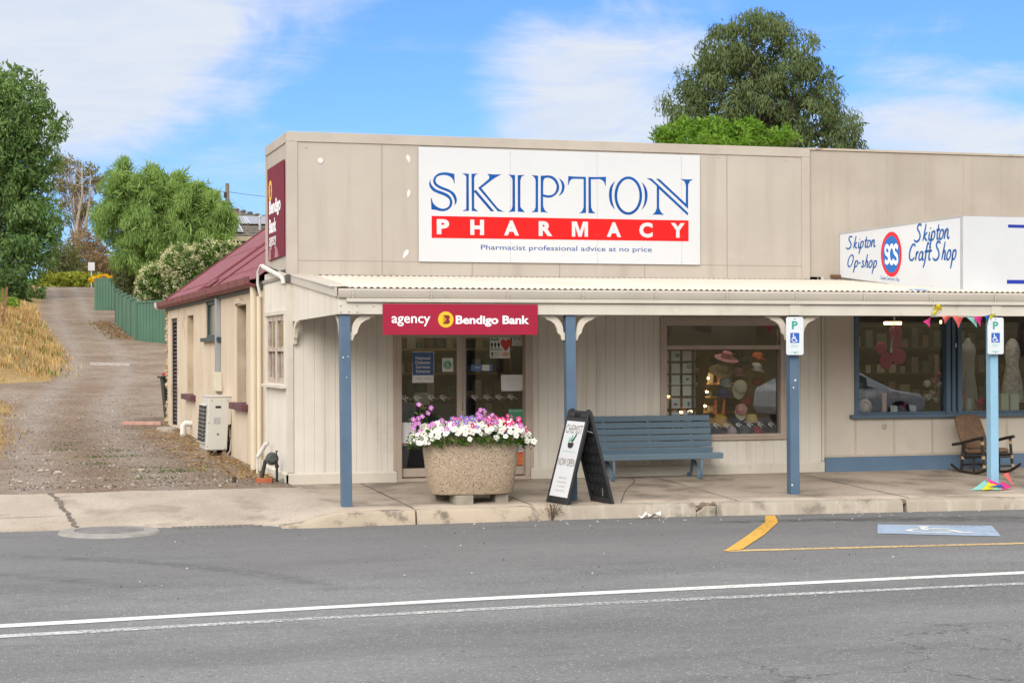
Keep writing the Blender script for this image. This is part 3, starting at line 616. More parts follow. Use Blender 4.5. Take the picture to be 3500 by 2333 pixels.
for x0, x1, z0, z1 in ((.06, 1.41, 0, H0), (3.21, 5.085, 0, H0), (6.875, 7.44, 0, H0), (5.085, 6.875, 0, .5), (1.41, 3.21, 2.07, H0), (5.085, 6.875, 2.105, H0)): mb.box(x0, x1, .032, .14, z0, z1)
mb.build('wall_core', M_DARK, SH)
for q_ in ((-.012, .073, -.012, .06, .15, H0-.04), (7.442, 7.472, -.02, .05, .15, H0)): mb = MB(); mb.box(*q_); mb.build('corner_board', M_TRIM, SH, bevel=.004)
pl = [(0, 0), (-.028, 0), (-.028, .125), (-.004, .146), (0, .146)]
mb = MB()
for x0, x1 in ((-.03, 1.405), (3.215, 7.475)): mb.prism([(a, b) for a, b in pl], (x0, 0, 0), (0, 1, 0), (0, 0, 1), (1, 0, 0), 0, x1-x0)
mb.prism(pl, (0, -.028, 0), (1, 0, 0), (0, 0, 1), (0, 1, 0), 0, 1.93); mb.build('plinth', M_PLINTH, SH)
# side wall of the front room with its pair of old sash windows
SW = (.20, 1.66, 1.27, 2.16)
mb = MB(); boards(mb, .062, 1.92, .052, .14, 2.74, [SW], lambda a, e, z: (e, a, z), .006, .006); mb.build('side_wall', M_WALL, SH)
mb = MB()
for y0, y1, z0, z1 in ((.15, .2, 0, 2.74), (1.66, 1.9, 0, 2.74), (.2, 1.66, 0, 1.27), (.2, 1.66, 2.16, 2.74)): mb.box(.032, .14, y0, y1, z0, z1)
mb.build('side_wall_core', M_DARK, SH)
sw = MB()
for y0, y1, z0, z1, p in ((.13, .20, 1.25, 2.17, .022), (1.66, 1.73, 1.25, 2.17, .022), (.13, 1.73, 2.165, 2.22, .030)): sw.box(-p, .02, y0, y1, z0, z1)
wn = sw.build('side_window', M_TRIM, SH, bevel=.003)
mb = MB(); mb.box(-.075, .03, .10, 1.76, 1.215, 1.255); mb.build('sill', M_TRIM, wn, bevel=.004)
M_OLDW = mat('flaking_sash_paint', (.48, .41, .34), .8, (.36, .28, .22), 7., dirt=((.15, .10, .075), .85, 7., .57))
for y0, y1 in ((.2, .9), (.96, 1.66)):
    mb = MB(); mb.box(.0, .045, y0, y0+.06, 1.27, 2.16); mb.box(.0, .045, y1-.06, y1, 1.27, 2.16); mb.box(.0, .045, y0+.06, y1-.06, 2.09, 2.16); mb.box(.0, .045, y0+.06, y1-.06, 1.27, 1.35); mb.box(-.012, .045, y0+.06, y1-.06, 1.69, 1.745)
    mb.box(.01, .04, (y0+y1)/2-.012, (y0+y1)/2+.012, 1.35, 1.69)
    sa = mb.build('sash', M_OLDW, wn); mb = MB(); mb.box(.026, .03, y0+.06, y1-.06, 1.35, 1.69); mb.box(.024, .028, y0+.06, y1-.06, 1.745, 2.09); mb.build('pane', M_GLASS, wn)
mb = MB(); mb.box(.0, .04, .905, .955, 1.27, 2.16); mb.build('mullion', M_TRIM, wn)
mb = MB(); mb.box(.10, .12, .2, 1.66, 1.27, 2.16); mb.build('curtain', mat('dusty_curtain', (.42, .40, .36), .9, (.25, .23, .2), 4., mapsc=(1, 12, .4)), wn)
# parapet boxed in sheet cladding
PB, PT = 2.665, 4.475
mb = MB(); mb.prism([(-.03, PB), (1.72, PB+.19), (1.76, PT-.02), (-.03, PT-.02)], (0, 0, 0), (0, 1, 0), (0, 0, 1), (1, 0, 0), .0, .12)
mb.box(.12, 7.245, -.03, .14, PB, PT-.02)
mb.box(7.1, 7.245, .14, 1.7, PB+.3, PT-.02)
par = mb.build('parapet', M_FASC, SH)
mb = MB()
mb.box(-.012, 7.257, -.046, .03, PT-.125, PT); mb.box(-.012, .125, -.045, -.02, PB+.0, PT-.126); mb.box(7.135, 7.255, -.045, -.02, PB, PT-.126)
mb.box(-.014, .03, -.0465, 1.77, PT-.13, PT-.001); mb.box(-.013, .02, -.044, .06, PB+.01, PT-.131); mb.box(-.012, .02, 1.69, 1.765, PB+.185, PT-.131); mb.box(7.13, 7.25, .03, 1.7, PT-.10, PT-.001)
mb.build('parapet_trim', mat('taupe_trim', (.42, .374, .323), .65, (.375, .33, .285), 1.5, dirt=((.3, .25, .2), .3, 3., .6)), par, bevel=.004)
mb = MB()
for k in range(6):
    x = 1.22+1.2*k
    if x < 7.1: mb.box(x-.004, x+.004, -.0335, -.02, PB, PT-.127)
mb.box(.126, 7.134, -.0332, -.02, PB+.178, PB+.182)
for p, q in ((.24, 4.27), (2.0, 4.3), (3.1, 4.31), (4.4, 4.3), (5.9, 4.3), (6.9, 4.28)): mb.box(p-.012, p+.012, -.034, -.02, q, q+.008)
mb.build('sheet_joint', mat('joint_dark_taupe', (.27, .235, .20), .9, (.3, .25, .2), 6.), par)  # seams and small marks on the cladding sheets, darker taupe
for x, z, r in ((.42, 4.115, .035),):
    mb = MB(); mb.lathe([(.001, 0), (r, 0), (r, .01), (.001, .012)], 16); mb.v = [(x+a, -.03-c, z+b) for a, b, c in mb.v]; mb.build('cover_disc', mat('white_plastic', (.68, .67, .65), .5), par)
M_TORN = mat('torn_white', (.68, .66, .62), .8)
for x, z, sx_, sz_, a in ((1.57, 4.17, .03, .06, .3), (1.57, 3.72, .022, .06, -.2), (1.525, 2.94, .028, .07, -.6)):
    P = [(x+(p*sx_)*math.cos(a)-(q*sz_)*math.sin(a), z+(p*sx_)*math.sin(a)+(q*sz_)*math.cos(a)) for p, q in ((0, -1), (.7, -.3), (1, .2), (.6, .8), (-.2, 1), (-.9, .5), (-.8, -.1), (-.3, -.6))]
    mb = MB(); mb.prism(P, (0, -.0322, 0), (1, 0, 0), (0, 0, 1), (0, -1, 0), 0, .0012); mb.build('torn_patch', M_TORN, par)
# room behind the glass
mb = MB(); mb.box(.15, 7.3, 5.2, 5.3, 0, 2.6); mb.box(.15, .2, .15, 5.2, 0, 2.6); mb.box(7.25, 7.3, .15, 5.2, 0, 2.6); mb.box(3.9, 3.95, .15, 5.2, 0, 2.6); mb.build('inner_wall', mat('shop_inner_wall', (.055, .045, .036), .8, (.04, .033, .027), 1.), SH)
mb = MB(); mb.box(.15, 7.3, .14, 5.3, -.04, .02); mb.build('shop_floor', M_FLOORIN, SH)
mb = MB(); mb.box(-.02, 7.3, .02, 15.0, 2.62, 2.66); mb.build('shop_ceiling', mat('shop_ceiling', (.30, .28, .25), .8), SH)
# ---- sliding doors
DR = thing('sliding_door', 'taupe aluminium sliding glass entrance doors covered in notices behind the planter', 'doors', (2.31, .05, 0))
mb = MB(); mb.box(1.412, 1.475, -.02, .12, .045, 2.068); mb.box(3.147, 3.208, -.02, .12, .045, 2.068); mb.box(1.475, 3.147, -.02, .12, 1.93, 2.068); mb.box(1.41, 3.21, -.05, .14, .0, .045); mb.box(1.365, 1.411, -.018, .0, .15, 2.11); mb.box(3.209, 3.255, -.018, .0, .15, 2.11)
mb.build('door_frame', M_ALU, DR, bevel=.003)
for x0, x1, y in ((1.478, 2.292, .045), (2.296, 3.145, .075)):
    mb = MB(); mb.box(x0, x0+(.012 if x0 < 2 else .055), y-.02, y+.02, .06, 1.928); mb.box(x1-(.068 if x0 < 2 else .012), x1, y-.02, y+.02, .06, 1.928); xa, xb = x0+(.012 if x0 < 2 else .055), x1-(.068 if x0 < 2 else .012); mb.box(xa, xb, y-.02, y+.02, .06, .17); mb.box(xa, xb, y-.02, y+.02, 1.86, 1.928)
    lf = mb.build('door_leaf', M_ALU, DR, bevel=.002); mb = MB(); mb.box(xa, xb, y-.003, y+.003, .17, 1.86); mb.build('pane', M_GLASS, lf)
mb = MB(); mb.box(2.312, 2.338, .030, .055, .92, 1.01); mb.build('lock', M_METAL, DR, bevel=.004)
# frosted dancing-figure stickers
M_FROST = mat('frosted_sticker', (.42, .44, .44), .8)
FIG = [stroke([(.10, .88), (.16, .72), (.30, .62), (.44, .60), (.52, .45), (.50, .20), (.36, .0)], [.05, .10, .12, .16, .17, .12, .03], 5),
       stroke([(.52, .98), (.52, .80), (.50, .62), (.46, .5)], [.03, .07, .08, .1], 5), stroke([(.50, .56), (.68, .48), (.86, .50), (1.05, .56)], [.14, .12, .08, .03], 5),
       ring(.30, .86, .085, 14), ring(.70, .70, .075, 14)]
def figures(cs, z, h, y, par):
    for cx in cs: shape([[(cx+(a-.55)*h, z+b*h) for a, b in p] for p in FIG], XZ(y), M_FROST, par, 'sticker')
figures((1.545, 1.71, 1.90, 2.06), .985, .14, .040, DR); figures((2.495, 2.66, 2.825, 2.99), .985, .14, .070, DR)
# notices inside the glass
def card(name, label, cat, x0, x1, z0, z1, y, m, group=None, tilt=0.):
    t = thing(name, label, cat, ((x0+x1)/2, y, z0), group); mb = MB(); mb.prism([(x0, z0), (x1+tilt, z0), (x1, z1), (x0-tilt, z1)], (0, y, 0), (1, 0, 0), (0, 0, 1), (0, -1, 0), 0, .0015); mb.build('sheet', m, t); return t
def block(x0, x1, z0, z1, y, m, par, name='printed_block', d=.0008):
    mb = MB(); mb.prism([(x0, z0), (x1, z0), (x1, z1), (x0, z1)], (0, y, 0), (1, 0, 0), (0, 0, 1), (0, -1, 0), 0, d); return mb.build(name, m, par)
def flat(name, c, r=.6): return mat(name, c, r, tuple(x*.96 for x in c))
P_WHITE = flat('paper_white', (.62, .62, .60)); P_NAVY = flat('print_navy', (.045, .095, .22)); P_GREEN = flat('print_green', (.06, .26, .14)); P_RED = flat('print_red', (.50, .06, .045)); P_BLACK = flat('print_black', (.03, .03, .035)); P_GREY = flat('print_grey', (.30, .30, .30)); P_BLUE = flat('print_blue', (.10, .16, .36)); P_LGREEN = flat('print_pale_green', (.35, .55, .42)); P_ORANGE = flat('print_orange', (.55, .20, .05)); P_MAROON = flat('print_maroon', (.22, .03, .05)); P_SKIN = flat('print_skin', (.55, .33, .22))
ya = .038; yb = .068
t = card('poster', 'white and navy diabetes services poster on the left door', 'poster', 1.628, 1.919, 1.279, 1.682, ya, P_WHITE, tilt=-.006); block(1.634, 1.913, 1.376, 1.674, ya-.0016, P_NAVY, t)
for i, s_ in enumerate(('National', 'Diabetes', 'Services', 'Scheme')): w_ = (.195, .20, .19, .185)[i]; text(s_, 1.772-w_/2, 1.772+w_/2, 1.578-i*.057, 1.620-i*.057, XZ(ya-.0027), P_WHITE, t, .012)
text('an initiative of the scheme', 1.68, 1.865, 1.642, 1.654, XZ(ya-.0027), P_GREY, t); text('ndss', 1.68, 1.755, 1.322, 1.350, XZ(ya-.0018), P_GREY, t); text('d diabetes', 1.79, 1.88, 1.322, 1.352, XZ(ya-.0018), P_GREY, t)
t = card('access_notice', 'small white notice with green wheelchair roundel on the left door', 'notice', 2.03, 2.174, 1.421, 1.598, ya, P_WHITE)
shape([ring(2.102, 1.51, .064), ring(2.102, 1.51, .058)], XZ(ya-.0018), P_GREEN, t); shape([ring(2.102, 1.51, .050)], XZ(ya-.0018), P_GREEN, t); shape(wheelchair(.075, 2.067, 1.472), XZ(ya-.0028), P_WHITE, t)
t = card('open_notice', 'long blue open plate with a white tile on the right door', 'notice', 2.427, 2.719, 1.427, 1.508, yb, P_BLUE); block(2.577, 2.677, 1.429, 1.507, yb-.0016, P_WHITE, t); text('Open', 2.482, 2.553, 1.452, 1.487, XZ(yb-.0018), P_WHITE, t, .01)
t = card('poster', 'health poster with a big red heart and black watches at top of the right door', 'poster', 2.684, 2.959, 1.591, 1.912, yb, P_WHITE)
h = [(0, -.5), (.22, -.28), (.42, -.02), (.5, .2), (.44, .4), (.28, .5), (.1, .44), (0, .3), (-.1, .44), (-.28, .5), (-.44, .4), (-.5, .2), (-.42, -.02), (-.22, -.28)]
shape([[(2.902+a*.145, 1.765+b*.16) for a, b in h]], XZ(yb-.002), P_RED, t); block(2.690, 2.81, 1.825, 1.845, yb-.0016, P_GREEN, t); block(2.69, 2.845, 1.70, 1.715, yb-.0016, P_GREEN, t)
for x in (2.712, 2.757, 2.805): shape([ring(x, 1.772, .017), ], XZ(yb-.002), P_BLACK, t); block(x-.009, x+.009, 1.728, 1.80, yb-.0016, P_BLACK, t)
shape([ring(2.716, 1.872, .024)], XZ(yb-.002), P_SKIN, t); shape([ring(2.785, 1.875, .028)], XZ(yb-.002), P_GREY, t); shape([ring(2.90, 1.645, .05, 20, .026)], XZ(yb-.002), P_SKIN, t); block(2.705, 2.728, 1.625, 1.675, yb-.0016, P_BLACK, t)
for i in range(5): block(2.742, 2.742+.06+.03*rnd.random(), 1.62+i*.013, 1.624+i*.013, yb-.0016, P_GREY, t)
text('BPm/', 2.695, 2.755, 1.598, 1.612, XZ(yb-.002), P_BLACK, t, .01)
t = card('notice', 'pale notice with two grey rings at the top right of the right door', 'notice', 2.986, 3.131, 1.754, 1.912, yb, flat('paper_grey', (.45, .46, .45)))
for x in (3.03, 3.09): shape([ring(x, 1.855, .024), ring(x, 1.855, .019)], XZ(yb-.002), P_BLACK, t); block(x-.01, x+.008, 1.848, 1.860, yb-.0016, P_BLACK, t)
block(3.03, 3.09, 1.775, 1.781, yb-.0016, P_GREY, t)
t = card('notice', 'white printed address notice pinned at its corners on the right door', 'notice', 2.838, 3.133, 1.160, 1.374, yb, P_WHITE, tilt=.004)
for i, (s_, w_) in enumerate((('SKIPTON PHARMACY', .14), ('17 MONTGOMERY ST', .145), ('SKIPTON VIC 3361', .13), ('Mon-Fri', .06), ('pharmacist in attendance here', .16))): text(s_, 2.99-w_/2, 2.99+w_/2, 1.332-i*.028, 1.344-i*.028, XZ(yb-.002), P_GREY, t)
for x in (2.85, 3.12):
    for z in (1.175, 1.36): shape([ring(x, z, .006, 8)], XZ(yb-.002), P_BLACK, t)
t = card('notice', 'green lawn mowing flyer low on the right door behind the flowers', 'notice', 2.936, 3.141, .78, .921, yb, P_GREEN); text('My Lawn Lady', 2.945, 3.13, .885, .91, XZ(yb-.002), P_WHITE, t, .01)
t = card('notice', 'white website notice low on the right door beside the planter', 'notice', 3.04, 3.139, .356, .473, yb, P_WHITE); block(3.055, 3.13, .37, .43, yb-.0016, P_GREY, t); text('.org', 3.075, 3.132, .447, .463, XZ(yb-.002), P_BLACK, t, .01)
t = card('notice', 'red and orange notice at the foot of the right door', 'notice', 3.00, 3.138, .182, .353, yb, P_RED); block(3.008, 3.13, .19, .325, yb-.0016, P_ORANGE, t)
for i in range(5): mb = MB(); mb.bar((3.015+.01*(i % 2), yb-.0026, .205+i*.023), (3.12-.02*(i % 3), yb-.0026, .222+i*.023), .001, .011); mb.build('printed_line', P_RED, t)
t = card('notice', 'white sheet with maroon bottom edge low on the left door', 'notice', 1.487, 1.679, .473, .766, ya, P_WHITE); block(1.489, 1.677, .478, .497, ya-.0016, P_MAROON, t)
# ---- shop window with transom
M_FILL = emat('fill_glow', (1., .86, .68), 14.)  # warm glow of the fill strips added inside both shops
for x_, lb_ in ((5.5, 'added unseen fill strip above the card rack end of the pharmacy window display'), (6.3, 'added unseen fill strip above the hats end of the pharmacy window display')): mb = MB(); mb.box(x_, x_+.5, .30, .36, 2.40, 2.44); tag(mb.build('strip_or_fill_light', M_FILL, loc=(x_+.25, .33, 2.42)), lb_, 'light')  # added out of view over the window head to brighten the display
wf = thing('shop_window', 'wide taupe framed shop window with dark transom above a full display', 'window', (5.98, 0, .5))
x0, x1, z0, z1 = WIN
mb = MB()
mb.box(x0+.001, x0+.055, -.028, .10, z0, z1); mb.box(x1-.06, x1-.001, -.028, .10, z0, z1); mb.box(x0+.055, x1-.06, -.028, .10, z1-.08, z1-.001); mb.box(x0+.055, x1-.06, -.028, .10, 1.70, 1.755); mb.box(x0+.055, x1-.06, -.028, .10, z0+.001, z0+.045)
mb.box(x0-.035, x1+.035, -.045, -.001, z0-.032, z0-.001); mb.box(x0-.035, x0, -.032, -.001, z0, z1+.03); mb.box(x1, x1+.035, -.032, -.001, z0, z1+.03); mb.box(x0, x1, -.034, -.001, z1, z1+.03)
mb.build('window_frame', M_ALU, wf, bevel=.003)
mb = MB(); mb.box(x0+.055, x1-.06, .05, .055, z0+.045, 1.70); mb.build('pane', M_GLASS, wf)
mb = MB(); mb.box(x0+.055, x1-.06, .05, .055, 1.755, z1-.08); mb.build('transom_pane', M_GLASS, wf)
mb = MB(); mb.box(5.1, 6.87, .9, .92, 1.74, 2.3); mb.build('transom_backing', mat('transom_back', (.055, .047, .04), .6, (.03, .026, .022), 2.), wf)
mb = MB(); mb.box(5.1, 6.86, .145, .95, .47, .52); mb.build('display_shelf', mat('display_shelf', (.20, .16, .12), .6), wf)
figures((5.73, 5.90, 6.055, 6.235, 6.40, 6.56, 6.715), .575, .13, .047, wf)
# ---- main sign
SG = thing('pharmacy_sign', 'large white board lettered with the pharmacy name in blue over a red band', 'shop sign', (3.65, -.04, 2.845))
M_SIGN = mat('sign_white', (.555, .568, .585), .4, (.53, .542, .56), .7, spec=.3, dirt=((.6, .58, .54), .15, 1.2, .6))
mb = MB()
for a, b in ((0, 1.235), (1.237, 2.44), (2.442, 3.645), (3.647, 3.914)): mb.box(1.70+a, 1.70+b, -.056, -.0465, 2.845, 4.326)
mb.build('panel', M_SIGN, SG, bevel=.0015)
sgs = on((1.70, -.056, 2.845), (1, 0, 0), (0, 0, 1), (0, -1, 0), .0015); sgs2 = on((1.70, -.056, 2.845), (1, 0, 0), (0, 0, 1), (0, -1, 0), .003)
M_SBLUE = mat('sign_blue', (.004, .060, .25), .5, (.006, .080, .32), 2.2, spec=.15); M_SRED = mat('sign_red', (.62, .010, .010), .45, (.56, .010, .010), 2., spec=.2); M_STXT = mat('sign_navy', (.03, .085, .27), .4)
L_ = [[(p[i]/1000, p[i+1]/1000) for i in range(0, len(p), 2)] for p in SKIPTON]
def sm(p):  # round only the gentle corners of a traced outline
    out = []; m = len(p)
    for i in range(m):
        a, b, c, d = (Vector(p[(i+k) % m]) for k in (-1, 0, 1, 2)); out.append(tuple(b))
        e, f, g = (b-a), (c-b), (d-c)
        if min(e.length, f.length, g.length) > 1e-4 and e.angle(f) < .75 and f.angle(g) < .75 and f.length < .16:
            for t_ in (.33, .66): out.append(tuple(.5*(2*b+(c-a)*t_+(2*a-5*b+4*c-d)*t_*t_+(3*b-a-3*c+d)*t_**3)))
    return out
L_ = [sm(p) for p in L_]
grp = [[0, 1], [2, 3, 4], [5, 6], [7, 8, 9, 10], [11, 12], [13, 14, 15, 16], [17, 18]]
for g in grp: shape([L_[i] for i in g], sgs, M_SBLUE, SG, 'letter')
mb = MB(); mb.prism([(.17, .308), (3.745, .316), (3.745, .598), (.17, .593)], (1.70, -.0575, 2.845), (1, 0, 0), (0, 0, 1), (0, -1, 0), 0, .0012); mb.build('red_band', M_SRED, SG)
for ch, a, b, c, d in (('P', .238, .357, .404, .553), ('H', .688, .355, .874, .554), ('A', 1.146, .356, 1.35, .552), ('R', 1.622, .356, 1.813, .551), ('M', 2.083, .355, 2.308, .554), ('A', 2.573, .358, 2.776, .554), ('C', 3.035, .356, 3.226, .559), ('Y', 3.488, .362, 3.691, .56)):
    if ch == 'M': shape([[(a+(c-a)*p, b+(d-b)*q) for p, q in ((0, 0), (.21, 0), (.21, .70), (.40, 0), (.60, 0), (.79, .70), (.79, 0), (1, 0), (1, 1), (.69, 1), (.50, .36), (.31, 1), (0, 1))]], sgs2, M_SIGN, SG, 'letter')
    else: text(ch, a, c, b, d, sgs2, M_SIGN, SG, .05, name='letter')
text('Pharmacist professional advice at no price', .831, 3.215, .145, .23, sgs, M_STXT, SG, .006)
mb = MB()
for a in (.02, 1.22, 1.25, 2.425, 2.46, 3.63, 3.66, 3.89):
    for b in (.03, .38, .72, 1.08, 1.44): mb.ball((1.70+a, -.0565, 2.845+b), .006, .003, .006, 6, 4)
mb.build('rivets', mat('rivet', (.5, .5, .5), .5), SG)
# ---- crimson bank boards
M_CRIM = mat('crimson_board', (.33, .016, .045), .5, (.29, .013, .038), 1.5, spec=.2); M_CRIM2 = mat('faded_maroon_board', (.17, .018, .036), .7, (.145, .015, .03), 1.5, spec=.15); M_SW = flat('letter_white', (.82, .83, .86)); M_GOLD = flat('gold_disc', (.80, .46, .02)); M_BM = flat('emblem_maroon', (.20, .02, .02))
BK = thing('bank_sign', 'wide crimson agency board of the bank hung on the verandah beam over the doors', 'sign', (1.66, -2.31, 1.877))
mb = MB(); mb.box(.725, 2.60, -2.322, -2.305, 1.878, 2.236); mb.build('panel', M_CRIM, BK, bevel=.002)
kb = 1.875/2138; bs = lambda a, b: on((.725, -2.322, 1.878), (1, 0, 0), (0, 0, 1), (0, -1, 0), .0015)((a-90)*kb, (583-b)*kb*(.358/.3815))
def emblem(surf, par, cx, cy, r):
    shape([ring(cx, cy, r, 40)], surf(0), M_GOLD, par, 'emblem_disc')
    B = [(-.35, .56), (.30, .56), (.46, .46), (.54, .26), (.46, .10), (.36, .02), (.47, -.08), (.55, -.26), (.46, -.46), (.30, -.57), (-.40, -.57), (.05, .0)]
    C = [[(-.42, .46), (-.34, .40), (-.06, .0), (-.34, -.44), (-.42, -.50), (-.14, .0)], [(-.42, .24), (-.36, .20), (-.22, .0), (-.36, -.22), (-.42, -.26), (-.28, .0)]]
    shape([[(cx+a*r, cy+b*r) for a, b in p] for p in [B]+C], surf(1), M_BM, par, 'emblem')
def flipbs(k): f = on((.725, -2.322, 1.878), (1, 0, 0), (0, 0, 1), (0, -1, 0), .0015+.0015*k); return lambda a, b: f(a, b)
emblem(flipbs, BK, (945-90)*kb, (583-367)*kb*.94, 106*kb)
fb = flipbs(0)
text('agency', (207-90)*kb, (733-90)*kb, (583-463)*kb*.94, (583-322)*kb*.94, fb, M_SW, BK, .012)
text('Bendigo Bank', (1082-90)*kb, (2105-90)*kb, (583-467)*kb*.94, (583-310)*kb*.94, fb, M_SW, BK, .028, sp=.98)
# board on the side of the parapet, turned to the driveway
BS = thing('bank_sign', 'tall faded maroon board of the bank on the driveway side of the parapet', 'sign', (-.02, .8, 2.9))
mb = MB(); mb.prism([(.085, 2.915), (1.43, 2.902), (1.50, 4.135), (.125, 4.137)], (-.012, 0, 0), (0, 1, 0), (0, 0, 1), (-1, 0, 0), 0, .012); mb.build('panel', M_CRIM2, BS)
side = lambda k: on((-.024, 1.5, 2.9), (0, -1, 0), (0, 0, 1), (-1, 0, 0), .0015+.0015*k)
emblem(side, BS, .27, .93, .14)
text('Bendigo', .17, 1.12, .56, .80, side(0), M_SW, BS, .04); text('Bank', .17, .76, .36, .55, side(0), M_SW, BS, .04); text('agency', .17, .74, .14, .31, side(0), M_SW, BS, .012)
shape([[(.10, .01), (.32, .015), (.30, .16), (.24, .20), (.16, .17)], [(.62, .02), (.95, .02), (.86, .12), (.74, .17), (.65, .1)]], side(0), flat('faded_pink', (.36, .16, .18)), BS, 'faded_patch')
# ================================================================== craft shop next door
CS = thing('craft_shop_building', 'taupe craft shop with blue window joinery and blue plinth right of the pharmacy', 'shop', (10.5, 0, 0))
M_CWALL = mat('craft_wall_paint', (.56, .505, .435), .75, (.51, .46, .395), 1.3, bump=.12, bs=30, dirt=((.32, .26, .20), .3, 1.6, .6))
M_CBLUE = mat('slate_blue_paint', (.085, .135, .19), .55, (.07, .112, .16), 2., bump=.1, bs=30, dirt=((.20, .22, .24), .3, 3., .62)); M_PBLUE = mat('plinth_blue', (.115, .185, .275), .7, (.095, .155, .235), 1.5, dirt=((.20, .19, .18), .5, 3., .56))
CW = (7.945, 13.6, .78, 2.25)
mb = MB()
for x0, x1, z0, z1 in ((7.476, 7.945, 0, 2.66), (7.945, 14.6, 0, .775), (13.6, 14.6, .775, 2.66), (7.945, 13.6, 2.25, 2.66)): mb.box(x0, x1, 0, .14, z0, z1)
mb.build('front_wall', M_CWALL, CS)
mb = MB()
for x in (7.95, 8.55, 9.15, 9.75, 10.35, 11, 11.6): mb.box(x, x+.028, -.006, .0, .2, .73)
mb.box(7.476, 14.6, -.008, 0, .198, .232); mb.box(7.476, 7.515, -.012, 0, .2, 2.66); mb.build('cover_strip', mat('cover_strip', (.50, .43, .35), .7), CS)
mb = MB(); mb.box(7.485, 14.6, -.03, 0, -.03, .196); mb.build('plinth', M_PBLUE, CS, bevel=.004)
mb = MB(); mb.lathe([(.001, 0), (.036, 0), (.04, .008), (.028, .014), (.001, .015)], 18); mb.v = [(8.405+a, -c, .613+b) for a, b, c in mb.v]; mb.build('wall_vent', mat('vent_taupe', (.40, .34, .28), .6), CS)
mb = MB(); mb.box(7.262, 14.6, .0, .14, 2.66, 4.455); pr2 = mb.build('parapet', M_FASC2, CS)
mb = MB()
for i in range(12): x = 7.86+.605*i; mb.box(x-.003, x+.003, -.0025, .01, 2.68, 4.43)
mb.build('sheet_joint', mat('joint_taupe', (.33, .28, .23), .9, (.42, .36, .29), 5.), pr2)
mb = MB(); mb.box(7.262, 14.6, -.02, .15, 4.455, 4.484); mb.build('cap_flashing', mat('rusting_flashing', (.44, .38, .30), .7, (.40, .34, .27), 3., dirt=((.10, .055, .03), .95, 5., .56)), pr2)
mb = MB(); mb.box(7.247, 7.261, -.01, .1, 2.66, 4.47); mb.build('gap_filler', M_GAP, pr2)
cw = thing('craft_shop_window', 'blue framed craft shop window with gifts and dresses on display', 'window', (9.9, 0, .78))
mb = MB(); mb.box(7.946, 8.01, -.03, .10, .78, 2.249)
for a, b in ((9.375, 9.44), (9.475, 9.525), (9.56, 9.625), (11.5, 11.56), (13.53, 13.6)): mb.box(a, b, -.035 if a != 9.475 else -.02, .10, .785, 2.249)
mb.box(9.44, 9.56, .02, .09, .785, 2.249); mb.box(8.01, 13.53, -.02, .10, 2.19, 2.249); mb.box(8.01, 13.53, -.015, .10, .785, .815)
mb.build('window_frame', M_CBLUE, cw, bevel=.003)
mb = MB(); mb.box(7.87, 13.7, -.085, .0, .735, .784); mb.build('sill', M_CBLUE, cw, bevel=.005)
for a, b in ((8.01, 9.375), (9.625, 11.5), (11.56, 13.53)): mb = MB(); mb.box(a, b, .05, .056, .815, 2.19); mb.build('pane', M_GLASS, cw)
mb = MB(); mb.box(9.512, 9.535, -.04, -.02, 1.72, 1.78); mb.build('latch', M_METAL, cw)
mb = MB(); mb.box(7.5, 14.5, .145, .7, .74, .785); mb.build('display_shelf', mat('craft_shelf', (.10, .09, .08), .6), cw)
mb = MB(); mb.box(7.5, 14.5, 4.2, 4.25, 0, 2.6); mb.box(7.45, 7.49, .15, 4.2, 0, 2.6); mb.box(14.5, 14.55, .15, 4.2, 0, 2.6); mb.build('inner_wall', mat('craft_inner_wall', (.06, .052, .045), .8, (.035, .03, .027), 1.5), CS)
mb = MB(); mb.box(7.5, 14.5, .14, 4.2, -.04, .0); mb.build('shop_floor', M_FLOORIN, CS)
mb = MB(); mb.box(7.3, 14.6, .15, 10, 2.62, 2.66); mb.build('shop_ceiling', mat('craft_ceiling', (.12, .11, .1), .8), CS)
# boxed sign standing on the verandah roof
CG = thing('craft_shop_sign', 'white boxed craft and op shop sign standing on the verandah roof', 'shop sign', (9.5, -1.5, 2.45))
M_CSIGN = mat('craft_sign_white', (.55, .565, .585), .45, (.51, .525, .545), 1., dirt=((.50, .47, .43), .3, 2., .6))
A0, A1 = (7.715, -.03), (8.515, -1.892)
ux, uy = (A1[0]-A0[0]), (A1[1]-A0[1]); LL = math.hypot(ux, uy); ud = (ux/LL, uy/LL, 0); nd = (uy/LL, -ux/LL, 0)
mb = MB(); mb.prism([(0, 2.70), (LL, 2.415), (LL, 3.42), (0, 3.30)], (A0[0], A0[1], 0), ud, (0, 0, 1), nd, -.02, 0); mb.build('side_panel', M_CSIGN, CG, bevel=.002)
mb = MB(); mb.box(8.53, 12.2, -1.905, -1.885, 2.405, 3.42); mb.build('front_panel', M_CSIGN, CG, bevel=.002)
mb = MB(); mb.bar((*A1, 2.40), (*A1, 3.425), .022, .022); mb.bar((A0[0], A0[1], 3.303), (A1[0], A1[1], 3.423), .02, .012); mb.bar((8.53, -1.89, 3.425), (12.2, -1.89, 3.425), .02, .012); mb.build('frame', mat('sign_frame', (.40, .40, .41), .5), CG)
M_RUSTB = mat('rust', (.16, .07, .04), .9, (.10, .05, .03), 9.)
for q_ in ((8.32, 8.46, -1.86, -1.80, 2.405, 2.45), (7.58, 7.74, -.05, -.01, 2.69, 2.73)): mb = MB(); mb.box(*q_); mb.build('bracket', M_RUSTB, CG)
mb = MB(); mb.box(9.2, 12, -1.908, -1.905, 3.285, 3.325); mb.box(9.18, 12, -1.908, -1.905, 2.55, 2.60); mb.build('blue_stripe', flat('stripe_blue', (.01, .03, .30)), CG)
cgs = lambda k: on((A0[0], A0[1], 2.70), ud, (0, 0, 1), nd, .0015+.0015*k)
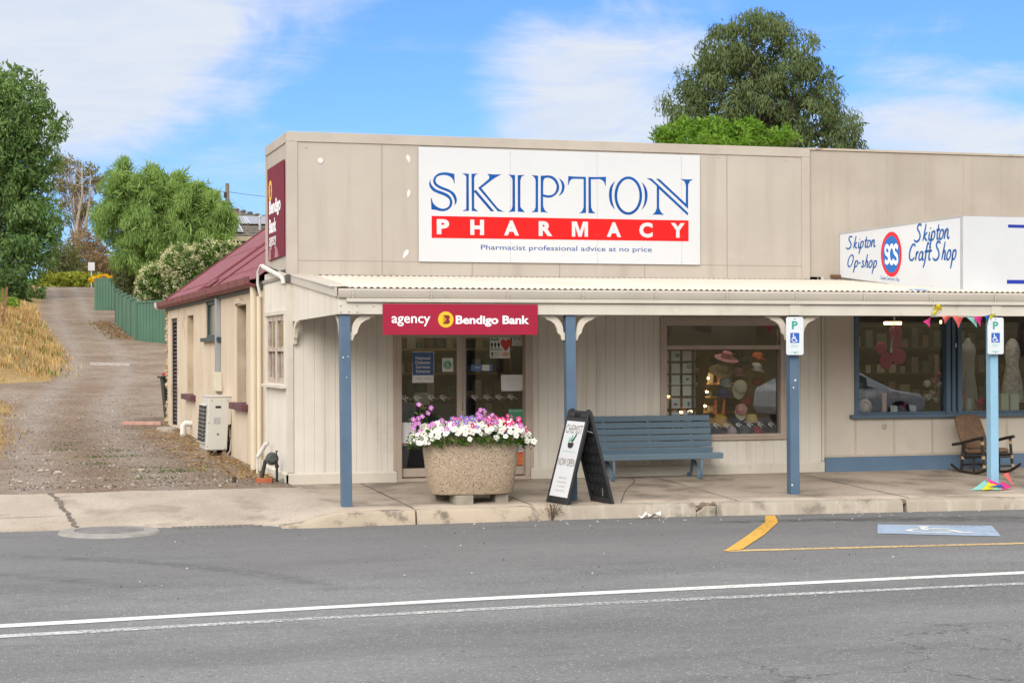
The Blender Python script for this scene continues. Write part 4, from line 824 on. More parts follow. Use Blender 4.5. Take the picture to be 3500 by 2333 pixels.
def cz(u, v):   # local frame follows the panel, which widens towards the street
    k = u/LL; return v*(.60+.405*k)/.60 - .285*k
cf = lambda k: (lambda f: (lambda a, b: f(a, cz(a, b))))(cgs(k))
M_SCR = flat('script_blue', (.02, .10, .30)); M_CB = flat('badge_blue', (.02, .13, .42)); M_CR = flat('badge_red', (.60, .02, .03))
GL = {  # brush script letters: strokes in units of x-height = 1
 'S': ([[(1.25, 1.72), (1.05, 1.95), (.65, 1.85), (.55, 1.45), (.85, 1.05), (1.0, .6), (.75, .15), (.25, .0), (-.15, .25)]], 1.35),
 'k': ([[(.75, 1.9), (.45, .9), (.15, 0)], [(.95, .95), (.45, .5), (.75, .1), (.95, .05)]], .95), 'i': ([[(.45, .95), (.28, .3), (.38, .02), (.55, .2)], [(.62, 1.38), (.58, 1.26)]], .52),
 'p': ([[(.40, 1.0), (.1, -.2), (-.15, -.9)], (.52, .5, .30, .48)], .95), 't': ([[(.62, 1.6), (.32, .5), (.35, .05), (.6, .15)], [(.18, 1.0), (.85, 1.05)]], .62),
 'o': ([(.45, .5, .33, .5)], .88), 'n': ([[(.32, .98), (.05, 0)], [(.15, .45), (.48, .95), (.74, .88), (.64, .35), (.74, .05), (1.0, .18)]], 1.0),
 'O': ([(.75, .95, .52, .95)], 1.45), '-': ([[(.1, .6), (.5, .66)]], .62),
 's': ([[(.62, .85), (.4, .95), (.35, .65), (.52, .35), (.3, .02), (.02, .2)]], .68), 'h': ([[(.75, 1.9), (.4, .8), (.1, 0)], [(.3, .6), (.62, .97), (.75, .65), (.6, .1), (.85, .1)]], .92),
 'C': ([[(1.35, 1.6), (1.15, 1.9), (.7, 1.7), (.3, .9), (.35, .15), (.8, .05), (1.15, .4)]], 1.25), 'r': ([[(.35, 1.0), (.1, 0)], [(.25, .55), (.5, .95), (.7, .9)]], .66),
 'a': ([(.42, .5, .31, .49), [(.88, .95), (.72, .4), (.74, .06), (.98, .14)]], .98), 'f': ([[(1.0, 1.75), (.75, 1.9), (.5, 1.2), (.15, -.2), (-.15, -.85)], [(.15, .95), (.8, 1.0)]], .62),
 'm': ([[(.3, .98), (.05, 0)], [(.2, .55), (.5, .97), (.55, .5), (.42, 0)], [(.55, .6), (.9, .97), (1.0, .5), (.95, .05), (1.1, .1)]], 1.2), 'u': ([[(.3, .95), (.15, .3), (.35, .02), (.65, .5), (.75, .95), (.62, .2), (.85, .05)]], .92), 'y': ([[(.3, .95), (.25, .4), (.55, .3), (.8, .95), (.4, -.5), (.05, -.85)]], .9), ' ': ([], .5)}
def script(s_, x, y, h, surf, m, par, rise=0., w=.22, cond=.82):
    P = []; u = 0
    for ch in s_:
        st, adv = GL[ch]
        for q_ in st:
          if isinstance(q_, tuple):
            P.append([[(x+(u+a+(b-q_[1])*.32)*h*cond, y+b*h+rise*u*h) for a, b in ring(q_[0], q_[1], q_[2]+w*s1, 18, q_[3]+w*s1)] for s1 in (.42, -.5)])
          else: P.append([(x+(u+a)*h*cond, y+b*h+rise*(u)*h) for a, b in stroke(q_, [w*.75]+[w]*(len(q_)-2)+[w*.7] if len(q_) > 2 else w, 4)])
        u += adv
    for p in P: shape(p if isinstance(p[0], list) else [p], surf, m, par, 'letter')
script('Skipton', .12, .385, .082, cf(0), M_SCR, CG, .02, .27, cond=.98); script('Op-shop', .13, .15, .082, cf(0), M_SCR, CG, .02, .27, cond=.98)
script('Skipton', 1.28, .425, .080, cf(0), M_SCR, CG, .02, .27, cond=1.12); script('Craft Shop', 1.17, .25, .080, cf(0), M_SCR, CG, .02, .27, cond=1.12); script('Skipton Community Shop', .70, .038, .020, cf(0), M_SCR, CG, .01, cond=.82)
shape([ring(.89, .31, .175, 40, .235)], cf(0), M_CR, CG, 'badge'); shape([ring(.89, .31, .142, 40, .192)], cf(1), M_CB, CG, 'badge')
for i, ch in enumerate('SCS'):
    q_ = {'S': [(.85, .82), (.55, 1.0), (.2, .85), (.25, .6), (.7, .42), (.8, .15), (.5, 0), (.12, .12)], 'C': [(.9, .8), (.6, 1.0), (.2, .8), (.08, .45), (.3, .08), (.65, 0), (.9, .2)]}[ch]
    shape([[(.775+i*.074+a*.092, .22+b*.18) for a, b in stroke(q_, .24, 5)]], cf(2), M_SW, CG, 'letter')
# ================================================================== verandah over the footpath
VR = thing('verandah', 'cream verandah with corrugated roof and blue timber posts along both shopfronts', 'verandah', (6, -2.2, 0))
M_CORR = mat('cream_corrugated_iron', (.59, .54, .465), .5, (.545, .495, .42), .8, streak=((.50, .44, .36), .3, 6.), dirt=((.42, .36, .28), .3, 1.5, .6)); M_GUT = mat('taupe_gutter', (.48, .435, .38), .45, (.44, .40, .35), 2., dirt=((.30, .25, .2), .3, 3., .62))
M_BLUEP = mat('blue_post_paint', (.088, .142, .212), .55, (.072, .118, .18), 2., bump=.15, bs=50, dirt=((.16, .22, .29), .4, 6., .62)); M_LBLUE = mat('pale_blue_post_paint', (.25, .44, .60), .55, (.22, .40, .56), 2., bump=.15, bs=50, dirt=((.32, .46, .56), .4, 6., .62))
mb = MB(); st_ = .076/8; n = int(13.6/st_); yb_, zb_, yf_, zf_ = -.03, 2.655, -2.26, 2.425; vs = []
for i in range(n+1):
    x = .14+i*st_; w_ = .0095*math.cos(2*math.pi*(x/.076)); sk = max(0, 1-(x-.14)/1.2)*.12
    for k in (0, .5, 1): vs.append((x-sk*(1-k), yb_+(yf_-yb_)*k, zb_+(zf_-zb_)*k+w_))
mb.add(vs, [(i*3+k, (i+1)*3+k, (i+1)*3+k+1, i*3+k+1) for i in range(n) for k in (0, 1)]); mb.build('corrugated_roof', M_CORR, VR, smooth='all')
mb = MB(); X0, X1 = .205, 13.8
gp = [(-2.215, 2.315), (-2.315, 2.305), (-2.33, 2.33), (-2.335, 2.395), (-2.325, 2.408), (-2.318, 2.395), (-2.312, 2.335), (-2.30, 2.322), (-2.225, 2.33)]
mb.prism(gp, (X0, 0, 0), (0, 1, 0), (0, 0, 1), (1, 0, 0), 0, X1-X0)
gt = mb.build('gutter', M_GUT, VR, smooth=True); mb = MB(); x = .36
while x < 13.6: mb.prism([(-2.333, 2.303), (-2.318, 2.298), (-2.338, 2.335), (-2.342, 2.40), (-2.33, 2.41)], (x, 0, 0), (0, 1, 0), (0, 0, 1), (1, 0, 0), 0, .022); x += .93
mb.build('gutter_strap', M_GUT, gt)
mb = MB(); mb.box(.205, 13.8, -2.30, -2.205, 2.115, 2.25); mb.box(.21, 13.8, -2.28, -2.2, 2.25, 2.33)
bm_ = mb.build('beam', M_TRIM, VR, bevel=.004); mb = MB(); mb.prism([(-2.335, 2.256), (-2.338, 2.292), (-2.315, 2.30), (-2.28, 2.30), (-2.28, 2.256)], (.30, 0, 0), (0, 1, 0), (0, 0, 1), (1, 0, 0), 0, 13.4); mb.build('beam_moulding', M_TRIM, bm_)
mb = MB()
for a, b in ((.235, 2.215), (.235, 2.14), (.43, 2.215), (.43, 2.14), (.62, 2.21), (.33, 2.145)): mb.ball((a, -2.302, b), .011, .006, .011, 8, 5)
mb.build('bolt_head', M_METAL, bm_)
for q_ in (5.87, 8.70): mb = MB(); mb.box(q_, q_+.15, -2.312, -2.3005, 2.12, 2.25); mb.build('beam_patch', M_TRIM, bm_)
def post(xc, m, w, d, z0, lean=0.):
    mb = MB(); mb.bar((xc+lean, -2.21, z0), (xc, -2.21, 2.114), w, d, (0, 1, 0)); p = mb.build('post', m, VR, bevel=.006); return p
M_CHIP = flat('chipped_white', (.62, .64, .66)); z_ = lambda y: .045*y-.004
for xc, m, w, d in ((.295, M_BLUEP, .118, .118), (3.03, M_BLUEP, .122, .118), (5.95, M_BLUEP, .122, .122), (8.765, M_LBLUE, .112, .112)):
    p = post(xc, m, w, d, -.115, .018 if xc < 5 else .01)
    mb = MB()
    for i in range(3):
        a, b, r = xc+(rnd.random()-.4)*.09, -.05+2*rnd.random(), .006+.008*rnd.random()
        mb.prism([(a+r*math.cos(t_)*(.7+.5*rnd.random()), b+r*1.2*math.sin(t_)*(.7+.5*rnd.random())) for t_ in (0, .9, 1.9, 2.9, 3.9, 5.1)], (0, -2.21-d/2-.0015, 0), (1, 0, 0), (0, 0, 1), (0, -1, 0), 0, .001)
    if m is M_BLUEP: mb.build('paint_chip', M_CHIP, p)
BR = [(0, -.30), (.035, -.30), (.05, -.245), (.085, -.215), (.10, -.16), (.13, -.105), (.18, -.07), (.225, -.055), (.25, -.03), (.30, -.022), (.30, 0), (.16, 0), (.115, -.02), (.075, -.05), (.04, -.10), (.022, -.15), (.018, -.20), (0, -.215)]
M_BRK = mat('bracket_cream', (.60, .54, .46), .6, (.54, .48, .40), 4., dirt=((.35, .30, .24), .4, 6., .6))
def brk(o, u, n=(0, 1, 0)):
    mb = MB(); mb.prism(BR, o, u, (0, 0, 1), n, -.022, .022); mb.build('bracket', M_BRK, VR, bevel=.003)
for xc in (.295, 3.03, 5.95):
    brk((xc+.062, -2.21, 2.113), (1, 0, 0))
    if xc > 1: brk((xc-.062, -2.21, 2.113), (-1, 0, 0))
brk((.275, -2.145, 2.113), (0, 1, 0), (1, 0, 0)); brk((.085, -.03, 2.08), (0, -1, 0), (1, 0, 0))
# boarded end above the corner post
mb = MB(); p0, p1 = (.06, -.012), (.20, -2.235); ex, ey = p1[0]-p0[0], p1[1]-p0[1]; el_ = math.hypot(ex, ey)
bz = lambda a: 2.07+.045*a/el_; tzv = lambda a: 2.615-.235*a/el_
a = 0.; np_ = int(el_/.035)
for i in range(np_):
    a0, a1 = el_*i/np_, el_*(i+1)/np_
    mb.prism([(a0+.003, bz(a0)), (a1-.003, bz(a1)), (a1-.003, tzv(a1)), (a0+.003, tzv(a0))], (*p0, 0), (ex/el_, ey/el_, 0), (0, 0, 1), (ey/el_, -ex/el_, 0), -.006, .004)
mb.prism([(0, bz(0)+.004), (el_, bz(el_)+.004), (el_, tzv(el_)), (0, tzv(0))], (*p0, 0), (ex/el_, ey/el_, 0), (0, 0, 1), (ey/el_, -ex/el_, 0), -.012, -.0025)
mb.build('end_panel', M_WALL, VR)
mb = MB(); mb.prism([(-.01, 2.562), (el_+.04, 2.318), (el_+.04, 2.425), (-.01, 2.672)], (*p0, 0), (ex/el_, ey/el_, 0), (0, 0, 1), (ey/el_, -ex/el_, 0), .005, .03)
mb.add([(p0[0]-.025, 0, 2.673), (.32, 0, 2.673), (.35, -2.27, 2.438), (p1[0]-.03, -2.27, 2.430)], [(0, 1, 2, 3)]); mb.build('barge_board', M_GUT, VR)
# ---- no-standing permits: two parking plates on the posts
def pplate(xc, yc, arrow, lb):
    t = thing('parking_sign', lb, 'parking sign', (xc, yc, 1.86), 'accessible parking signs on the verandah posts')
    mb = MB(); mb.prism(rrect(xc-.117, xc+.117, 1.628, 2.096, .025), (0, yc, 0), (1, 0, 0), (0, 0, 1), (0, -1, 0), 0, .004); mb.build('plate', M_PLATE, t)
    s0 = XZ(yc-.0055); s1 = XZ(yc-.0065)
    text('P', xc-.040, xc+.038, 1.945, 2.045, s0, M_PGRN, t, .03); shape([[(xc-.062, 1.777), (xc+.06, 1.777), (xc+.06, 1.90), (xc-.062, 1.90)]], s0, M_PBLU, t, 'emblem'); shape(wheelchair(.115, xc-.062, 1.778), s1, M_SW, t)
    text('ONLY', xc-.048, xc+.045, 1.722, 1.757, s0, M_PGRN2, t, .0)
    a = [(-.05, .004), (.03, .004), (.028, .012), (.024, .016), (.056, 0), (.024, -.016), (.028, -.012), (.03, -.004), (-.05, -.004)]
    shape([[(xc+p*arrow, 1.662+q) for p, q in a]], s0, M_PGRN2, t, 'arrow')
    mb = MB(); mb.ball((xc, yc-.005, 2.073), .008, .004, .008, 8, 5); mb.ball((xc, yc-.0075, 1.652), .008, .004, .008, 8, 5); mb.build('bolt', M_SCREW, t)
M_PLATE = mat('plate_white', (.62, .655, .68), .4, (.58, .62, .65), 3.); M_PGRN = flat('plate_green', (.02, .30, .22)); M_PGRN2 = flat('plate_green_faded', (.22, .52, .45)); M_PBLU = flat('plate_blue', (.02, .10, .42))
pplate(5.918, -2.35, 1, 'accessible parking plate with arrow pointing right, on the dark blue post'); pplate(8.742, -2.335, -1, 'accessible parking plate with arrow pointing left, on the pale blue post')
# ================================================================== rendered rear wing along the driveway
RB = thing('rendered_building', 'cream rendered old wing with a maroon iron roof along the gravel driveway', 'building', (1.5, 8.5, 0))
M_REND = mat('cream_render', (.58, .49, .375), .85, (.52, .435, .33), .9, bump=.35, bs=12, streak=((.42, .27, .13), .5, 2.6), dirt=((.36, .23, .12), .75, 1.1, .55)); M_REVEAL = mat('render_reveal', (.50, .415, .30), .9, (.38, .30, .21), 2.2, dirt=((.17, .12, .08), .7, 3., .62), streak=((.25, .19, .12), .5, 5.))
N1, N2, GW, DO = (10.59, 11.64, .88, 2.37), (3.72, 4.74, .90, 2.385), (6.95, 8.68, 1.93, 2.56), (13.48, 14.7, .2, 2.37)
def wallstrip(mb, y0, y1, holes, z0, z1, d=.32):
    ys_ = sorted({y0, y1}|{h for H in holes for h in H[:2]})
    for a, b in zip(ys_, ys_[1:]):
        zz = [(z0, z1)]
        for H in holes:
            if H[0] <= a+1e-6 and H[1] >= b-1e-6: zz = [(p, min(q, H[2])) for p, q in zz]+[(max(p, H[3]), q) for p, q in zz]
        for p, q in zz:
            if q-p > .01: mb.box(0, d, a, b, p, q)
mb = MB(); wallstrip(mb, 1.94, 15.38, [N1, N2, GW, DO], -.15, 2.66)
import bmesh
bmz = None
mb.box(.32, 4.8, 15.1, 15.379, -.1, 2.66); mb.box(4.5, 4.8, 2, 15.1, -.1, 2.66); mb.prism([(0.0, 2.66), (4.8, 2.66), (2.4, 4.4)], (0, 15.1, 0), (1, 0, 0), (0, 0, 1), (0, 1, 0), 0, .27)
w_ = mb.build('wall', M_REND, RB)
mb = MB()
for H in (N1, N2): mb.box(.20, .30, H[0]-.05, H[1]+.05, H[2]-.05, H[3]+.05); mb.box(.004, .20, H[1]-.006, H[1]+.0, H[2]+.001, H[3]-.001)
mb.build('blind_recess', M_REVEAL, RB)
mb = MB(); M_SILL = mat('maroon_sill', (.115, .038, .048), .6, (.085, .03, .038), 5.)
for y0, y1, z in ((10.25, 11.85, .80), (3.55, 4.95, .82)): mb = MB(); mb.box(-.10, .19, y0, y1, z, z+.10); mb.build('sill', M_SILL, RB, bevel=.006)
mb = MB(); mb.prism([(0, 0), (.5, .10), (.95, .12), (1.06, .03), (1.06, .0), (.9, .035), (.5, .02)], (0, 3.70, 2.385), (0, 1, 0), (0, 0, 1), (-1, 0, 0), 0, .03); mb.build('hood', M_REND, RB)
M_GREEN = mat('dark_green_joinery', (.030, .058, .056), .5, (.024, .046, .045), 4.)
mb = MB(); mb.box(.02, .12, GW[0], GW[0]+.09, GW[2], GW[3]); mb.box(.02, .12, GW[1]-.09, GW[1], GW[2], GW[3]); mb.box(.02, .12, GW[0], GW[1], GW[3]-.07, GW[3]); mb.box(.02, .12, GW[0], GW[1], GW[2], GW[2]+.05); mb.box(.02, .12, 7.35, 7.5, GW[2], GW[3])
gw = mb.build('window', M_GREEN, RB, bevel=.004); mb = MB(); mb.box(.06, .066, GW[0], GW[1], GW[2], GW[3]); mb.build('pane', mat('obscure_pane', (.20, .21, .20), .15, (.16, .17, .17), 3., spec=.6), gw); mb = MB(); mb.box(-.07, .12, GW[0]-.35, GW[1]+.25, GW[2]-.07, GW[2]-.002); mb.build('sill', M_GREEN, gw)
M_DOOR = mat('brown_louvre_door', (.045, .028, .028), .6, (.035, .022, .022), 3.)
mb = MB(); mb.box(.03, .10, DO[0], DO[0]+.09, DO[2]-.02, DO[3]); mb.box(.03, .10, DO[1]-.09, DO[1], DO[2]-.02, DO[3]); mb.box(.03, .10, DO[0], DO[1], DO[3]-.09, DO[3]); mb.box(.09, .12, DO[0], DO[1], DO[2], DO[3])
for i in range(26): mb.prism([(.035, 0), (.085, .055), (.09, .05), (.04, -.005)], (0, DO[0]+.09, DO[2]+.08+i*.077), (1, 0, 0), (0, 0, 1), (0, 1, 0), 0, DO[1]-DO[0]-.18)
mb.build('louvre_door', M_DOOR, RB)
mb = MB(); mb.box(-.035, .3, 2.05, 15.45, 2.545, 2.66); mb.build('fascia', mat('green_grey_fascia', (.065, .078, .072), .6, (.05, .062, .058), 2., dirt=((.16, .12, .08), .4, 3., .6)), RB)
M_ROOF = mat('maroon_iron', (.185, .036, .052), .55, (.155, .032, .045), 1.2, streak=((.26, .10, .12), .4, 5.), dirt=((.30, .16, .17), .5, 1.4, .6)); M_GUTM = mat('maroon_gutter', (.17, .035, .04), .5, (.13, .028, .032), 2.)
mb = MB(); vs = []; st_ = .076/6; n = int(13.75/st_)
for i in range(n+1):
    y = 1.98+i*st_; w_ = .009*math.cos(2*math.pi*y/.076)
    for k in (0, 1): vs.append((-.10+2.5*k, y, 2.70+1.82*k+w_))
mb.add(vs, [(i*2, i*2+1, i*2+3, i*2+2) for i in range(n)]); rf = mb.build('roof', M_ROOF, RB, smooth='all')
mb = MB(); mb.add([(2.4, 2.0, 4.52), (2.4, 15.73, 4.52), (4.9, 15.73, 2.70), (4.9, 2.0, 2.70)], [(0, 1, 2, 3)]); mb.build('roof', M_ROOF, RB)
mb = MB()
for y in (15.70,): mb.bar((-.12, y, 2.705), (2.42, y, 4.556), .09, .035)
for y in (9.2, 9.35, 9.6, 7.1): mb.bar((-.05, y, 2.755), (2.4, y-.0, 4.545), .035, .03)
mb.bar((-.02, 8.4, 2.80), (.16, 8.4, 2.93), .5, .03); mb.bar((2.4, 2, 4.535), (2.4, 15.7, 4.535), .14, .05); mb.build('ridge_and_barge', M_GUTM, rf)
mb = MB()
for k in (.12, .5, .88):
    for i in range(60): mb.ball((-.10+2.5*k, 2.05+i*.228, 2.715+1.82*k), .012, .012, .012, 5, 3)
mb.build('roof_screw', M_GUTM, rf)
gp = [(-.02, 2.60), (-.13, 2.60), (-.165, 2.64), (-.175, 2.735), (-.16, 2.74), (-.15, 2.65), (-.03, 2.615)]
mb = MB(); mb.prism(gp, (0, 2.30, 0), (1, 0, 0), (0, 0, 1), (0, 1, 0), 0, 13.75); g2 = mb.build('gutter', M_GUTM, RB); mb = MB(); y = 2.6
while y < 15.9: mb.prism([(-.13, 2.595), (-.17, 2.638), (-.18, 2.74), (-.165, 2.74), (-.155, 2.645), (-.12, 2.605)], (0, y, 0), (1, 0, 0), (0, 0, 1), (0, 1, 0), 0, .025); y += .92
mb.build('gutter_strap', M_GUTM, g2); mb = MB(); mb.prism([(-.02, 2.598), (-.13, 2.598), (-.168, 2.64), (-.18, 2.742), (-.02, 2.74)], (0, 16.05, 0), (1, 0, 0), (0, 0, 1), (0, 1, 0), 0, .45); mb.build('gutter_end', mat('gutter_end_white', (.6, .6, .58), .5), g2)
mb = MB()   # broken render exposing stone at the far corner
q = random.Random(5)
for i in range(34):
    z = .12+i*.073; r_ = rock((.0+.05*q.random(), 15.36+.05*q.random(), z), .055+.03*q.random(), 200+i, .8); mb.add(r_.v, r_.f)
mb.build('exposed_stone', mat('exposed_stone', (.44, .33, .21), .95, (.30, .20, .11), 9., bump=.8), RB)
mb = MB()   # grey conduit and box
mb.box(-.075, -.001, 6.66, 6.84, 1.22, 2.56); cd = mb.build('cable_duct', mat('grey_duct', (.27, .285, .30), .5, (.24, .255, .27), 3.), RB, bevel=.006)
mb = MB(); mb.box(-.12, -.001, 6.50, 6.70, 1.05, 1.36); mb.build('junction_box', mat('cream_box', (.60, .57, .44), .5), cd, bevel=.008); mb = MB(); mb.tube([(-.06, 6.6, 1.05), (-.06, 6.6, .7)], .03, 8); mb.tube([(-.05, 6.8, 2.56), (-.05, 6.8, 2.62), (-.04, 6.4, 2.635), (-.04, 2.5, 2.62)], .012, 6); mb.build('conduit', mat('conduit_grey', (.5, .48, .44), .5), cd)
# ================================================================== services by the corner
DP = thing('downpipe', 'cream round downpipe at the joint of the shop and the rendered wing', 'downpipe', (-.06, 2.45, 0)); M_DPIPE = mat('cream_pipe', (.60, .53, .40), .45, (.55, .48, .36), 2., dirt=((.38, .30, .22), .3, 4., .6))
mb = MB(); mb.tube([(-.07, 2.48, .02), (-.07, 2.48, 2.60)], .05, 14); mb.build('pipe', M_DPIPE, DP, smooth=True)
mb = MB(); mb.tube([(-.05, 2.10, .05), (-.05, 2.10, 2.45)], .035, 10); mb.build('side_pipe', M_DPIPE, DP, smooth=True)
mb = MB(); mb.tube([(-.05, 1.96, 2.44), (-.09, 1.97, 2.62), (-.09, 1.93, 2.78), (-.07, 1.8, 2.86), (-.05, 1.7, 2.86)], .019, 10)
tag(mb.build('overflow_pipe', mat('white_pvc', (.62, .60, .55), .4), smooth=True, loc=(-.07, 1.9, 2.6)), 'bent white pipe arching from the maroon gutter to the parapet', 'pipe')
mb = MB(); mb.tube([(-.055, 1.66, 2.835), (-.05, .15, 2.64)], .034, 12); mb.tube([(-.05, .20, 2.645), (-.05, .02, 2.60), (-.05, -.01, 2.54)], .03, 12)
tag(mb.build('parapet_pipe', mat('white_pvc_dull', (.60, .58, .53), .45, (.5, .47, .42), 5.), smooth=True, loc=(-.05, .8, 2.75)), 'straight white pipe sloping under the parapet above the side window', 'pipe')
mb = MB(); mb.box(-.03, .055, -.05, .06, 2.565, 2.66); tag(mb.build('rainhead', mat('dark_metal', (.09, .085, .08), .6), loc=(0, 0, 2.6)), 'small dark metal outlet box at the corner under the parapet', 'outlet box')
M_PIPEB = mat('black_pipe', (.022, .023, .024), .5); M_REG = mat('regulator_grey', (.06, .07, .066), .5, (.05, .056, .053), 9.)
GR = thing('gas_regulator', 'grey gas regulator between two black pipes at the building corner', 'gas meter', (-.2, .35, 0))
mb = MB(); mb.tube([(-.30, .34, -.03), (-.275, .34, .12), (-.235, .34, .30)], .026, 10); mb.build('inlet_pipe', M_PIPEB, GR, smooth=True)
mb = MB(); mb.tube([(-.095, .30, -.03), (-.095, .30, .27)], .017, 10); mb.lathe([(.02, .2), (.027, .205), (.027, .235), (.02, .24)], 10, (-.095, .30, 0)); mb.tube([(-.10, .30, .33), (-.10, .30, .41)], .009, 8); mb.tube([(-.115, .30, .41), (-.08, .30, .41)], .009, 6); mb.build('outlet_pipe', M_PIPEB, GR, smooth=True)
mb = MB(); mb.lathe([(.002, -.05), (.045, -.05), (.06, -.02), (.085, -.012), (.085, .012), (.06, .02), (.04, .05), (.002, .055)], 16); mb.v = [(-.155+a, .31+c*.9, .315+b) for a, b, c in mb.v]; mb.tube([(-.24, .335, .305), (-.09, .30, .30)], .024, 8); mb.build('regulator', M_REG, GR, smooth=True)
mb = MB(); mb.tube([(-.20, 1.28, .28), (-.10, 1.25, .45), (-.06, 1.22, .47)], .03, 10); mb.tube([(-.20, 1.28, .30), (-.20, 1.28, -.02)], .018, 8); mb.tube([(-.13, 1.25, .25), (-.13, 1.25, -.02)], .018, 8)
tag(mb.build('waste_pipe', mat('white_waste_pipe', (.60, .58, .54), .45, (.45, .42, .38), 8.), smooth=True, loc=(-.15, 1.25, 0)), 'angled white waste pipe beside the gas regulator', 'pipe')
mb = MB(); mb.bar((-.36, .30, .035), (-.16, .24, .035), .11, .075); tag(mb.build('brick', mat('orange_brick', (.40, .12, .055), .9, (.30, .085, .04), 14., bump=.6), loc=(-.26, .27, 0), bevel=.006), 'loose orange brick lying under the gas regulator', 'brick')
mb = MB(); mb.tube([(-.62, .45, -.02), (-.62, .45, .085)], .028, 8); tag(mb.build('pipe_stub', mat('rusty_stub', (.07, .045, .032), .9), loc=(-.62, .45, 0)), 'short rusty pipe stub sticking out of the gravel', 'pipe')
mb = rock((0, 0, .02), .07, 71, .7); tag(mb.build('stone', mat('grey_stone', (.14, .13, .12), .9), loc=(-.03, .16, 0), local=True), 'dark grey stone against the plinth at the building corner', 'stone')
mb = MB(); mb.tube([(.0, 10.9, .36), (-.12, 10.9, .37), (-.16, 10.9, .33), (-.16, 10.9, .10)], .055, 12); tag(mb.build('vent_pipe', mat('white_pvc_elbow', (.62, .60, .56), .4), smooth=True, loc=(-.1, 10.9, .1)), 'short white elbow pipe low on the rendered wall', 'pipe')
mb = MB(); mb.lathe([(.01, 0), (.42, 0), (.36, .10), (.01, .11)], 18, (-.22, 13.2, .10), .55, 1.6); tag(mb.build('door_step', mat('step_concrete', (.34, .31, .27), .9, (.27, .24, .2), 6., bump=.6), loc=(-.2, 13.2, .1), smooth=True), 'low rounded concrete step under the louvred side door', 'step')
# air conditioner standing against the rendered wall
AC = thing('air_conditioner', 'dented cream air conditioner unit leaning back by the rendered wall', 'air conditioner', (-.24, 5.9, .10))
M_ACB = mat('ac_cream', (.52, .505, .46), .5, (.47, .455, .41), 1.5, streak=((.36, .22, .10), .3, 5.), dirt=((.36, .25, .15), .4, 3., .64)); M_ACG = mat('ac_grille_dark', (.02, .02, .02), .6)
LX = lambda x, z: x-.06*(z-.15)*-1.1
def lean(mb):
    mb.v = [(v[0]+.055*(v[2]-.16), v[1], v[2]) for v in mb.v]; return mb
mb = MB(); mb.prism([(-.40, .165), (-.075, .165), (-.075, .55), (-.03, .56), (-.03, .985), (-.40, .985)], (0, 5.35, 0), (1, 0, 0), (0, 0, 1), (0, 1, 0), 0, .86); lean(mb).build('casing', M_ACB, AC, bevel=.012)
mb = MB(); mb.box(-.41, -.02, 5.34, 6.22, .986, 1.0); lean(mb).build('lid', M_ACB, AC, bevel=.004)
mb = MB(); mb.box(-.445, -.401, 5.52, 6.16, .26, .87); gr_ = lean(mb).build('grille', M_ACB, AC, bevel=.01); mb = MB()
for i in range(9):
    for k in range(7): mb.box(-.448, -.4455, 5.55+k*.085, 5.625+k*.085, .29+i*.063, .345+i*.063)
lean(mb).build('grille_slot', M_ACG, gr_)
mb = MB()
for k in range(9): mb.box(-.448, -.442, 5.521-.003, 5.5205, .275+k*.065, .328+k*.065)
for k in range(9): mb.box(-.439, -.409, 5.5165, 5.5195, .29+k*.063, .345+k*.063)
lean(mb).build('grille_slot', M_ACG, gr_)
mb = MB(); mb.box(-.25, -.165, 5.345, 5.3495, .815, .85); mb.build('handle_recess', M_ACG, AC); mb = MB(); mb.box(-.275, -.175, 5.347, 5.3495, .57, .67); mb.build('rating_label', mat('label_grey', (.40, .40, .39), .6, (.28, .28, .28), 40.), AC)
mb = MB()
for a, b in ((-.345, .93), (-.10, .93), (-.375, .59), (-.385, .22), (-.11, .19), (-.22, .415)): mb.ball((a+.055*(b-.16), 5.349, b), .009, .005, .009, 6, 4)
mb.ball((-.215, 5.349, .41), .022, .006, .015, 7, 4); mb.build('screw', M_SCREW, AC)
mb = MB(); mb.box(-.40, -.34, 5.40, 6.15, .06, .165); mb.box(-.14, -.08, 5.40, 6.15, .06, .165); mb.box(-.5, -.0, 5.25, 6.3, .03, .075); mb.build('base', mat('ac_base', (.30, .22, .15), .9, (.2, .14, .1), 8.), AC)
mb = MB(); mb.tube([(-.05, 5.45, .30), (.0, 5.42, .34), (-.02, 5.4, .15), (-.07, 5.4, .08)], .012, 6); mb.tube([(-.03, 5.5, .6), (-.01, 5.45, .35)], .02, 6); mb.build('pipework', mat('lagging', (.42, .40, .36), .8), AC)
# wheelie bin behind the far corner
BN = thing('wheelie_bin', 'dark green wheelie bin with a red lid behind the far building corner', 'bin', (.24, 16.9, .2)); M_BIN = mat('bin_green', (.012, .022, .016), .5)
mb = MB(); b0 = [(.09, 16.6), (.57, 16.6), (.57, 17.1), (.09, 17.1)]; b1 = [(.01, 16.52), (.61, 16.52), (.61, 17.2), (.01, 17.2)]
mb.add([(x, y, .22) for x, y in b0]+[(x, y, 1.12) for x, y in b1], [(0, 1, 2, 3), (7, 6, 5, 4)]+[(i, (i+1) % 4, 4+(i+1) % 4, 4+i) for i in range(4)]); mb.box(-.05, .64, 16.48, 17.26, 1.12, 1.17); mb.build('body', M_BIN, BN, bevel=.015)
mb = MB(); mb.prism([(.05, 1.171), (.65, 1.171), (.65, 1.24), (.31, 1.26), (.07, 1.23)], (0, 16.5, 0), (1, 0, 0), (0, 0, 1), (0, 1, 0), 0, .72); mb.tube([(.07, 16.45, 1.22), (.07, 17.2, 1.22)], .03, 8); mb.build('lid', mat('bin_red', (.45, .02, .025), .5), BN, bevel=.01)
mb = MB(); mb.tube([(.6, 16.58, .31), (.6, 16.66, .31)], .1, 14); mb.tube([(.6, 17.04, .31), (.6, 17.12, .31)], .1, 14); mb.build('wheel', M_PIPEB, BN)
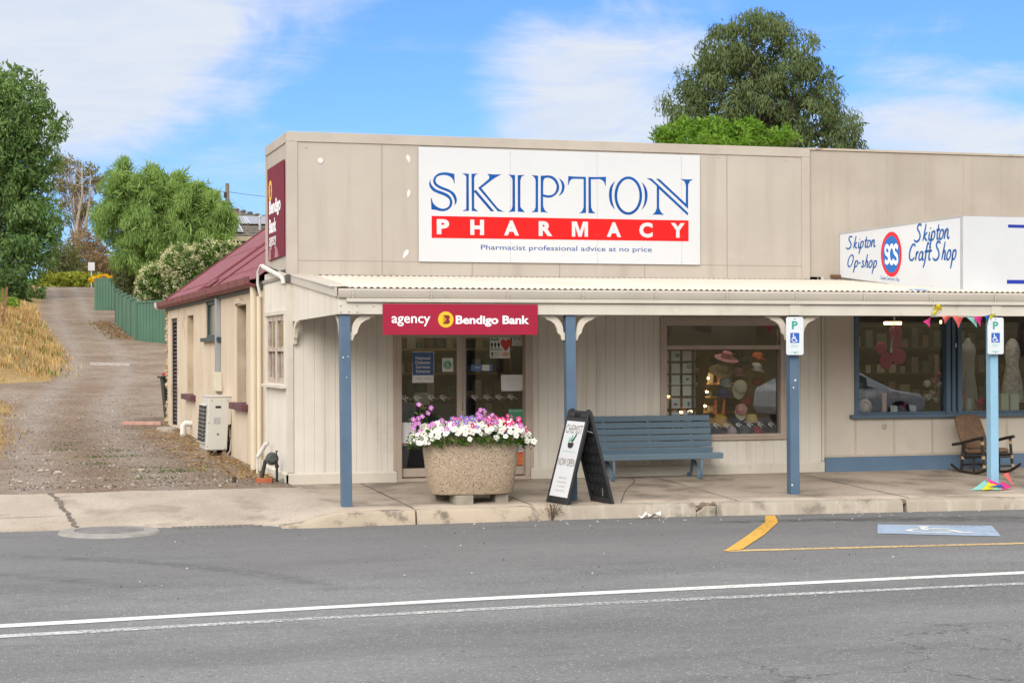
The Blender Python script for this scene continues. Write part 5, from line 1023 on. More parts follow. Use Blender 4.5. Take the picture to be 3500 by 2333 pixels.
# ================================================================== planter and petunias
PL = thing('planter', 'large oval pebble-faced concrete planter in front of the doors', 'planter', (1.855, -2.02, -.1))
m = bpy.data.materials.new('exposed_aggregate'); m.use_nodes = True; t = NT(m.node_tree); pos = t.new('ShaderNodeTexCoord').outputs['Object']
v = t.vor(pos, 85.); vc = t.sep(v.outputs['Color']); big = t.noise(pos, 3., 5)
col = t.mix(vc[0], (.34, .255, .175), (.44, .35, .255)); col = t.mix(t.ramp(vc[1], .86, .9), col, (.52, .45, .36)); col = t.mix(t.ramp(vc[2], .95, .97), col, (.055, .042, .032))
col = t.mix(t.math('MULTIPLY', t.ramp(v.outputs['Distance'], .42, .62), .6), col, (.22, .16, .105)); col = t.mix(t.math('MULTIPLY', t.ramp(big, .5, .7), .35), col, (.27, .21, .15))
b = t.new('ShaderNodeBsdfPrincipled'); t.put(b.inputs['Base Color'], col); b.inputs['Roughness'].default_value = .85; bn = t.new('ShaderNodeBump'); bn.inputs['Strength'].default_value = .5; bn.inputs['Distance'].default_value = .003
t.put(bn.inputs['Height'], t.math('SUBTRACT', 1., v.outputs['Distance'])); t.put(b.inputs['Normal'], bn.outputs[0]); t.put(t.new('ShaderNodeOutputMaterial').inputs[0], b.outputs[0])
def oval(a, b, n=56, e=2.7): return [(abs(math.cos(q))**(2/e)*math.copysign(a, math.cos(q)), abs(math.sin(q))**(2/e)*math.copysign(b, math.sin(q))) for q in (2*math.pi*i/n for i in range(n))]
mb = MB(); cx, cy, n = 1.853, -2.02, 56; rings = [(.45, .27, .0), (.495, .30, .006), (.505, .31, .02), (.542, .342, .3), (.585, .375, .655), (.583, .373, .668), (.55, .34, .67), (.53, .32, .60), (.01, .01, .60)]
for a, b, z in rings: mb.v += [(cx+p, cy+q_, .0+z) for p, q_ in oval(a, b, n)]
mb.f = [[i*n+k, i*n+(k+1) % n, (i+1)*n+(k+1) % n, (i+1)*n+k] for i in range(len(rings)-1) for k in range(n)]+[list(range(n))[::-1]]; mb.mi = [0]*len(mb.f); mb.build('tub', m, PL, smooth=True)
mb = MB(); mb.add([(cx+p, cy+q_, .615) for p, q_ in oval(.535, .325, n)], [tuple(range(n))]); mb.build('soil', mat('potting_soil', (.045, .03, .02), 1.), PL)
M_BLK = mat('grey_block', (.30, .27, .225), .95, (.23, .205, .17), 6., bump=.7)
for x0, x1, y0, y1, lb in ((1.585, 1.80, -2.335, -2.03, 'mossy concrete block under the front middle of the planter'), (2.10, 2.26, -2.22, -1.98, 'grey concrete block under the right end of the planter'), (1.45, 1.62, -1.9, -1.75, 'concrete block under the rear left of the planter')):
    mb = MB(); mb.box(x0, x1, y0, y1, .045*(y0+y1)/2-.02, .0); tag(mb.build('concrete_block', M_BLK, loc=((x0+x1)/2, (y0+y1)/2, -.1), bevel=.006), lb, 'block', 'blocks under the planter')
def leaf_cloud(name, m, parent, pts, dirs, L, Wd, tint, loc=None, seed=1, jl=.35, N=None):
    """many small leaf faces: pts (n,3) bases, dirs (n,3) growth direction"""
    g = np.random.default_rng(seed); n = len(pts); d = dirs/np.maximum(np.linalg.norm(dirs, axis=1, keepdims=True), 1e-6)
    r = g.normal(size=(n, 3)) if N is None else N; s_ = np.cross(d, r); s_ /= np.maximum(np.linalg.norm(s_, axis=1, keepdims=True), 1e-6)
    l = (L*(1+jl*g.normal(size=(n, 1)))).clip(L*.4); w = Wd*l/L
    off = np.array(wloc(parent)) if parent is not None else np.array(loc or (0, 0, 0))
    p = pts-off; nrm = np.cross(d, s_)*l*.12
    v = np.stack([p, p+d*l*.5+s_*w*.5-nrm, p+d*l, p+d*l*.5-s_*w*.5-nrm], 1).reshape(-1, 3)
    me = bpy.data.meshes.new(name); me.vertices.add(4*n); me.vertices.foreach_set('co', v.reshape(-1).astype(np.float32)); me.loops.add(4*n); me.loops.foreach_set('vertex_index', np.arange(4*n, dtype=np.int32))
    me.polygons.add(n); me.polygons.foreach_set('loop_start', np.arange(0, 4*n, 4, dtype=np.int32)); me.polygons.foreach_set('loop_total', np.full(n, 4, np.int32))
    me.update(calc_edges=True); a = me.attributes.new('tint', 'FLOAT', 'FACE'); a.data.foreach_set('value', np.clip(tint, 0, 1).astype(np.float32)); me.materials.append(m)
    return link(name, me, parent, None if parent is not None else loc)
M_PETL = leafmat('petunia_leaf', (.035, .085, .018), (.13, .22, .045), .3)
def petmat(n, c, c2): return leafmat(n, c, c2, .25)
PM = {'w': petmat('petal_white', (.78, .79, .78), (.88, .88, .86)), 'm': petmat('petal_mauve', (.48, .14, .52), (.62, .25, .66)), 'p': petmat('petal_pink', (.62, .05, .25), (.72, .10, .36)), 'v': petmat('petal_violet', (.22, .14, .50), (.33, .22, .62)), 'r': petmat('petal_crimson', (.28, .012, .05), (.4, .02, .07))}
M_EYE = flat('flower_throat', (.62, .62, .36))
def flower_mesh(m, r=.031):
    mb = MB(); n = 20; mb.v = [(0, 0, -.012)]
    for i in range(n): a = 2*math.pi*i/n; q_ = r*(.80+.20*abs(math.cos(2.5*a))); mb.v.append((q_*.30*math.cos(a), q_*.30*math.sin(a), .001))
    for i in range(n): a = 2*math.pi*i/n; q_ = r*(.78+.22*abs(math.cos(2.5*a))); mb.v.append((q_*math.cos(a), q_*math.sin(a), .004*math.cos(5*a)))
    mb.f = [[0, 1+i, 1+(i+1) % n] for i in range(n)]+[[1+i, 1+n+i, 1+n+(i+1) % n, 1+(i+1) % n] for i in range(n)]; mb.mi = [1]*n+[0]*n
    me = bpy.data.meshes.new('flower'); me.from_pydata(mb.v, [], mb.f); me.materials.append(m); me.materials.append(M_EYE); me.polygons.foreach_set('material_index', mb.mi)
    a = me.attributes.new('tint', 'FLOAT', 'FACE'); a.data.foreach_set('value', [.3+.5*random.Random(i).random() for i in range(len(mb.f))]); return me
FM = {k: flower_mesh(m_) for k, m_ in PM.items()}
qf = random.Random(11)
def petunia(lb, x0, x1, cols, nf, nl, zb, zt, spill=0., tall=()):
    pt = thing('petunia_plant', lb, 'flowering plant', ((x0+x1)/2, -2.02, .62), 'petunias planted in the concrete tub'); P = []; Dd = []
    for i in range(nl):
        x = x0+(x1-x0)*qf.random(); f = qf.random(); y = -2.02+(-.46+.80*f)*(.9 if abs(x-cx) < .5 else .6); k = (y+2.02)/-.42
        top = zt-.10*max(0, k)**2-(.12*max(0, abs(x-cx)-.45)/.25); z = zb+(top-zb)*qf.random()**.6
        if k > .75: z -= .10*qf.random()*(.3+spill)
        if abs(x-cx) > .55: z -= .08*qf.random()
        P.append((x, y, z)); Dd.append(((x-cx)*.8+.5*qf.gauss(0, 1), -.3+.8*qf.gauss(0, 1), .5+.6*qf.gauss(0, 1)))
    for i in range(int(nl*.35) if nl > 300 else 0):
        x = x0+(x1-x0)*qf.random(); ey_ = .39*(1-min(1, abs(x-cx)/.62)**3)**(1/3.); P.append((x, -2.02-ey_-.015-.02*qf.random(), .60+.09*qf.random()**.7-.03*spill)); Dd.append((qf.gauss(0, 1), -.6+.4*qf.gauss(0, 1), .1+.7*qf.gauss(0, 1)))
    for bx, bz in tall:
        for i in range(26): k = qf.random(); P.append((bx[0]+(bx[1]-bx[0])*k+.03*qf.gauss(0, 1), -2.05+.03*qf.gauss(0, 1), bz[0]+(bz[1]-bz[0])*k)); Dd.append((qf.gauss(0, 1), qf.gauss(0, 1), .4))
    g = np.random.default_rng(len(P)); leaf_cloud('foliage', M_PETL, pt, np.array(P), np.array(Dd), .038, .017, g.random(len(P))**1.3, seed=len(P))
    def fl(c, x, y, z, nx, ny, nz, s_):
        o = link('flower', FM[c], pt); o.location = (x-(x0+x1)/2, y+2.02, z-.62); nv = Vector((nx, ny, nz)).normalized(); o.rotation_euler = nv.to_track_quat('Z', 'Y').to_euler(); o.scale = (s_,)*3
    for i in range(nf):
        x = x0+(x1-x0)*(i+.5+.8*(qf.random()-.5))/nf; f = qf.random()**.9; y = -2.50+.52*f if abs(x-cx) < .52 else -2.36+.4*f; top = zt+.02-.085*(1-f)**2.2-(.10*max(0, abs(x-cx)-.45)/.25); z = top+.02*qf.gauss(0, 1)
        if abs(x-cx) > .58: z = max(.62, z-.13*qf.random()); x = cx+math.copysign(min(abs(x-cx), .70), x-cx)
        if qf.random() < .12+spill*.15 and abs(x-cx) < .56: z -= .09*qf.random(); y -= .015
        fl(qf.choice(cols), x, y, z, .5*qf.gauss(0, 1)-.35+(x-cx)*.5, -1.1+.35*qf.gauss(0, 1), .45+.35*qf.gauss(0, 1), .95+.4*qf.random())
    for bx, bz in tall:
        for i in range(5): k = .25+.75*i/4; fl(cols[-1], bx[0]+(bx[1]-bx[0])*k+.045*qf.gauss(0, 1), -2.09+.02*qf.gauss(0, 1), bz[0]+(bz[1]-bz[0])*k+.02*qf.gauss(0, 1), -.5+qf.gauss(0, .6), -1, .2+qf.gauss(0, .3), 1.05)
petunia('white petunias trailing over the left end of the planter', 1.12, 1.50, 'www', 78, 560, .60, .80, .8)
petunia('white petunias filling the middle left of the planter', 1.50, 1.86, 'www', 86, 520, .62, .82, .4)
petunia('white petunias filling the middle right of the planter', 1.86, 2.22, 'wwww', 86, 520, .62, .82, .5)
petunia('white petunias hanging over the right end of the planter', 2.22, 2.57, 'www', 76, 560, .58, .80, .9)
petunia('tall mauve petunia leaning out at the left of the planter', 1.10, 1.36, 'm', 6, 110, .66, .87, 0, [((1.22, 1.29), (.78, 1.04)), ((1.18, 1.12), (.75, .92))])
petunia('single mauve petunia among the white ones left of the middle', 1.42, 1.56, 'm', 4, 40, .70, .86)
petunia('violet petunia at the back behind the white flowers', 1.58, 1.84, 'vvp', 12, 120, .72, .90)
petunia('bright mauve petunia standing above the white flowers in the middle', 1.88, 2.10, 'm', 8, 120, .74, .92, 0, [((1.93, 1.99), (.82, .97)), ((2.02, 2.07), (.82, .96))])
petunia('crimson and pink petunia in the middle right of the planter', 1.95, 2.24, 'rpp', 13, 110, .70, .85)
petunia('hot pink petunia near the right end of the planter', 2.22, 2.46, 'pppm', 14, 120, .70, .87)
# ================================================================== sandwich board
M_ABLK = mat('black_plastic', (.022, .023, .026), .42, (.017, .018, .02), 5., bump=.1, bs=200, spec=.5, dirt=((.10, .10, .11), .3, 6., .63)); M_AFACE = mat('board_white', (.60, .615, .64), .4, (.57, .585, .61), 3.)
AF = thing('sandwich_board', 'black framed folding pavement sign with a white chemist poster beside the bench', 'pavement sign', (3.07, -2.5, -.11))
TOPL, TOPR = Vector((3.00, -2.30, .985)), Vector((3.13, -2.70, .975))
FL, FR = Vector((2.70, -2.29, -.103)), Vector((2.84, -2.68, -.119)); BL, BR_ = Vector((3.30, -2.30, -.104)), Vector((3.43, -2.69, -.12))
def panel_surf(a, b, c, d):   # bilinear: a bottom left, b bottom right, c top right, d top left
    nn_ = (b-a).cross(d-a).normalized()
    return nn_, lambda u, v, k=0.: (a*(1-u)+b*u)*(1-v)+(d*(1-u)+c*u)*v+nn_*k
nF, sF = panel_surf(FL, FR, TOPR+Vector((-.02, 0, 0)), TOPL+Vector((-.02, 0, 0)))
def slab(mb, sf, u0, u1, v0, v1, k0, k1):
    vs = [sf(u, v, k) for k in (k0, k1) for u, v in ((u0, v0), (u1, v0), (u1, v1), (u0, v1))]; mb.add(vs, [(0, 1, 2, 3), (7, 6, 5, 4), (0, 4, 5, 1), (1, 5, 6, 2), (2, 6, 7, 3), (3, 7, 4, 0)])
mb = MB(); slab(mb, sF, 0, .085, 0, 1, -.045, 0); slab(mb, sF, .915, 1, 0, 1, -.045, 0); slab(mb, sF, .085, .915, 0.01, .075, -.045, 0); slab(mb, sF, .085, .915, .885, .93, -.045, 0); slab(mb, sF, .085, .36, .93, .985, -.045, 0); slab(mb, sF, .64, .915, .93, .985, -.045, 0); slab(mb, sF, .33, .67, .97, 1.0, -.04, 0); slab(mb, sF, .05, .95, .07, .89, -.035, -.012)
mb.build('front_panel', M_ABLK, AF, bevel=.008)
mb = MB(); slab(mb, sF, .085, .915, .075, .885, -.011, -.004); mb.build('poster', M_AFACE, AF)
fs_ = lambda k: (lambda u, v: np.array(sF(u, v, -.003+k*.001)))
M_BRN = flat('poster_brown', (.14, .10, .05)); M_PG = flat('poster_green', (.08, .42, .22)); M_PG2 = flat('poster_pale_green', (.38, .62, .5)); M_BG = flat('poster_grey', (.42, .41, .38))
text('CHEMIST', .115, .885, .755, .845, fs_(0), M_BRN, AF, -.004); text('NOW OPEN', .115, .885, .405, .485, fs_(0), M_BRN, AF, -.004)
text('Revive Pharmacy Group', .22, .80, .545, .575, fs_(0), M_PG2, AF)
shape([[(.36, .655), (.64, .655), (.62, .615), (.56, .595), (.44, .595), (.38, .615)]], fs_(0), P_BLACK, AF, 'emblem'); shape([[(.42, .665), (.50, .74), (.54, .735), (.51, .665)], [(.36, .665), (.40, .71), (.43, .70), (.41, .665)]], fs_(0), M_PG, AF, 'emblem'); shape([stroke([(.52, .665), (.60, .70), (.68, .755)], .035, 3)], fs_(1), P_BLACK, AF, 'emblem')
for i, (s_, w) in enumerate((('OPENING HOURS', .36), ('MON-FRI 9AM-5PM', .40), ('SAT 9AM-12PM', .34), ('PHONE NO 5340 2110', .46))): text(s_, .5-w/2, .5+w/2, .265-i*.045, .287-i*.045, fs_(0), M_BG, AF, .0)
nB, sB = panel_surf(BR_, BL, TOPL+Vector((.02, 0, 0)), TOPR+Vector((.02, 0, 0)))
mb = MB(); slab(mb, sB, 0, .085, 0, 1, -.045, 0); slab(mb, sB, .915, 1, 0, 1, -.045, 0); slab(mb, sB, .085, .915, 0.01, .075, -.045, 0); slab(mb, sB, .085, .915, .88, 1, -.045, 0); slab(mb, sB, .05, .95, .07, .89, -.025, -.012)
qa = random.Random(4)
for i in range(7):
    for j in range(4):
        u, v = .14+j*.2, .12+i*.107; slab(mb, sB, u, u+.10+.06*qa.random(), v, v+.05+.03*qa.random(), -.042, -.025)
mb.build('back_panel', M_ABLK, AF, bevel=.006)
mb = MB()
for u in (.10, .86):
    p = sF(u, 1.0); q_ = sF(u+.08, 1.0); mb.tube([p+Vector((.02, 0, -.005)), q_+Vector((.02, 0, -.005))], .026, 10)
mb.build('hinge', M_ABLK, AF, smooth=True)
mb = MB(); mb.tube([sF(.97, .80, -.03), sF(.97, .80, -.02)+Vector((.06, .01, -.02)), sB(.03, .76, -.02)], .006, 6); mb.tube([sB(.22, .18, -.055), sB(.30, .09, -.055)], .007, 6); mb.build('strut', M_METAL, AF)
# ================================================================== slatted bench
BE = thing('bench', 'slate blue slatted bench with curled iron legs under the shop window', 'bench', (4.82, -.35, -.02))
M_BSLAT = mat('bench_blue', (.14, .205, .26), .5, (.12, .178, .23), 1.5, bump=.2, bs=40, mapsc=(.25, 3, 3), dirt=((.17, .22, .27), .4, 5., .6)); M_BIRON = mat('bench_iron', (.115, .185, .26), .5, (.095, .155, .22), 5.)
mb = MB()
SL = [(-.10, .778, .075, .10), (-.125, .690, .075, .14), (-.145, .605, .075, .17), (-.165, .520, .075, .2), (-.187, .435, .075, .24), (-.212, .352, .072, .30)]
for y, z, h, tl in SL:
    dy = -tl*h/2; mb.bar((3.90, y, z), (5.72-.0, y, z), .026, h, (0, -tl, 1))
mb.build('backrest', M_BSLAT, BE, bevel=.006)
mb = MB()
for y, z, w, tl in ((-.235, .300, .07, -.05), (-.315, .305, .07, -.02), (-.395, .312, .07, 0), (-.475, .318, .07, .05)): mb.bar((3.90, y, z), (5.73, y, z), w, .026, (0, tl, 1))
mb.bar((3.90, -.535, .288), (5.735, -.535, .288), .028, .072, (0, -.25, 1)); mb.build('seat', M_BSLAT, BE, bevel=.006)
def flatbar(mb, P, x, w=.034, th=.010):
    P = smooth2(P, 6)
    for (a, b), (c, d) in zip(P, P[1:]): mb.bar((x, a, b), (x, c, d), th, w, (1, 0, 0)) if False else mb.bar((x, a, b), (x, c, d), w, th, Vector((0, -(d-b), c-a)))
for x in (4.195, 4.83, 5.43):
    mb = MB(); flatbar(mb, [(-.085, .82), (-.13, .62), (-.19, .40), (-.235, .28), (-.40, .29), (-.51, .295), (-.53, .20), (-.535, .08), (-.49, -.02), (-.44, .01), (-.38, .10), (-.30, .20), (-.25, .21), (-.20, .12), (-.14, .02), (-.10, -.004), (-.06, .015), (-.07, .04)] if x != 4.83 else [(-.085, .82), (-.13, .62), (-.19, .40), (-.235, .28), (-.40, .29), (-.51, .295)], x); 
    if x != 4.83: flatbar(mb, [(-.225, .29), (-.205, .18), (-.15, .03)], x)
    mb.build('leg', M_BIRON, BE)
# ================================================================== rocking chair
RC = thing('rocking_chair', 'dark cane rocking chair with brown tweed cushions under the craft shop window', 'rocking chair', (0, 0, 0))
M_CANE = mat('dark_cane', (.018, .014, .012), .35, (.028, .021, .016), 8., spec=.5); M_WRAP = mat('cane_binding', (.42, .31, .19), .7, (.34, .24, .14), 9.)
m = bpy.data.materials.new('brown_tweed'); m.use_nodes = True; t = NT(m.node_tree); pos = t.new('ShaderNodeTexCoord').outputs['Object']
col = t.mix(t.ramp(t.noise(pos, 70., 3, .7), .4, .62), (.115, .070, .045), (.235, .16, .108)); col = t.mix(t.math('MULTIPLY', t.ramp(t.noise(pos, 5., 4), .4, .7), .5), col, (.15, .085, .05)); b = t.new('ShaderNodeBsdfPrincipled'); t.put(b.inputs['Base Color'], col); b.inputs['Roughness'].default_value = .95; b.inputs['Specular IOR Level'].default_value = .1
bn = t.new('ShaderNodeBump'); bn.inputs['Strength'].default_value = .8; bn.inputs['Distance'].default_value = .004; t.put(bn.inputs['Height'], t.noise(pos, 80., 3)); t.put(b.inputs['Normal'], bn.outputs[0]); t.put(t.new('ShaderNodeOutputMaterial').inputs[0], b.outputs[0]); M_TWEED = m
# chair frame: x across, -y forward, z up; base at the rocker contact
def pt(*a): return Vector(a)
for s_ in (-1, 1):
    x = .27*s_; mb = MB()
    P = [(x, .40, .115), (x, .28, .048), (x, .12, .018), (x, -.04, .015), (x, -.2, .04), (x, -.33, .10), (x, -.40, .145)]; mb.tube(smooth2(P, 4), .021, 8); mb.build('rocker', M_CANE, RC, smooth=True)
    mb = MB(); mb.tube([(x, .20, .03), (x, .165, .43)], .019, 8); mb.tube([(x, -.255, .065), (x, -.225, .30), (x, -.205, .50)], .021, 8); mb.tube([(x*.9, -.02, .02), (x*.9, -.02, .22)], .014, 8); mb.build('leg', M_CANE, RC, smooth=True)
    mb = MB(); mb.tube([(x*1.04, .36, .40), (x*1.04, .20, .425), (x*1.04, -.10, .495), (x*1.04, -.27, .525)], [.022, .022, .022, .023], 8); mb.build('armrest', M_CANE, RC, smooth=True)
    mb = MB()
    for y, z in ((-.212, .44), (-.235, .24), (.165, .22), (-.25, .115)): mb.tube([(x, y, z-.022), (x, y, z+.022)], .0255, 8)
    mb.build('binding', M_WRAP, RC, smooth=True)
    mb = MB(); mb.tube([(x, .17, .235), (x, -.235, .255)], .018, 8); mb.build('side_rail', M_CANE, RC, smooth=True)
mb = MB()
for y, z in ((-.245, .115), (.19, .12), (-.235, .245), (-.235, .285), (.165, .22)): mb.tube([(-.27, y, z), (.27, y, z)], .016, 8)
mb.build('cross_rail', M_CANE, RC, smooth=True)
def cushion(c, hx, hy, hz, ax, ay, az_, seedv, name, r=2.8):
    mb = MB(); n, k = 22, 11; vs = []
    for j in range(k+1):
        f = -math.pi/2+math.pi*j/k
        for i in range(n):
            a = 2*math.pi*i/n; se = lambda v, e: math.copysign(abs(v)**(2/e), v)
            px, py, pz = hx*se(math.cos(a), 5)*se(math.cos(f), 3.2), hy*se(math.sin(a), 5)*se(math.cos(f), 3.2), hz*se(math.sin(f), 3.2)
            wv = 1+.03*math.sin(px*19+seedv)*math.cos(py*15); vs.append(Vector(c)+Vector(ax)*px+Vector(ay)*py+Vector(az_)*pz*wv)
    mb.add(vs, [(j*n+i, j*n+(i+1) % n, (j+1)*n+(i+1) % n, (j+1)*n+i) for j in range(k) for i in range(n)]); return mb.build(name, M_TWEED, RC, smooth='all')
cushion((0, -.03, .315), .245, .24, .045, (1, 0, 0), (0, .995, -.08), (0, .08, .995), 1, 'seat_cushion')
bk = Vector((0, .40, .917)).normalized(); cushion((0, .285, .575), .25, .265, .042, (1, 0, 0), bk, bk.cross(Vector((1, 0, 0))), 3, 'back_cushion')
mb = MB(); mb.tube([(-.2, .18, .25), (-.2, .385, .80)], .016, 8); mb.tube([(.2, .18, .25), (.2, .385, .80)], .016, 8); mb.tube([(-.2, .36, .74), (.2, .36, .74)], .014, 8); mb.build('back_frame', M_CANE, RC, smooth=True)
RC.location = (9.65, -.60, -.03); RC.rotation_euler = (0, 0, R(13)); RC.scale = (.98, .98, .98)
# ================================================================== bunting
BT = thing('bunting', 'string of coloured pennant flags hanging along the verandah beam by the pale blue post', 'bunting', (8.2, -2.34, 2.1))
FC = {k: leafmat('flag_'+k, c, c, .35) for k, c in dict(pink=(.75, .06, .28), coral=(.80, .16, .16), yellow=(.72, .62, .03), aqua=(.28, .62, .58), blue=(.03, .12, .48)).items()}
def flag(parent, mk, pts, bulge=.02):
    a, b, c = (Vector(p) for p in pts); mb = MB(); n = 5; rows = []
    for i in range(n+1):
        k = i/n; row = []
        for j in range(n+1-i if i < n else 1):
            h_ = j/max(1, n-i); p = a.lerp(b, h_*1.0).lerp(c, k) if False else a.lerp(c, k).lerp(b.lerp(c, k), h_); row.append(p+Vector((0, -bulge*math.sin(k*3+h_*3.5), 0)))
        rows.append(row)
    idx = []
    for row in rows: idx.append(list(range(len(mb.v), len(mb.v)+len(row)))); mb.v += [tuple(p) for p in row]
    for r0, r1 in zip(idx, idx[1:]):
        for j in range(len(r1)):
            mb.f.append([r0[j], r0[j+1], r1[j]]); mb.mi.append(0)
            if j+1 < len(r1): mb.f.append([r0[j+1], r1[j+1], r1[j]]); mb.mi.append(0)
    o = mb.build('flag', FC[mk], parent, smooth='all', fixn=False); return o
yb = -2.325
for mk, p in (('yellow', [(7.845, 2.17), (7.975, 2.215), (7.835, 2.095)]), ('yellow', [(7.91, 2.275), (7.98, 2.195), (7.845, 2.20)]), ('pink', [(7.705, 2.045), (7.825, 2.105), (7.80, 1.965)]), ('coral', [(7.97, 2.11), (8.12, 2.115), (8.01, 2.01)]), ('coral', [(8.12, 2.115), (8.29, 2.10), (8.21, 1.955)]), ('aqua', [(8.33, 2.10), (8.50, 2.10), (8.475, 1.965)]), ('pink', [(8.41, 2.105), (8.56, 2.115), (8.525, 1.98)]), ('blue', [(8.585, 2.11), (8.71, 2.15), (8.645, 1.985)]), ('yellow', [(8.635, 2.12), (8.76, 2.15), (8.69, 2.04)])):
    flag(BT, mk, [(a, yb-.012*rnd.random(), b) for a, b in p])
mb = MB(); mb.tube([(7.88, -2.345, 2.43), (7.86, -2.34, 2.30), (7.84, -2.325, 2.17), (7.83, -2.31, 2.105), (7.97, -2.31, 2.112), (8.29, -2.31, 2.106), (8.60, -2.31, 2.118), (8.76, -2.31, 2.15)], .004, 5); mb.build('string', flat('string', (.5, .5, .45)), BT)
mb = MB(); mb.add([(7.60, -2.02, 2.463), (7.78, -2.12, 2.463), (7.90, -2.25, 2.452), (7.76, -2.24, 2.444), (7.66, -2.14, 2.452)], [(0, 1, 2, 3, 4)]); tag(mb.build('flag', leafmat('flag_sky', (.16, .33, .68), (.2, .4, .75), .3), loc=(7.75, -2.15, 2.45)), 'stray blue flag lying on the verandah roof edge', 'flag')
BH = thing('bunting', 'heap of tangled coloured flags round the foot of the pale blue post', 'bunting', (8.72, -2.3, -.1)); zf = .045*-2.35
for mk, p in (('aqua', [(8.33, -2.42, zf+.01), (8.60, -2.30, zf+.12), (8.70, -2.43, zf+.015)]), ('yellow', [(8.45, -2.47, zf+.01), (8.80, -2.44, zf+.03), (8.62, -2.36, zf+.10)]), ('pink', [(8.60, -2.33, zf+.15), (8.80, -2.38, zf+.06), (8.66, -2.40, zf+.03)]), ('blue', [(8.55, -2.45, zf+.05), (8.80, -2.47, zf+.04), (8.75, -2.42, zf+.07)]), ('pink', [(8.74, -2.47, zf+.01), (8.95, -2.38, zf+.03), (8.82, -2.34, zf+.11)]), ('coral', [(8.85, -2.33, zf+.20), (8.93, -2.33, zf+.215), (8.97, -2.40, zf+.02)]), ('aqua', [(8.58, -2.49, zf+.012), (8.75, -2.49, zf+.012), (8.68, -2.45, zf+.04)])): flag(BH, mk, p, .01)
# ================================================================== things on show in the pharmacy window
def hat(name, lb, c, c2, kind, loc, r=.10, rot=(0, 0, 0)):
    mm = mat('hat_'+name, c, .9, c2, 9., bump=.2, bs=120); t = thing(kind, lb, 'hat' if kind != 'cap' else 'cap', loc, 'hats in the pharmacy window')
    if kind == 'cap':
        mb = MB(); mb.lathe([(r, 0), (r*1.0, r*.35), (r*.85, r*.75), (r*.5, r*1.0), (.004, r*1.08)], 18); mb.build('crown', mm, t, smooth=True, local=True)
        mb = MB(); n = 12; e = [(r*math.cos(a), r*math.sin(a)) for a in (math.pi+math.pi*i/n for i in range(n+1))]; o_ = [(r*1.05*math.cos(a), r*.55*math.sin(a)+r*1.15*math.sin(a)) for a in (math.pi+math.pi*i/n for i in range(n+1))]
        mb.add([(x, y, .004) for x, y in e]+[(x, y, -.018) for x, y in o_]+[(x, y, -.004) for x, y in e]+[(x, y, -.024) for x, y in o_], [(i, i+1, n+2+i, n+1+i) for i in range(n)]+[(2*n+2+i, 3*n+3+i, 3*n+4+i, 2*n+3+i) for i in range(n)]); mb.build('peak', mat('peak_'+name, c2, .9), t, smooth=True, local=True)
    else:
        mb = MB(); mb.lathe([(r*.98, 0), (r*.9, r*.55), (r*.82, r*.85), (r*.6, r*.95), (.004, r*.97)], 20); mb.build('crown', mm, t, smooth=True, local=True)
        mb = MB(); k = 1.35 if kind == 'bucket_hat' else 1.95; mb.lathe([(r*.95, .0), (r*k, -.03 if k < 1.5 else -.012), (r*k, -.036 if k < 1.5 else -.018), (r*.93, -.008)], 26); mb.build('brim', mat('brim_'+name, c2, .9), t, smooth=True, local=True)
    t.rotation_euler = rot; return t
HS = thing('hat_stand', 'black wire hat stand in the middle of the pharmacy window', 'stand', (6.46, .55, .52)); mb = MB(); mb.tube([(6.46, .55, .52), (6.46, .55, 1.68)], .012, 8); mb.lathe([(.01, .52), (.14, .52), (.14, .535), (.01, .54)], 16, (6.46, .55, 0))
for z, l in ((1.55, .28), (1.40, .26), (1.24, .26), (1.02, .25), (.86, .22), (.70, .22)):
    for a in (20, 110, 200, 290): mb.tube([(6.46, .55, z), (6.46+l*.6*math.cos(R(a)), .55+l*.45*math.sin(R(a)), z+.03)], .006, 5)
mb.build('frame', M_CANE, HS)
hat('wide pink', 'wide brimmed pink and red sun hat at the top left of the window display', (.42, .12, .16), (.55, .28, .30), 'sun_hat', (6.26, .55, 1.585), .088, (.35, .1, 0)); hat('straw', 'beige straw hat hanging below the pink sun hat', (.40, .32, .19), (.34, .26, .15), 'sun_hat', (6.20, .58, 1.42), .09, (.5, -.15, 0))
hat('orange', 'orange cap at the top right of the window display', (.60, .16, .06), (.55, .13, .05), 'cap', (6.72, .52, 1.575), .085, (.1, .2, .9)); hat('black', 'black cap in the middle at the top of the window display', (.02, .02, .022), (.03, .03, .03), 'cap', (6.50, .45, 1.50), .09, (.2, 0, .2)); hat('white', 'white cap at the right of the window display', (.62, .62, .62), (.55, .55, .56), 'cap', (6.66, .45, 1.425), .085, (.15, .1, .5))
hat('rose', 'dull rose cap in the middle of the hat stand', (.32, .15, .17), (.26, .10, .12), 'cap', (6.42, .50, 1.36), .085, (.1, 0, 0)); hat('cream', 'cream cap hanging on the hat stand', (.58, .55, .45), (.52, .49, .39), 'cap', (6.37, .36, 1.17), .10, (1.2, .3, 0)); hat('navy', 'navy blue cap left of the cream cap', (.025, .045, .20), (.02, .035, .15), 'cap', (6.18, .48, 1.07), .095, (.1, 0, -.3))
hat('grey blue', 'pale grey cap above the navy cap', (.36, .40, .45), (.28, .33, .40), 'cap', (6.22, .52, 1.23), .08, (.2, 0, 0)); hat('scarlet', 'deep red cap on the right of the hat stand', (.30, .03, .035), (.25, .02, .03), 'cap', (6.72, .55, 1.22), .085, (.1, .1, .3)); hat('maroon', 'maroon cap hanging behind the pink and cream cap', (.22, .015, .03), (.28, .02, .04), 'cap', (6.50, .46, .98), .075, (.9, .3, .4))
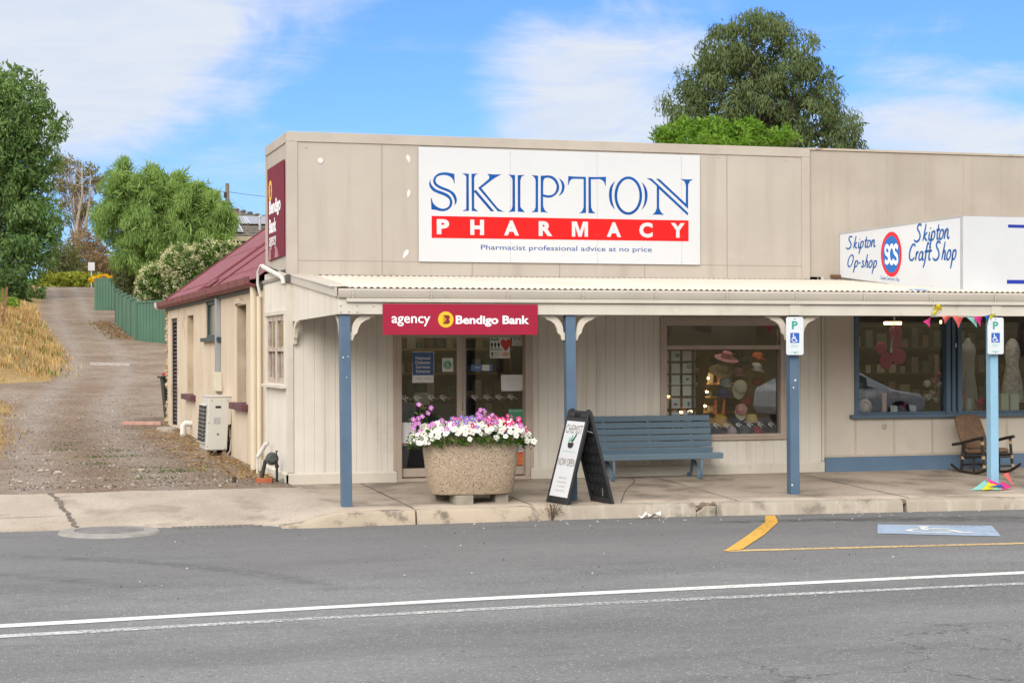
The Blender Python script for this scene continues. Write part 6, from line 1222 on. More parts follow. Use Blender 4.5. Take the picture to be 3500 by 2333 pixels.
hat('pink cream', 'pink and cream cap hanging low at the front of the hat stand', (.58, .16, .24), (.62, .54, .42), 'cap', (6.375, .33, .86), .085, (1.25, 0, 0)); hat('bucket', 'yellow striped bucket hat on the display shelf', (.66, .50, .16), (.62, .42, .20), 'bucket_hat', (6.55, .36, .72), .085); hat('mustard', 'mustard yellow hat at the left of the hat stand base', (.58, .34, .04), (.50, .28, .03), 'sun_hat', (6.10, .42, .70), .10, (.3, .15, 0))
hat('pale pink', 'pale pink cap lying on the display shelf', (.55, .42, .46), (.50, .38, .42), 'cap', (6.22, .30, .56), .07, (.9, .0, .5)); hat('charcoal', 'charcoal striped cap lying on the display shelf', (.10, .10, .11), (.14, .13, .14), 'cap', (6.42, .30, .56), .075, (.5, 0, 0)); hat('red low', 'bright red cap at the right of the display shelf', (.45, .03, .035), (.40, .02, .03), 'cap', (6.60, .30, .555), .075, (.4, .2, .8)); hat('dark low', 'dark cap lying at the left of the display shelf', (.06, .035, .04), (.05, .03, .035), 'cap', (6.0, .32, .56), .08, (.3, .2, -.4))
UM = flat('umbrella_orange', (.70, .16, .06))
for x in (6.075, 6.20): mb = MB(); mb.tube([(x-.02, .5, .80), (x, .5, 1.0)], [.028, .016], 8); tag(mb.build('umbrella', UM, loc=(x, .5, .9), smooth=True), 'folded orange umbrella hanging left of the navy cap' if x < 6.1 else 'folded orange umbrella hanging under the navy cap', 'umbrella')
# spinner rack of greeting cards
CR = thing('card_rack', 'black wire spinner rack of greeting cards at the left of the pharmacy window', 'card rack', (5.42, .40, .52)); mb = MB()
for x in (5.16, 5.33, 5.50, 5.665): mb.tube([(x, .34, .52), (x, .34, 1.72)], .006, 5)
for z in (.70, .88, 1.05, 1.20, 1.36, 1.53, 1.68): mb.bar((5.14, .335, z), (5.69, .335, z), .02, .02); mb.bar((5.68, .33, z), (5.72, .62, z), .02, .02)
mb.build('frame', M_CANE, CR); CRD = [flat('card_%d' % i, c) for i, c in enumerate([(.80, .82, .78), (.74, .79, .80), (.80, .72, .72), (.70, .80, .78), (.84, .82, .75)])]; CRI = [flat('card_print_%d' % i, c) for i, c in enumerate([(.05, .35, .28), (.42, .20, .25), (.30, .33, .20), (.25, .22, .32), (.40, .42, .42)])]
qc = random.Random(9)
for r_, z in enumerate((.565, .715, .895, 1.065, 1.215, 1.375, 1.545)):
    for c_ in range(3):
        x = 5.175+c_*.165; mb = MB(); h_ = .135; mb.box(x, x+.125, .318, .322, z, z+h_); c0 = mb.build('greeting_card', qc.choice(CRD), CR)
        k = qc.random()
        if k < .25: continue
        mb = MB(); mb.ball((x+.03+.07*qc.random(), .3172, z+.05+.05*qc.random()), .015+.03*k, .0008, .012+.03*qc.random(), 7, 4); mb.build('print', qc.choice(CRI), c0)
    mb = MB(); mb.box(5.70, 5.703, .34, .46, z, z+.14); mb.box(5.70, 5.703, .48, .60, z, z+.14); mb.build('greeting_card', qc.choice(CRD), CR)
# shelving with small warm lamps deeper in the shop
SHV = thing('display_shelving', 'timber shelving with glowing lamps inside the pharmacy behind the hats', 'shelves', (6.4, 2.2, 0)); mb = MB(); M_SHT = mat('shelf_timber', (.36, .24, .11), .6, (.30, .19, .085), 4.)
mb.box(5.75, 7.1, 2.5, 2.52, .02, 2.2)
for z in (.45, .75, .98, 1.18, 1.40, 1.62): mb.box(5.75, 7.1, 2.15, 2.5, z, z+.025)
mb.box(5.73, 5.76, 2.15, 2.52, .02, 2.2); mb.bar((6.28, 1.7, .55), (6.52, 1.9, 1.75), .05, .2); mb.build('carcass', M_SHT, SHV); M_GLOW = emat('warm_lamp', (1., .66, .30), 26.)
for x, z in ((6.62, 1.26), (6.60, 1.06), (6.57, .85), (6.2, .76), (6.35, .77), (6.0, .99), (6.9, 1.19)): mb = MB(); mb.lathe([(.03, 0), (.035, .02), (.01, .03)], 10, (x, 2.12, z)); mb.build('lamp', M_GLOW, SHV)
PC = [flat('packet_%d' % i, c) for i, c in enumerate([(.10, .09, .05), (.05, .05, .05), (.32, .25, .12), (.12, .05, .04), (.05, .10, .09), (.35, .33, .28)])]; qc = random.Random(21)
for z in (.475, .775, 1.005, 1.205, 1.425):
    for k in range(9): x = 5.8+k*.145; w, h_ = .07+.05*qc.random(), .07+.08*qc.random(); mb = MB(); mb.box(x, x+w, 2.2, 2.35, z, z+h_); mb.build('packet', qc.choice(PC), SHV)
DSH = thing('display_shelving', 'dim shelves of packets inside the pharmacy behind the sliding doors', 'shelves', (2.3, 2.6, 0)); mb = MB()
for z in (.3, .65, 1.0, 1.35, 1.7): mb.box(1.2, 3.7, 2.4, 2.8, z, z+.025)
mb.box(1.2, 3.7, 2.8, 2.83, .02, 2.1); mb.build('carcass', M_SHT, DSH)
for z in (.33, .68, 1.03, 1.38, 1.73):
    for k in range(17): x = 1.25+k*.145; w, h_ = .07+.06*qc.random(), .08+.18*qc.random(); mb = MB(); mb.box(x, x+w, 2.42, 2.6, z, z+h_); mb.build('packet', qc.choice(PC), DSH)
LST = thing('leaflet_stand', 'pale leaflet stand inside the left sliding door', 'stand', (1.72, .9, 0)); mb = MB(); mb.bar((1.62, 1.0, .1), (1.80, 1.15, 1.0), .30, .03, (0, 1, 0)); mb.build('board', flat('stand_grey', (.40, .42, .45)), LST); mb = MB(); mb.box(1.5, 1.95, .9, 1.3, .02, .10); mb.build('foot', flat('stand_dark', (.08, .10, .13)), LST)
CTR = thing('counter', 'dark shop counter with a paper notice inside the left sliding door', 'counter', (2.15, 1.5, 0)); mb = MB(); mb.box(1.9, 2.6, 1.4, 1.9, .02, .95); mb.build('body', flat('counter_blue', (.05, .075, .11)), CTR); mb = MB(); mb.box(1.98, 2.2, 1.39, 1.397, .95, 1.12); mb.build('notice', P_WHITE, CTR)
for x_ in (1.6, 2.5): mb = MB(); mb.box(x_, x_+.4, 1.2, 1.26, 2.5, 2.54); tag(mb.build('strip_or_fill_light', M_FILL, loc=(x_+.2, 1.23, 2.52)), 'added unseen fill strip inside behind the left sliding door' if x_ < 2 else 'added unseen fill strip inside behind the right sliding door', 'light')  # fill strips added above the door heads, unseen, to lift the interior
# ---- things on show in the craft shop window
MP = mat('organza_pink', (.60, .04, .17), .7, (.48, .025, .12), 4.); FO = thing('flower_ornament', 'large crimson organza flower hanging in the craft shop window', 'ornament', (8.67, .3, 1.66)); 
for cx_, cz_, rx, rz in ((8.52, 1.71, .095, .09), (8.60, 1.53, .10, .125), (8.80, 1.59, .12, .115), (8.745, 1.80, .075, .14), (8.70, 1.92, .045, .11), (8.80, 1.93, .05, .12)):
    mb = MB(); mb.ball((cx_, .30, cz_), rx, .02, rz, 16, 8); mb.build('petal', MP, FO, smooth='all')
mb = MB(); mb.tube([(8.67, .28, 1.66), (8.74, .3, 2.15)], .01, 6); mb.ball((8.665, .27, 1.67), .022, .02, .03); mb.build('centre', P_WHITE, FO)
BV = thing('vase', 'round cream vase with painted flowers at the left of the craft shop sill', 'vase', (8.245, .27, .785)); mb = MB(); mb.lathe([(.05, 0), (.09, .04), (.105, .10), (.09, .165), (.05, .20), (.045, .21)], 20, (8.245, .27, .786)); mb.build('body', mat('cream_vase', (.60, .50, .40), .4), BV, smooth=True); mb = MB(); [mb.ball((8.18+.12*rnd.random(), .165+.01*rnd.random(), .86+.1*rnd.random()), .012, .004, .01, 6, 4) for i in range(8)]; mb.build('painted_flowers', mat('vase_pink', (.45, .16, .26), .5), BV)
mb = MB(); mb.lathe([(.038, 0), (.036, .25), (.042, .27), (.042, .285), (.03, .285), (.028, .27)], 18, (8.542, .25, .786)); tag(mb.build('candle_holder', mat('peach_ceramic', (.62, .40, .28), .5, (.58, .36, .25), 3.), smooth=True, loc=(8.542, .25, .786)), 'tall peach ceramic column on the craft shop sill', 'candle holder')
for x, lb, m_ in ((8.70, 'small striped card standing on the craft shop sill', P_WHITE), (9.0, 'small grey card leaning on the craft shop sill', flat('grey_card', (.42, .44, .45)))): mb = MB(); mb.prism([(-.06, 0), (.05, .015), (.06, .11), (-.05, .125)], (x, .24, .787), (1, 0, 0), (0, .3, .95), (0, -1, 0), 0, .003); tag(mb.build('display_card', m_, loc=(x, .24, .787)), lb, 'card')
def foil(lb, x, y, c, h_=.16):
    t = thing('foil_bouquet', lb, 'ornament', (x, y, .786)); mm = mat('foil_'+str(round(x, 2)), c, .15, tuple(v*.5 for v in c), 30., metal=.9); mb = MB(); q = random.Random(int(x*100))
    for i in range(26): a = q.random()*6.28; k = q.random(); mb.add([(x+.012*math.cos(a), y+.012*math.sin(a), .79), (x+.03*math.cos(a+.5), y+.03*math.sin(a+.5), .79+h_*.5), (x+.09*k*math.cos(a), y+.09*k*math.sin(a), .79+h_*(.7+.4*q.random()))], [(0, 1, 2)])
    mb.build('foil', mm, t, fixn=False); return t
foil('crumpled pink foil between the grey and striped cards', 8.845, .25, (.75, .08, .35)); foil('magenta foil wrap beside the blue tin', 10.10, .3, (.85, .05, .45), .20)
BQ = foil('artificial rose bouquet in a purple foil vase by the window mullion', 9.49, .30, (.40, .03, .42), .22)
for x, z, c in ((9.27, 1.20, (.62, .62, .56)), (9.40, 1.24, (.55, .20, .24)), (9.46, 1.18, (.64, .64, .60)), (9.36, 1.06, (.60, .50, .42)), (9.50, 1.05, (.58, .25, .14)), (9.42, .98, (.35, .36, .38)), (9.30, 1.01, (.50, .45, .42)), (9.44, 1.32, (.50, .18, .22))): mb = MB(); mb.ball((x-.02, .28+.05*rnd.random(), z), .062, .05, .055, 9, 6); mb.build('rose', mat('rose_%d' % int(x*100+z*7), c, .9, tuple(v*.55 for v in c), 26., bump=1, bs=70), BQ, smooth='all')
g = np.random.default_rng(2); P = np.stack([9.40+.1*g.normal(size=160), .33+.04*g.normal(size=160), 1.12+.12*g.normal(size=160)], 1); leaf_cloud('leaves', leafmat('artificial_leaf', (.02, .05, .015), (.07, .12, .04)), BQ, P, g.normal(size=(160, 3)), .06, .025, g.random(160))
TN = thing('tin', 'pale blue patterned tin on the craft shop sill', 'tin', (9.905, .27, .786)); mb = MB(); mb.lathe([(.062, 0), (.065, .01), (.065, .19), (.06, .2), (.055, .2)], 20, (9.905, .27, .786)); mb.build('body', mat('tin_blue', (.26, .34, .33), .4, (.30, .22, .20), 9.), TN, smooth=True)
for x0, x1, lb in ((10.40, 10.52, 'narrow pale green gift box behind the pale blue post'), (10.55, 10.69, 'wide pale green gift box right of the pale blue post')): mb = MB(); mb.box(x0, x1, .2, .34, .787, 1.045); tag(mb.build('gift_box', mat('gift_box_green', (.50, .56, .46), .7, (.46, .52, .42), 3.), loc=((x0+x1)/2, .27, .787), bevel=.004), lb, 'gift box')
mb = MB(); mb.tube([(9.82, .3, .95), (9.84, .3, 1.12)], [.014, .008], 8); tag(mb.build('taper_candle', mat('red_candle', (.40, .03, .03), .4), loc=(9.83, .3, .95)), 'thin red candle beside the window mullion', 'candle')
# grey dress on a stand
DS = thing('dress', 'grey pleated dress on a stand in the craft shop window', 'dress', (10.22, .8, 0)); mb = MB(); n = 40
prof = [(.17, .80), (.155, .98), (.13, 1.15), (.11, 1.30), (.095, 1.43), (.115, 1.55), (.13, 1.66), (.11, 1.75), (.05, 1.80), (.035, 1.86)]
for i, (r_, z) in enumerate(prof): mb.v += [(10.24+r_*(1+(.10*math.cos(9*a) if z < 1.4 else 0))*math.cos(a), .85+.6*r_*(1+(.10*math.cos(9*a) if z < 1.4 else 0))*math.sin(a), z) for a in (2*math.pi*k/n for k in range(n))]
mb.f = [[i*n+k, i*n+(k+1) % n, (i+1)*n+(k+1) % n, (i+1)*n+k] for i in range(len(prof)-1) for k in range(n)]; mb.mi = [0]*len(mb.f); mb.build('cloth', mat('grey_cloth', (.24, .26, .26), .9, (.19, .2, .2), 3.), DS, smooth='all'); mb = MB(); mb.tube([(10.24, .85, 0), (10.24, .85, 1.9)], .02, 8); mb.build('stand', M_CANE, DS)
WD = thing('dress', 'white lace dress hanging far right in the craft shop window', 'dress', (11.0, .85, 0)); mb = MB(); prof = [(.2, .9), (.16, 1.2), (.10, 1.45), (.13, 1.65), (.10, 1.78), (.03, 1.85)]
for i, (r_, z) in enumerate(prof): mb.v += [(11.02+r_*math.cos(a), .9+.6*r_*math.sin(a), z) for a in (2*math.pi*k/n for k in range(n))]
mb.f = [[i*n+k, i*n+(k+1) % n, (i+1)*n+(k+1) % n, (i+1)*n+k] for i in range(len(prof)-1) for k in range(n)]; mb.mi = [0]*len(mb.f); mb.build('cloth', mat('white_lace', (.5, .5, .5), .9, (.3, .3, .3), 20.), WD, smooth='all')
for x_, lb_ in ((8.3, 'added unseen fill strip above the left end of the craft shop display'), (9.75, 'added unseen fill strip above the middle of the craft shop display'), (10.7, 'added unseen fill strip above the dresses in the craft shop display')): mb = MB(); mb.box(x_, x_+.6, .35, .41, 2.45, 2.49); tag(mb.build('strip_or_fill_light', M_FILL, loc=(x_+.3, .38, 2.47)), lb_, 'light')  # unseen fill strips, added to brighten the craft shop display
M_TUBE = emat('warm_tube', (1., .60, .24), 9.)
for x0, x1, z, lb in ((9.35, 9.62, 2.09, 'short warm strip light left inside the craft shop'), (10.30, 10.52, 2.11, 'short warm strip light right inside the craft shop')): mb = MB(); mb.box(x0, x1, 1.7, 1.75, z-.022, z+.022); tag(mb.build('strip_or_fill_light', M_TUBE, loc=((x0+x1)/2, 1.7, z)), lb, 'light')
# racks and framed pictures deeper in the craft shop
qc = random.Random(8); DKS = thing('display_shelving', 'dark crowded gift shelves at the back of the craft shop', 'shelves', (10, 2.6, 0)); mb = MB()
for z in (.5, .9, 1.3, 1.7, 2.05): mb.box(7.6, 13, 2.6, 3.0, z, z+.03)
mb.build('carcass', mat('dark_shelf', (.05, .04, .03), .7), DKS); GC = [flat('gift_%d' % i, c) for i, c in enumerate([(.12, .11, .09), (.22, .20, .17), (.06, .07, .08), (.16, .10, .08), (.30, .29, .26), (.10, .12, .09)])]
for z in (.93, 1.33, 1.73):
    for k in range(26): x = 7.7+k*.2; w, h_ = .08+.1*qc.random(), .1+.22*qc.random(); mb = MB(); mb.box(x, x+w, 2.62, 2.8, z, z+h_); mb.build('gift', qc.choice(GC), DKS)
# ================================================================== green fence
M_FEN = mat('green_steel', (.068, .152, .098), .55, (.058, .128, .084), .8, dirt=((.10, .17, .13), .3, 1.2, .6))
FN = thing('green_fence', 'green ribbed steel fence stepping up the hill beside the gravel lane', 'fence', (2.5, 60, 2.5))
def fpanel(a, b, za, h, ribs=12, post=True):
    mb = MB(); a, b = Vector((*a, 0)), Vector((*b, 0)); d = (b-a); L = d.length; d.normalize(); nn_ = Vector((d.y, -d.x, 0)); pr = []
    for i in range(ribs):
        x0 = L*i/ribs; w = L/ribs; pr += [(x0, 0), (x0+w*.62, 0), (x0+w*.68, .035), (x0+w*.94, .035)]
    pr.append((L, 0)); n = len(pr); z0 = min(gz(a.x, a.y), gz(b.x, b.y))-.1
    mb.add([a+d*u+nn_*k+Vector((0, 0, z)) for z in (z0, za+h-.05) for u, k in pr], [(i, i+1, n+i+1, n+i) for i in range(n-1)]); pn = mb.build('panel', M_FEN, FN, fixn=False)
    mb = MB(); mb.bar(a+Vector((0, 0, za+h-.03)), b+Vector((0, 0, za+h-.03)), .06, .07); mb.build('rail', M_FEN, FN)
    if post: mb = MB(); mb.bar(b+Vector((0, 0, z0)), b+Vector((0, 0, za+h+.08)), .08, .08, (1, 0, 0)); mb.box(b.x-.05, b.x+.05, b.y-.05, b.y+.05, za+h+.08, za+h+.11); mb.build('post', M_FEN, FN)
FP = [(4.9, 48.0), (3.6, 50.4), (2.42, 53.3), (2.42, 56.2), (2.46, 59.2), (2.5, 62.2), (2.55, 65.2), (2.62, 68.2)]
for i, (a, b) in enumerate(zip(FP, FP[1:])): fpanel(a, b, max(gz(*a), gz(*b)) if i > 1 else gz(*FP[2]), 1.62 if i < 2 else 1.62, 11 if i < 2 else 9)
FN2 = FN; FN = thing('green_fence', 'separate dark green steel fence panel standing end on to the lane at the top', 'fence', (3.2, 84, 4)); fpanel((2.5, 84.0), (3.95, 83.6), 4.0, 2.0, 9)
# ================================================================== vegetation
def blob_pts(g, blobs, n, shell=.55):
    w = np.array([b[3]*b[4]*b[5] for b in blobs])**.7; k = g.choice(len(blobs), n, p=w/w.sum()); B = np.array(blobs)[k]
    d = g.normal(size=(n, 3)); d /= np.linalg.norm(d, axis=1, keepdims=True); r = (shell+(1-shell)*g.random((n, 1))**.7)
    return B[:, :3]+d*B[:, 3:6]*r, d
def tree(name, lb, cat, base, blobs, m, nc, per, L, Wd, cr, droop=.5, out=.5, trunk=None, limbs=24, seed=1, shell=.55, bark=None, group=None, tr=.3, part='crown', flat_=1., core=.22, wander=.12):
    g = np.random.default_rng(seed); T_ = thing(name, lb, cat, base, group); C_, D_ = blob_pts(g, blobs, nc, shell)
    # rounded tufts: leaves lie over the outside of each tuft, facing outwards, with a looser filling inside the crown
    B_ = np.array(blobs); dd = np.linalg.norm((C_[:, None, :]-B_[None, :, :3])/B_[None, :, 3:6], axis=2); keep_ = (dd < .62).sum(1) == 0
    if keep_.sum() > nc*.4: C_, D_ = C_[keep_], D_[keep_]
    nc = len(C_); k = np.repeat(np.arange(nc), per); n = len(k); u = g.normal(size=(n, 3)); u /= np.linalg.norm(u, axis=1, keepdims=True); u = u+.45*D_[k]+np.array([0, 0, .15]); u /= np.linalg.norm(u, axis=1, keepdims=True)
    sz = (.65+.7*g.random(nc))[k][:, None]; P = C_[k]+u*cr*sz*(.55+.5*g.random((n, 1)))*np.array([1, 1, flat_]); N_ = u+.35*D_[k]+.42*g.normal(size=(n, 3))
    dirs = np.array([0, 0, -droop*1.3])+u*.5*out+g.normal(size=(n, 3))*.55
    tint = np.clip(g.random(nc)[k]*.6+g.random(n)*.5-.05, 0, 1)
    if core:
        Q, Qd = blob_pts(g, blobs, int(n*core), .15); Q = B_[0:1, :3]*0+Q; m2 = len(Q); P = np.concatenate([P, Q]); N_ = np.concatenate([N_, g.normal(size=(m2, 3))]); dirs = np.concatenate([dirs, g.normal(size=(m2, 3))]); tint = np.concatenate([tint, g.random(m2)*.8])
        sc_ = np.concatenate([np.ones(n), np.full(m2, 1.9)])
    else: sc_ = np.ones(n)
    lf = leaf_cloud(part, m, T_, P, dirs, L, Wd, tint, seed=seed, N=N_)
    if core:
        co = np.empty(len(lf.data.vertices)*3); lf.data.vertices.foreach_get('co', co); co = co.reshape(-1, 4, 3); b0 = co[:, :1]; co = b0+(co-b0)*sc_[:, None, None]; lf.data.vertices.foreach_set('co', co.reshape(-1)); lf.data.update()
    if trunk:
        mb = MB(); b = Vector(base); top = Vector(trunk[0]); r0 = trunk[1]; q = random.Random(seed)
        for s_ in range(trunk[2] if len(trunk) > 2 else 1):
            tp = top+Vector((q.gauss(0, 1), q.gauss(0, 1), q.gauss(0, .4)))*(.0 if s_ == 0 else (top-b).length*.22); b2 = b+Vector((q.gauss(0, r0*1.5), q.gauss(0, r0*1.5), 0))*(s_ > 0)
            mid = [b2.lerp(tp, f)+Vector((q.gauss(0, 1), q.gauss(0, 1), 0))*(tp-b2).length*.03 for f in (.25, .5, .75)]
            pts = [b2-Vector((0, 0, .3))]+mid+[tp]; mb.tube(pts, [r0, r0*.8, r0*.62, r0*.42, r0*.16], 7)
            for i in range(limbs):
                f = .3+.65*q.random(); s0 = pts[min(3, int(f*4))].lerp(pts[min(4, int(f*4)+1)], f*4-int(f*4)); e = Vector(C_[q.randrange(nc)]); md = s0.lerp(e, .5)+Vector((0, 0, wander*(e-s0).length)); rr = r0*(.30-.2*f)
                mb.tube([s0, md, e], [rr, rr*.6, rr*.2], 5, False)
        mb.build('trunk', bark or M_BARK, T_, smooth='all', fixn=False)
    return T_
M_BARK = mat('grey_bark', (.10, .08, .065), .95, (.16, .135, .115), 6., mapsc=(3, 3, .4)); M_PALEB = mat('pale_bark', (.36, .32, .28), .9, (.22, .18, .15), 3., mapsc=(2, 2, .4)); M_DKB = mat('dark_bark', (.055, .045, .038), .95, (.09, .072, .06), 5.)
L_PEP = leafmat('pepper_leaf', (.065, .14, .045), (.22, .33, .12), .35); L_WIL = leafmat('willow_leaf', (.13, .23, .06), (.36, .50, .18), .5); L_GUM = leafmat('gum_leaf', (.062, .092, .040), (.175, .225, .105), .3); L_GUM2 = leafmat('far_gum_leaf', (.14, .15, .07), (.30, .27, .13), .35); L_BRN = leafmat('brown_scrub', (.17, .115, .065), (.27, .205, .12), .3); L_OLI = leafmat('olive_scrub', (.085, .105, .045), (.20, .21, .095), .3)
L_YG = leafmat('yellow_green', (.15, .21, .03), (.40, .40, .075), .35); L_BR = leafmat('bright_green', (.085, .20, .022), (.25, .40, .07), .4); L_BSH = leafmat('bush_leaf', (.055, .11, .03), (.17, .24, .07), .3); L_CRM = leafmat('cream_blossom', (.42, .43, .24), (.66, .66, .46), .3); L_YEL = leafmat('yellow_blossom', (.60, .36, .015), (.80, .55, .03), .3); L_STRAW = leafmat('straw', (.36, .225, .09), (.60, .43, .20), .3); L_DRYB = leafmat('rusty_straw', (.20, .115, .06), (.34, .22, .12), .3); L_SHR = leafmat('shrub_leaf', (.04, .08, .03), (.12, .18, .06), .3)
# pepper tree on the left: stands beside the lane, most of it outside the frame
pb = (-4.6, 98, 4.3)
tree('pepper_tree', 'tall dense green pepper tree overhanging the left side of the lane', 'tree', pb, [(-2.06, 99.02, 17.66, 2.43, 2.91, 2.85), (-0.15, 98.46, 16.94, 1.71, 1.81, 1.57), (-0.96, 98.7, 19.37, 1.28, 1.34, 1.14), (-3.99, 99.59, 14.53, 3.43, 4.09, 4.0), (-0.7, 98.62, 14.23, 1.86, 2.05, 1.86), (-0.99, 98.7, 11.52, 2.06, 2.31, 2.14), (0.43, 98.28, 9.66, 1.03, 1.23, 1.2), (-1.82, 98.95, 8.39, 2.43, 2.52, 2.14), (-1.41, 98.83, 6.39, 1.57, 1.73, 1.57), (0.81, 98.17, 16.23, 0.86, 1.03, 1.0), (-3.43, 99.43, 18.24, 2.28, 2.52, 2.28)]+[(-6.5, 98, 14, 4, 4, 7), (-2.6, 99.5, 11, 2.6, 1.2, 5), (-2.2, 100, 15, 2.6, 1.2, 4), (-1.6, 99.5, 10.2, 2.2, 1.2, 2.4), (-.9, 99, 8.6, 1.9, 1.2, 1.8), (-1.0, 101, 12.8, 1.7, 1.2, 1.8), (-1.4, 101, 10.4, 2., 1.2, 2.)], L_PEP, 520, 120, .24, .085, .62, .9, .45, ((-4.2, 98, 16), .5), 30, 3, .62, flat_=1.15)
tree('pepper_shrub', 'dark leafy shrub at the foot of the pepper tree', 'shrub', (-2.4, 93, 4.4), [(-3.5, 93, 5.4, 2.8, 2, 1.8), (-1.9, 92.5, 5.2, 1.3, 1.2, 1.2), (-4.5, 86, 4.8, 2.2, 2, 1.4)], L_SHR, 170, 40, .22, .09, .26, .5, .5, None, 0, 5, .5)
tree('weedy_shrub', 'low bright green weed bush on the bank below the pepper tree', 'shrub', (-3.4, 78, 4.2), [(-3.6, 78, 4.5, 1.2, 1, .9), (-2.6, 76, 4.1, .9, .8, .5)], L_BR, 60, 30, .16, .06, .18, .2, .6, None, 0, 6, .3)
tree('gum_tree', 'tall sparse gum tree with bare pale limbs far behind the lane', 'tree', (6.6, 193.3, 10), [(5.61, 193.75, 24.09, 1.33, 1.81, 1.33), (7.57, 193.16, 23.27, 1.23, 1.6, 1.13), (8.75, 192.82, 22.55, 1.13, 1.54, 1.13), (6.98, 193.34, 21.12, 1.64, 1.68, 0.82), (9.33, 192.64, 21.01, 0.67, 1.22, 1.13), (5.11, 193.89, 21.64, 0.92, 1.39, 1.13), (5.59, 193.75, 19.07, 0.92, 1.33, 1.02), (8.3, 192.95, 19.07, 0.92, 1.12, 0.72), (4.53, 194.07, 23.69, 0.72, 1.25, 1.13)]+[(5.2, 193, 17.2, .8, .8, .7), (7.4, 193, 18.0, 1.2, .9, .5), (9.2, 192.6, 17.5, .7, .7, .7), (3.9, 193, 20.5, .6, .7, 1.2)], L_GUM2, 150, 46, .26, .09, .45, 1., .3, ((6.8, 193.3, 23.5), .30, 5), 22, 7, .3, M_PALEB)
tree('willow_tree', 'broad feathery light green willow behind the green fence', 'tree', (5.0, 67, 3.0), [(2.87, 67.32, 9.82, 0.97, 1.36, 1.03), (4.21, 66.92, 9.6, 1.07, 1.46, 1.07), (5.65, 66.49, 9.28, 1.07, 1.46, 1.07), (6.99, 66.1, 8.73, 0.97, 1.26, 0.9), (7.7, 65.89, 8.2, 0.52, 0.88, 0.77), (2.46, 67.44, 8.32, 1.03, 1.38, 0.99), (3.9, 67.01, 7.89, 1.29, 1.74, 1.29), (5.75, 66.46, 7.67, 1.29, 1.74, 1.29), (7.13, 66.06, 7.45, 0.9, 1.23, 0.9), (3.11, 67.25, 6.71, 0.73, 1.1, 0.9), (4.71, 66.77, 6.38, 1.29, 1.46, 0.86), (2.89, 67.31, 10.72, 0.43, 0.56, 0.39), (4.21, 66.92, 10.55, 0.43, 0.56, 0.39), (5.59, 66.51, 10.24, 0.43, 0.53, 0.34), (6.68, 66.19, 9.77, 0.39, 0.46, 0.3)], L_WIL, 380, 170, .22, .032, .30, 1.3, .35, ((5.0, 67, 8.6), .24, 1), 20, 9, .62, flat_=1.1)
BUSH = [(3.66, 56.65, 4.71, 0.88, 0.92, 0.8), (4.67, 56.35, 5.43, 0.95, 1.03, 0.91), (5.76, 56.03, 5.8, 0.95, 0.92, 0.72), (6.68, 55.76, 5.84, 0.76, 0.77, 0.63), (3.17, 56.8, 4.21, 0.46, 0.51, 0.46), (4.85, 56.3, 4.51, 1.14, 1.05, 0.76)]
tree('flowering_bush', 'rounded bush covered in cream blossom behind the maroon roof', 'bush', (4.6, 56.5, 2.4), BUSH, L_BSH, 330, 60, .11, .05, .20, .2, .6, ((4.7, 56.5, 4.6), .10, 3), 10, 11, .6)
g = np.random.default_rng(12); C_, D_ = blob_pts(g, [(x, y, z, a*1.05, b_*1.05, c*1.05) for x, y, z, a, b_, c in BUSH], 680, .92)
k = np.repeat(np.arange(680), 26); P = C_[k]+g.normal(size=(len(k), 3))*.062; leaf_cloud('blossom', L_CRM, [o for o in bpy.data.objects if o.name.startswith('flowering_bush')][0], P, D_[k]+g.normal(size=P.shape)*.8, .075, .05, g.random(len(P)), seed=13)
tree('dark_shrub', 'dull olive shrub between the willow and the cream blossom bush', 'shrub', (3.6, 71.3, 3.4), [(3.59, 71.28, 5.36, 0.81, 0.9, 0.81), (3.22, 71.38, 6.11, 0.58, 0.68, 0.63), (4.06, 71.14, 5.92, 0.72, 0.79, 0.72)], L_OLI, 150, 40, .16, .05, .18, .6, .4, ((3.6, 71.3, 5), .07, 3), 12, 15, .4)
tree('yellow_bush', 'low mound of bright yellow flowers above the far green fence panel', 'bush', (3.2, 86.5, 5.4), [(2.75, 86.5, 6.02, .36, .35, .17), (3.2, 86.4, 6.08, .42, .35, .18), (3.6, 86.4, 6.0, .3, .35, .15)], L_YEL, 120, 26, .08, .05, .07, 0, .8, None, 0, 16, .7, part='blossom')
mb = MB(); mb.tube([(3.1, 85.5, 4), (3.1, 85.5, 6.2)], .12, 6)
tag(mb.build('shrub_stem', M_BARK, [o for o in bpy.data.objects if o.name.startswith('yellow_bush')][0]))
for nm, lb, b, bl, lm, nc, sd in (('brown_shrub', 'rusty brown dry bush beyond the end of the lane', (6, 157, 7.8), [(5.87, 157.16, 11.69, 1.92, 2.06, 2.13), (7.39, 156.72, 10.62, 0.94, 1.34, 1.71), (4.85, 157.47, 10.2, 1.49, 1.52, 1.49), (5.6, 156, 9.2, 2.6, 1.6, 1.2)], L_BRN, 260, 21), ('olive_shrub', 'greyish olive bush left of the street sign at the end of the lane', (3.2, 147.5, 7.7), [(3.59, 147.41, 10.52, 1.21, 1.39, 1.53), (2.62, 147.7, 9.92, 1.13, 1.27, 1.37), (4.55, 147.13, 9.11, 1.21, 1.13, 1.01), (3.4, 147, 8.6, 2.2, 1.4, 0.8)], L_OLI, 190, 22), ('bare_shrub', 'greyish bare twiggy bush right of the street sign', (7, 149, 7.7), [(6.4, 149, 9.6, 1.0, 1.2, 1.5), (7.6, 149, 9.4, 1.0, 1.2, 1.6)], L_BRN, 90, 23)):
    tree(nm, lb, 'shrub', b, bl, lm, nc, 36, .3, .07, .34, .4, .4, ((b[0]+.4, b[1], b[2]+2), .09, 4), 14, sd, .4)
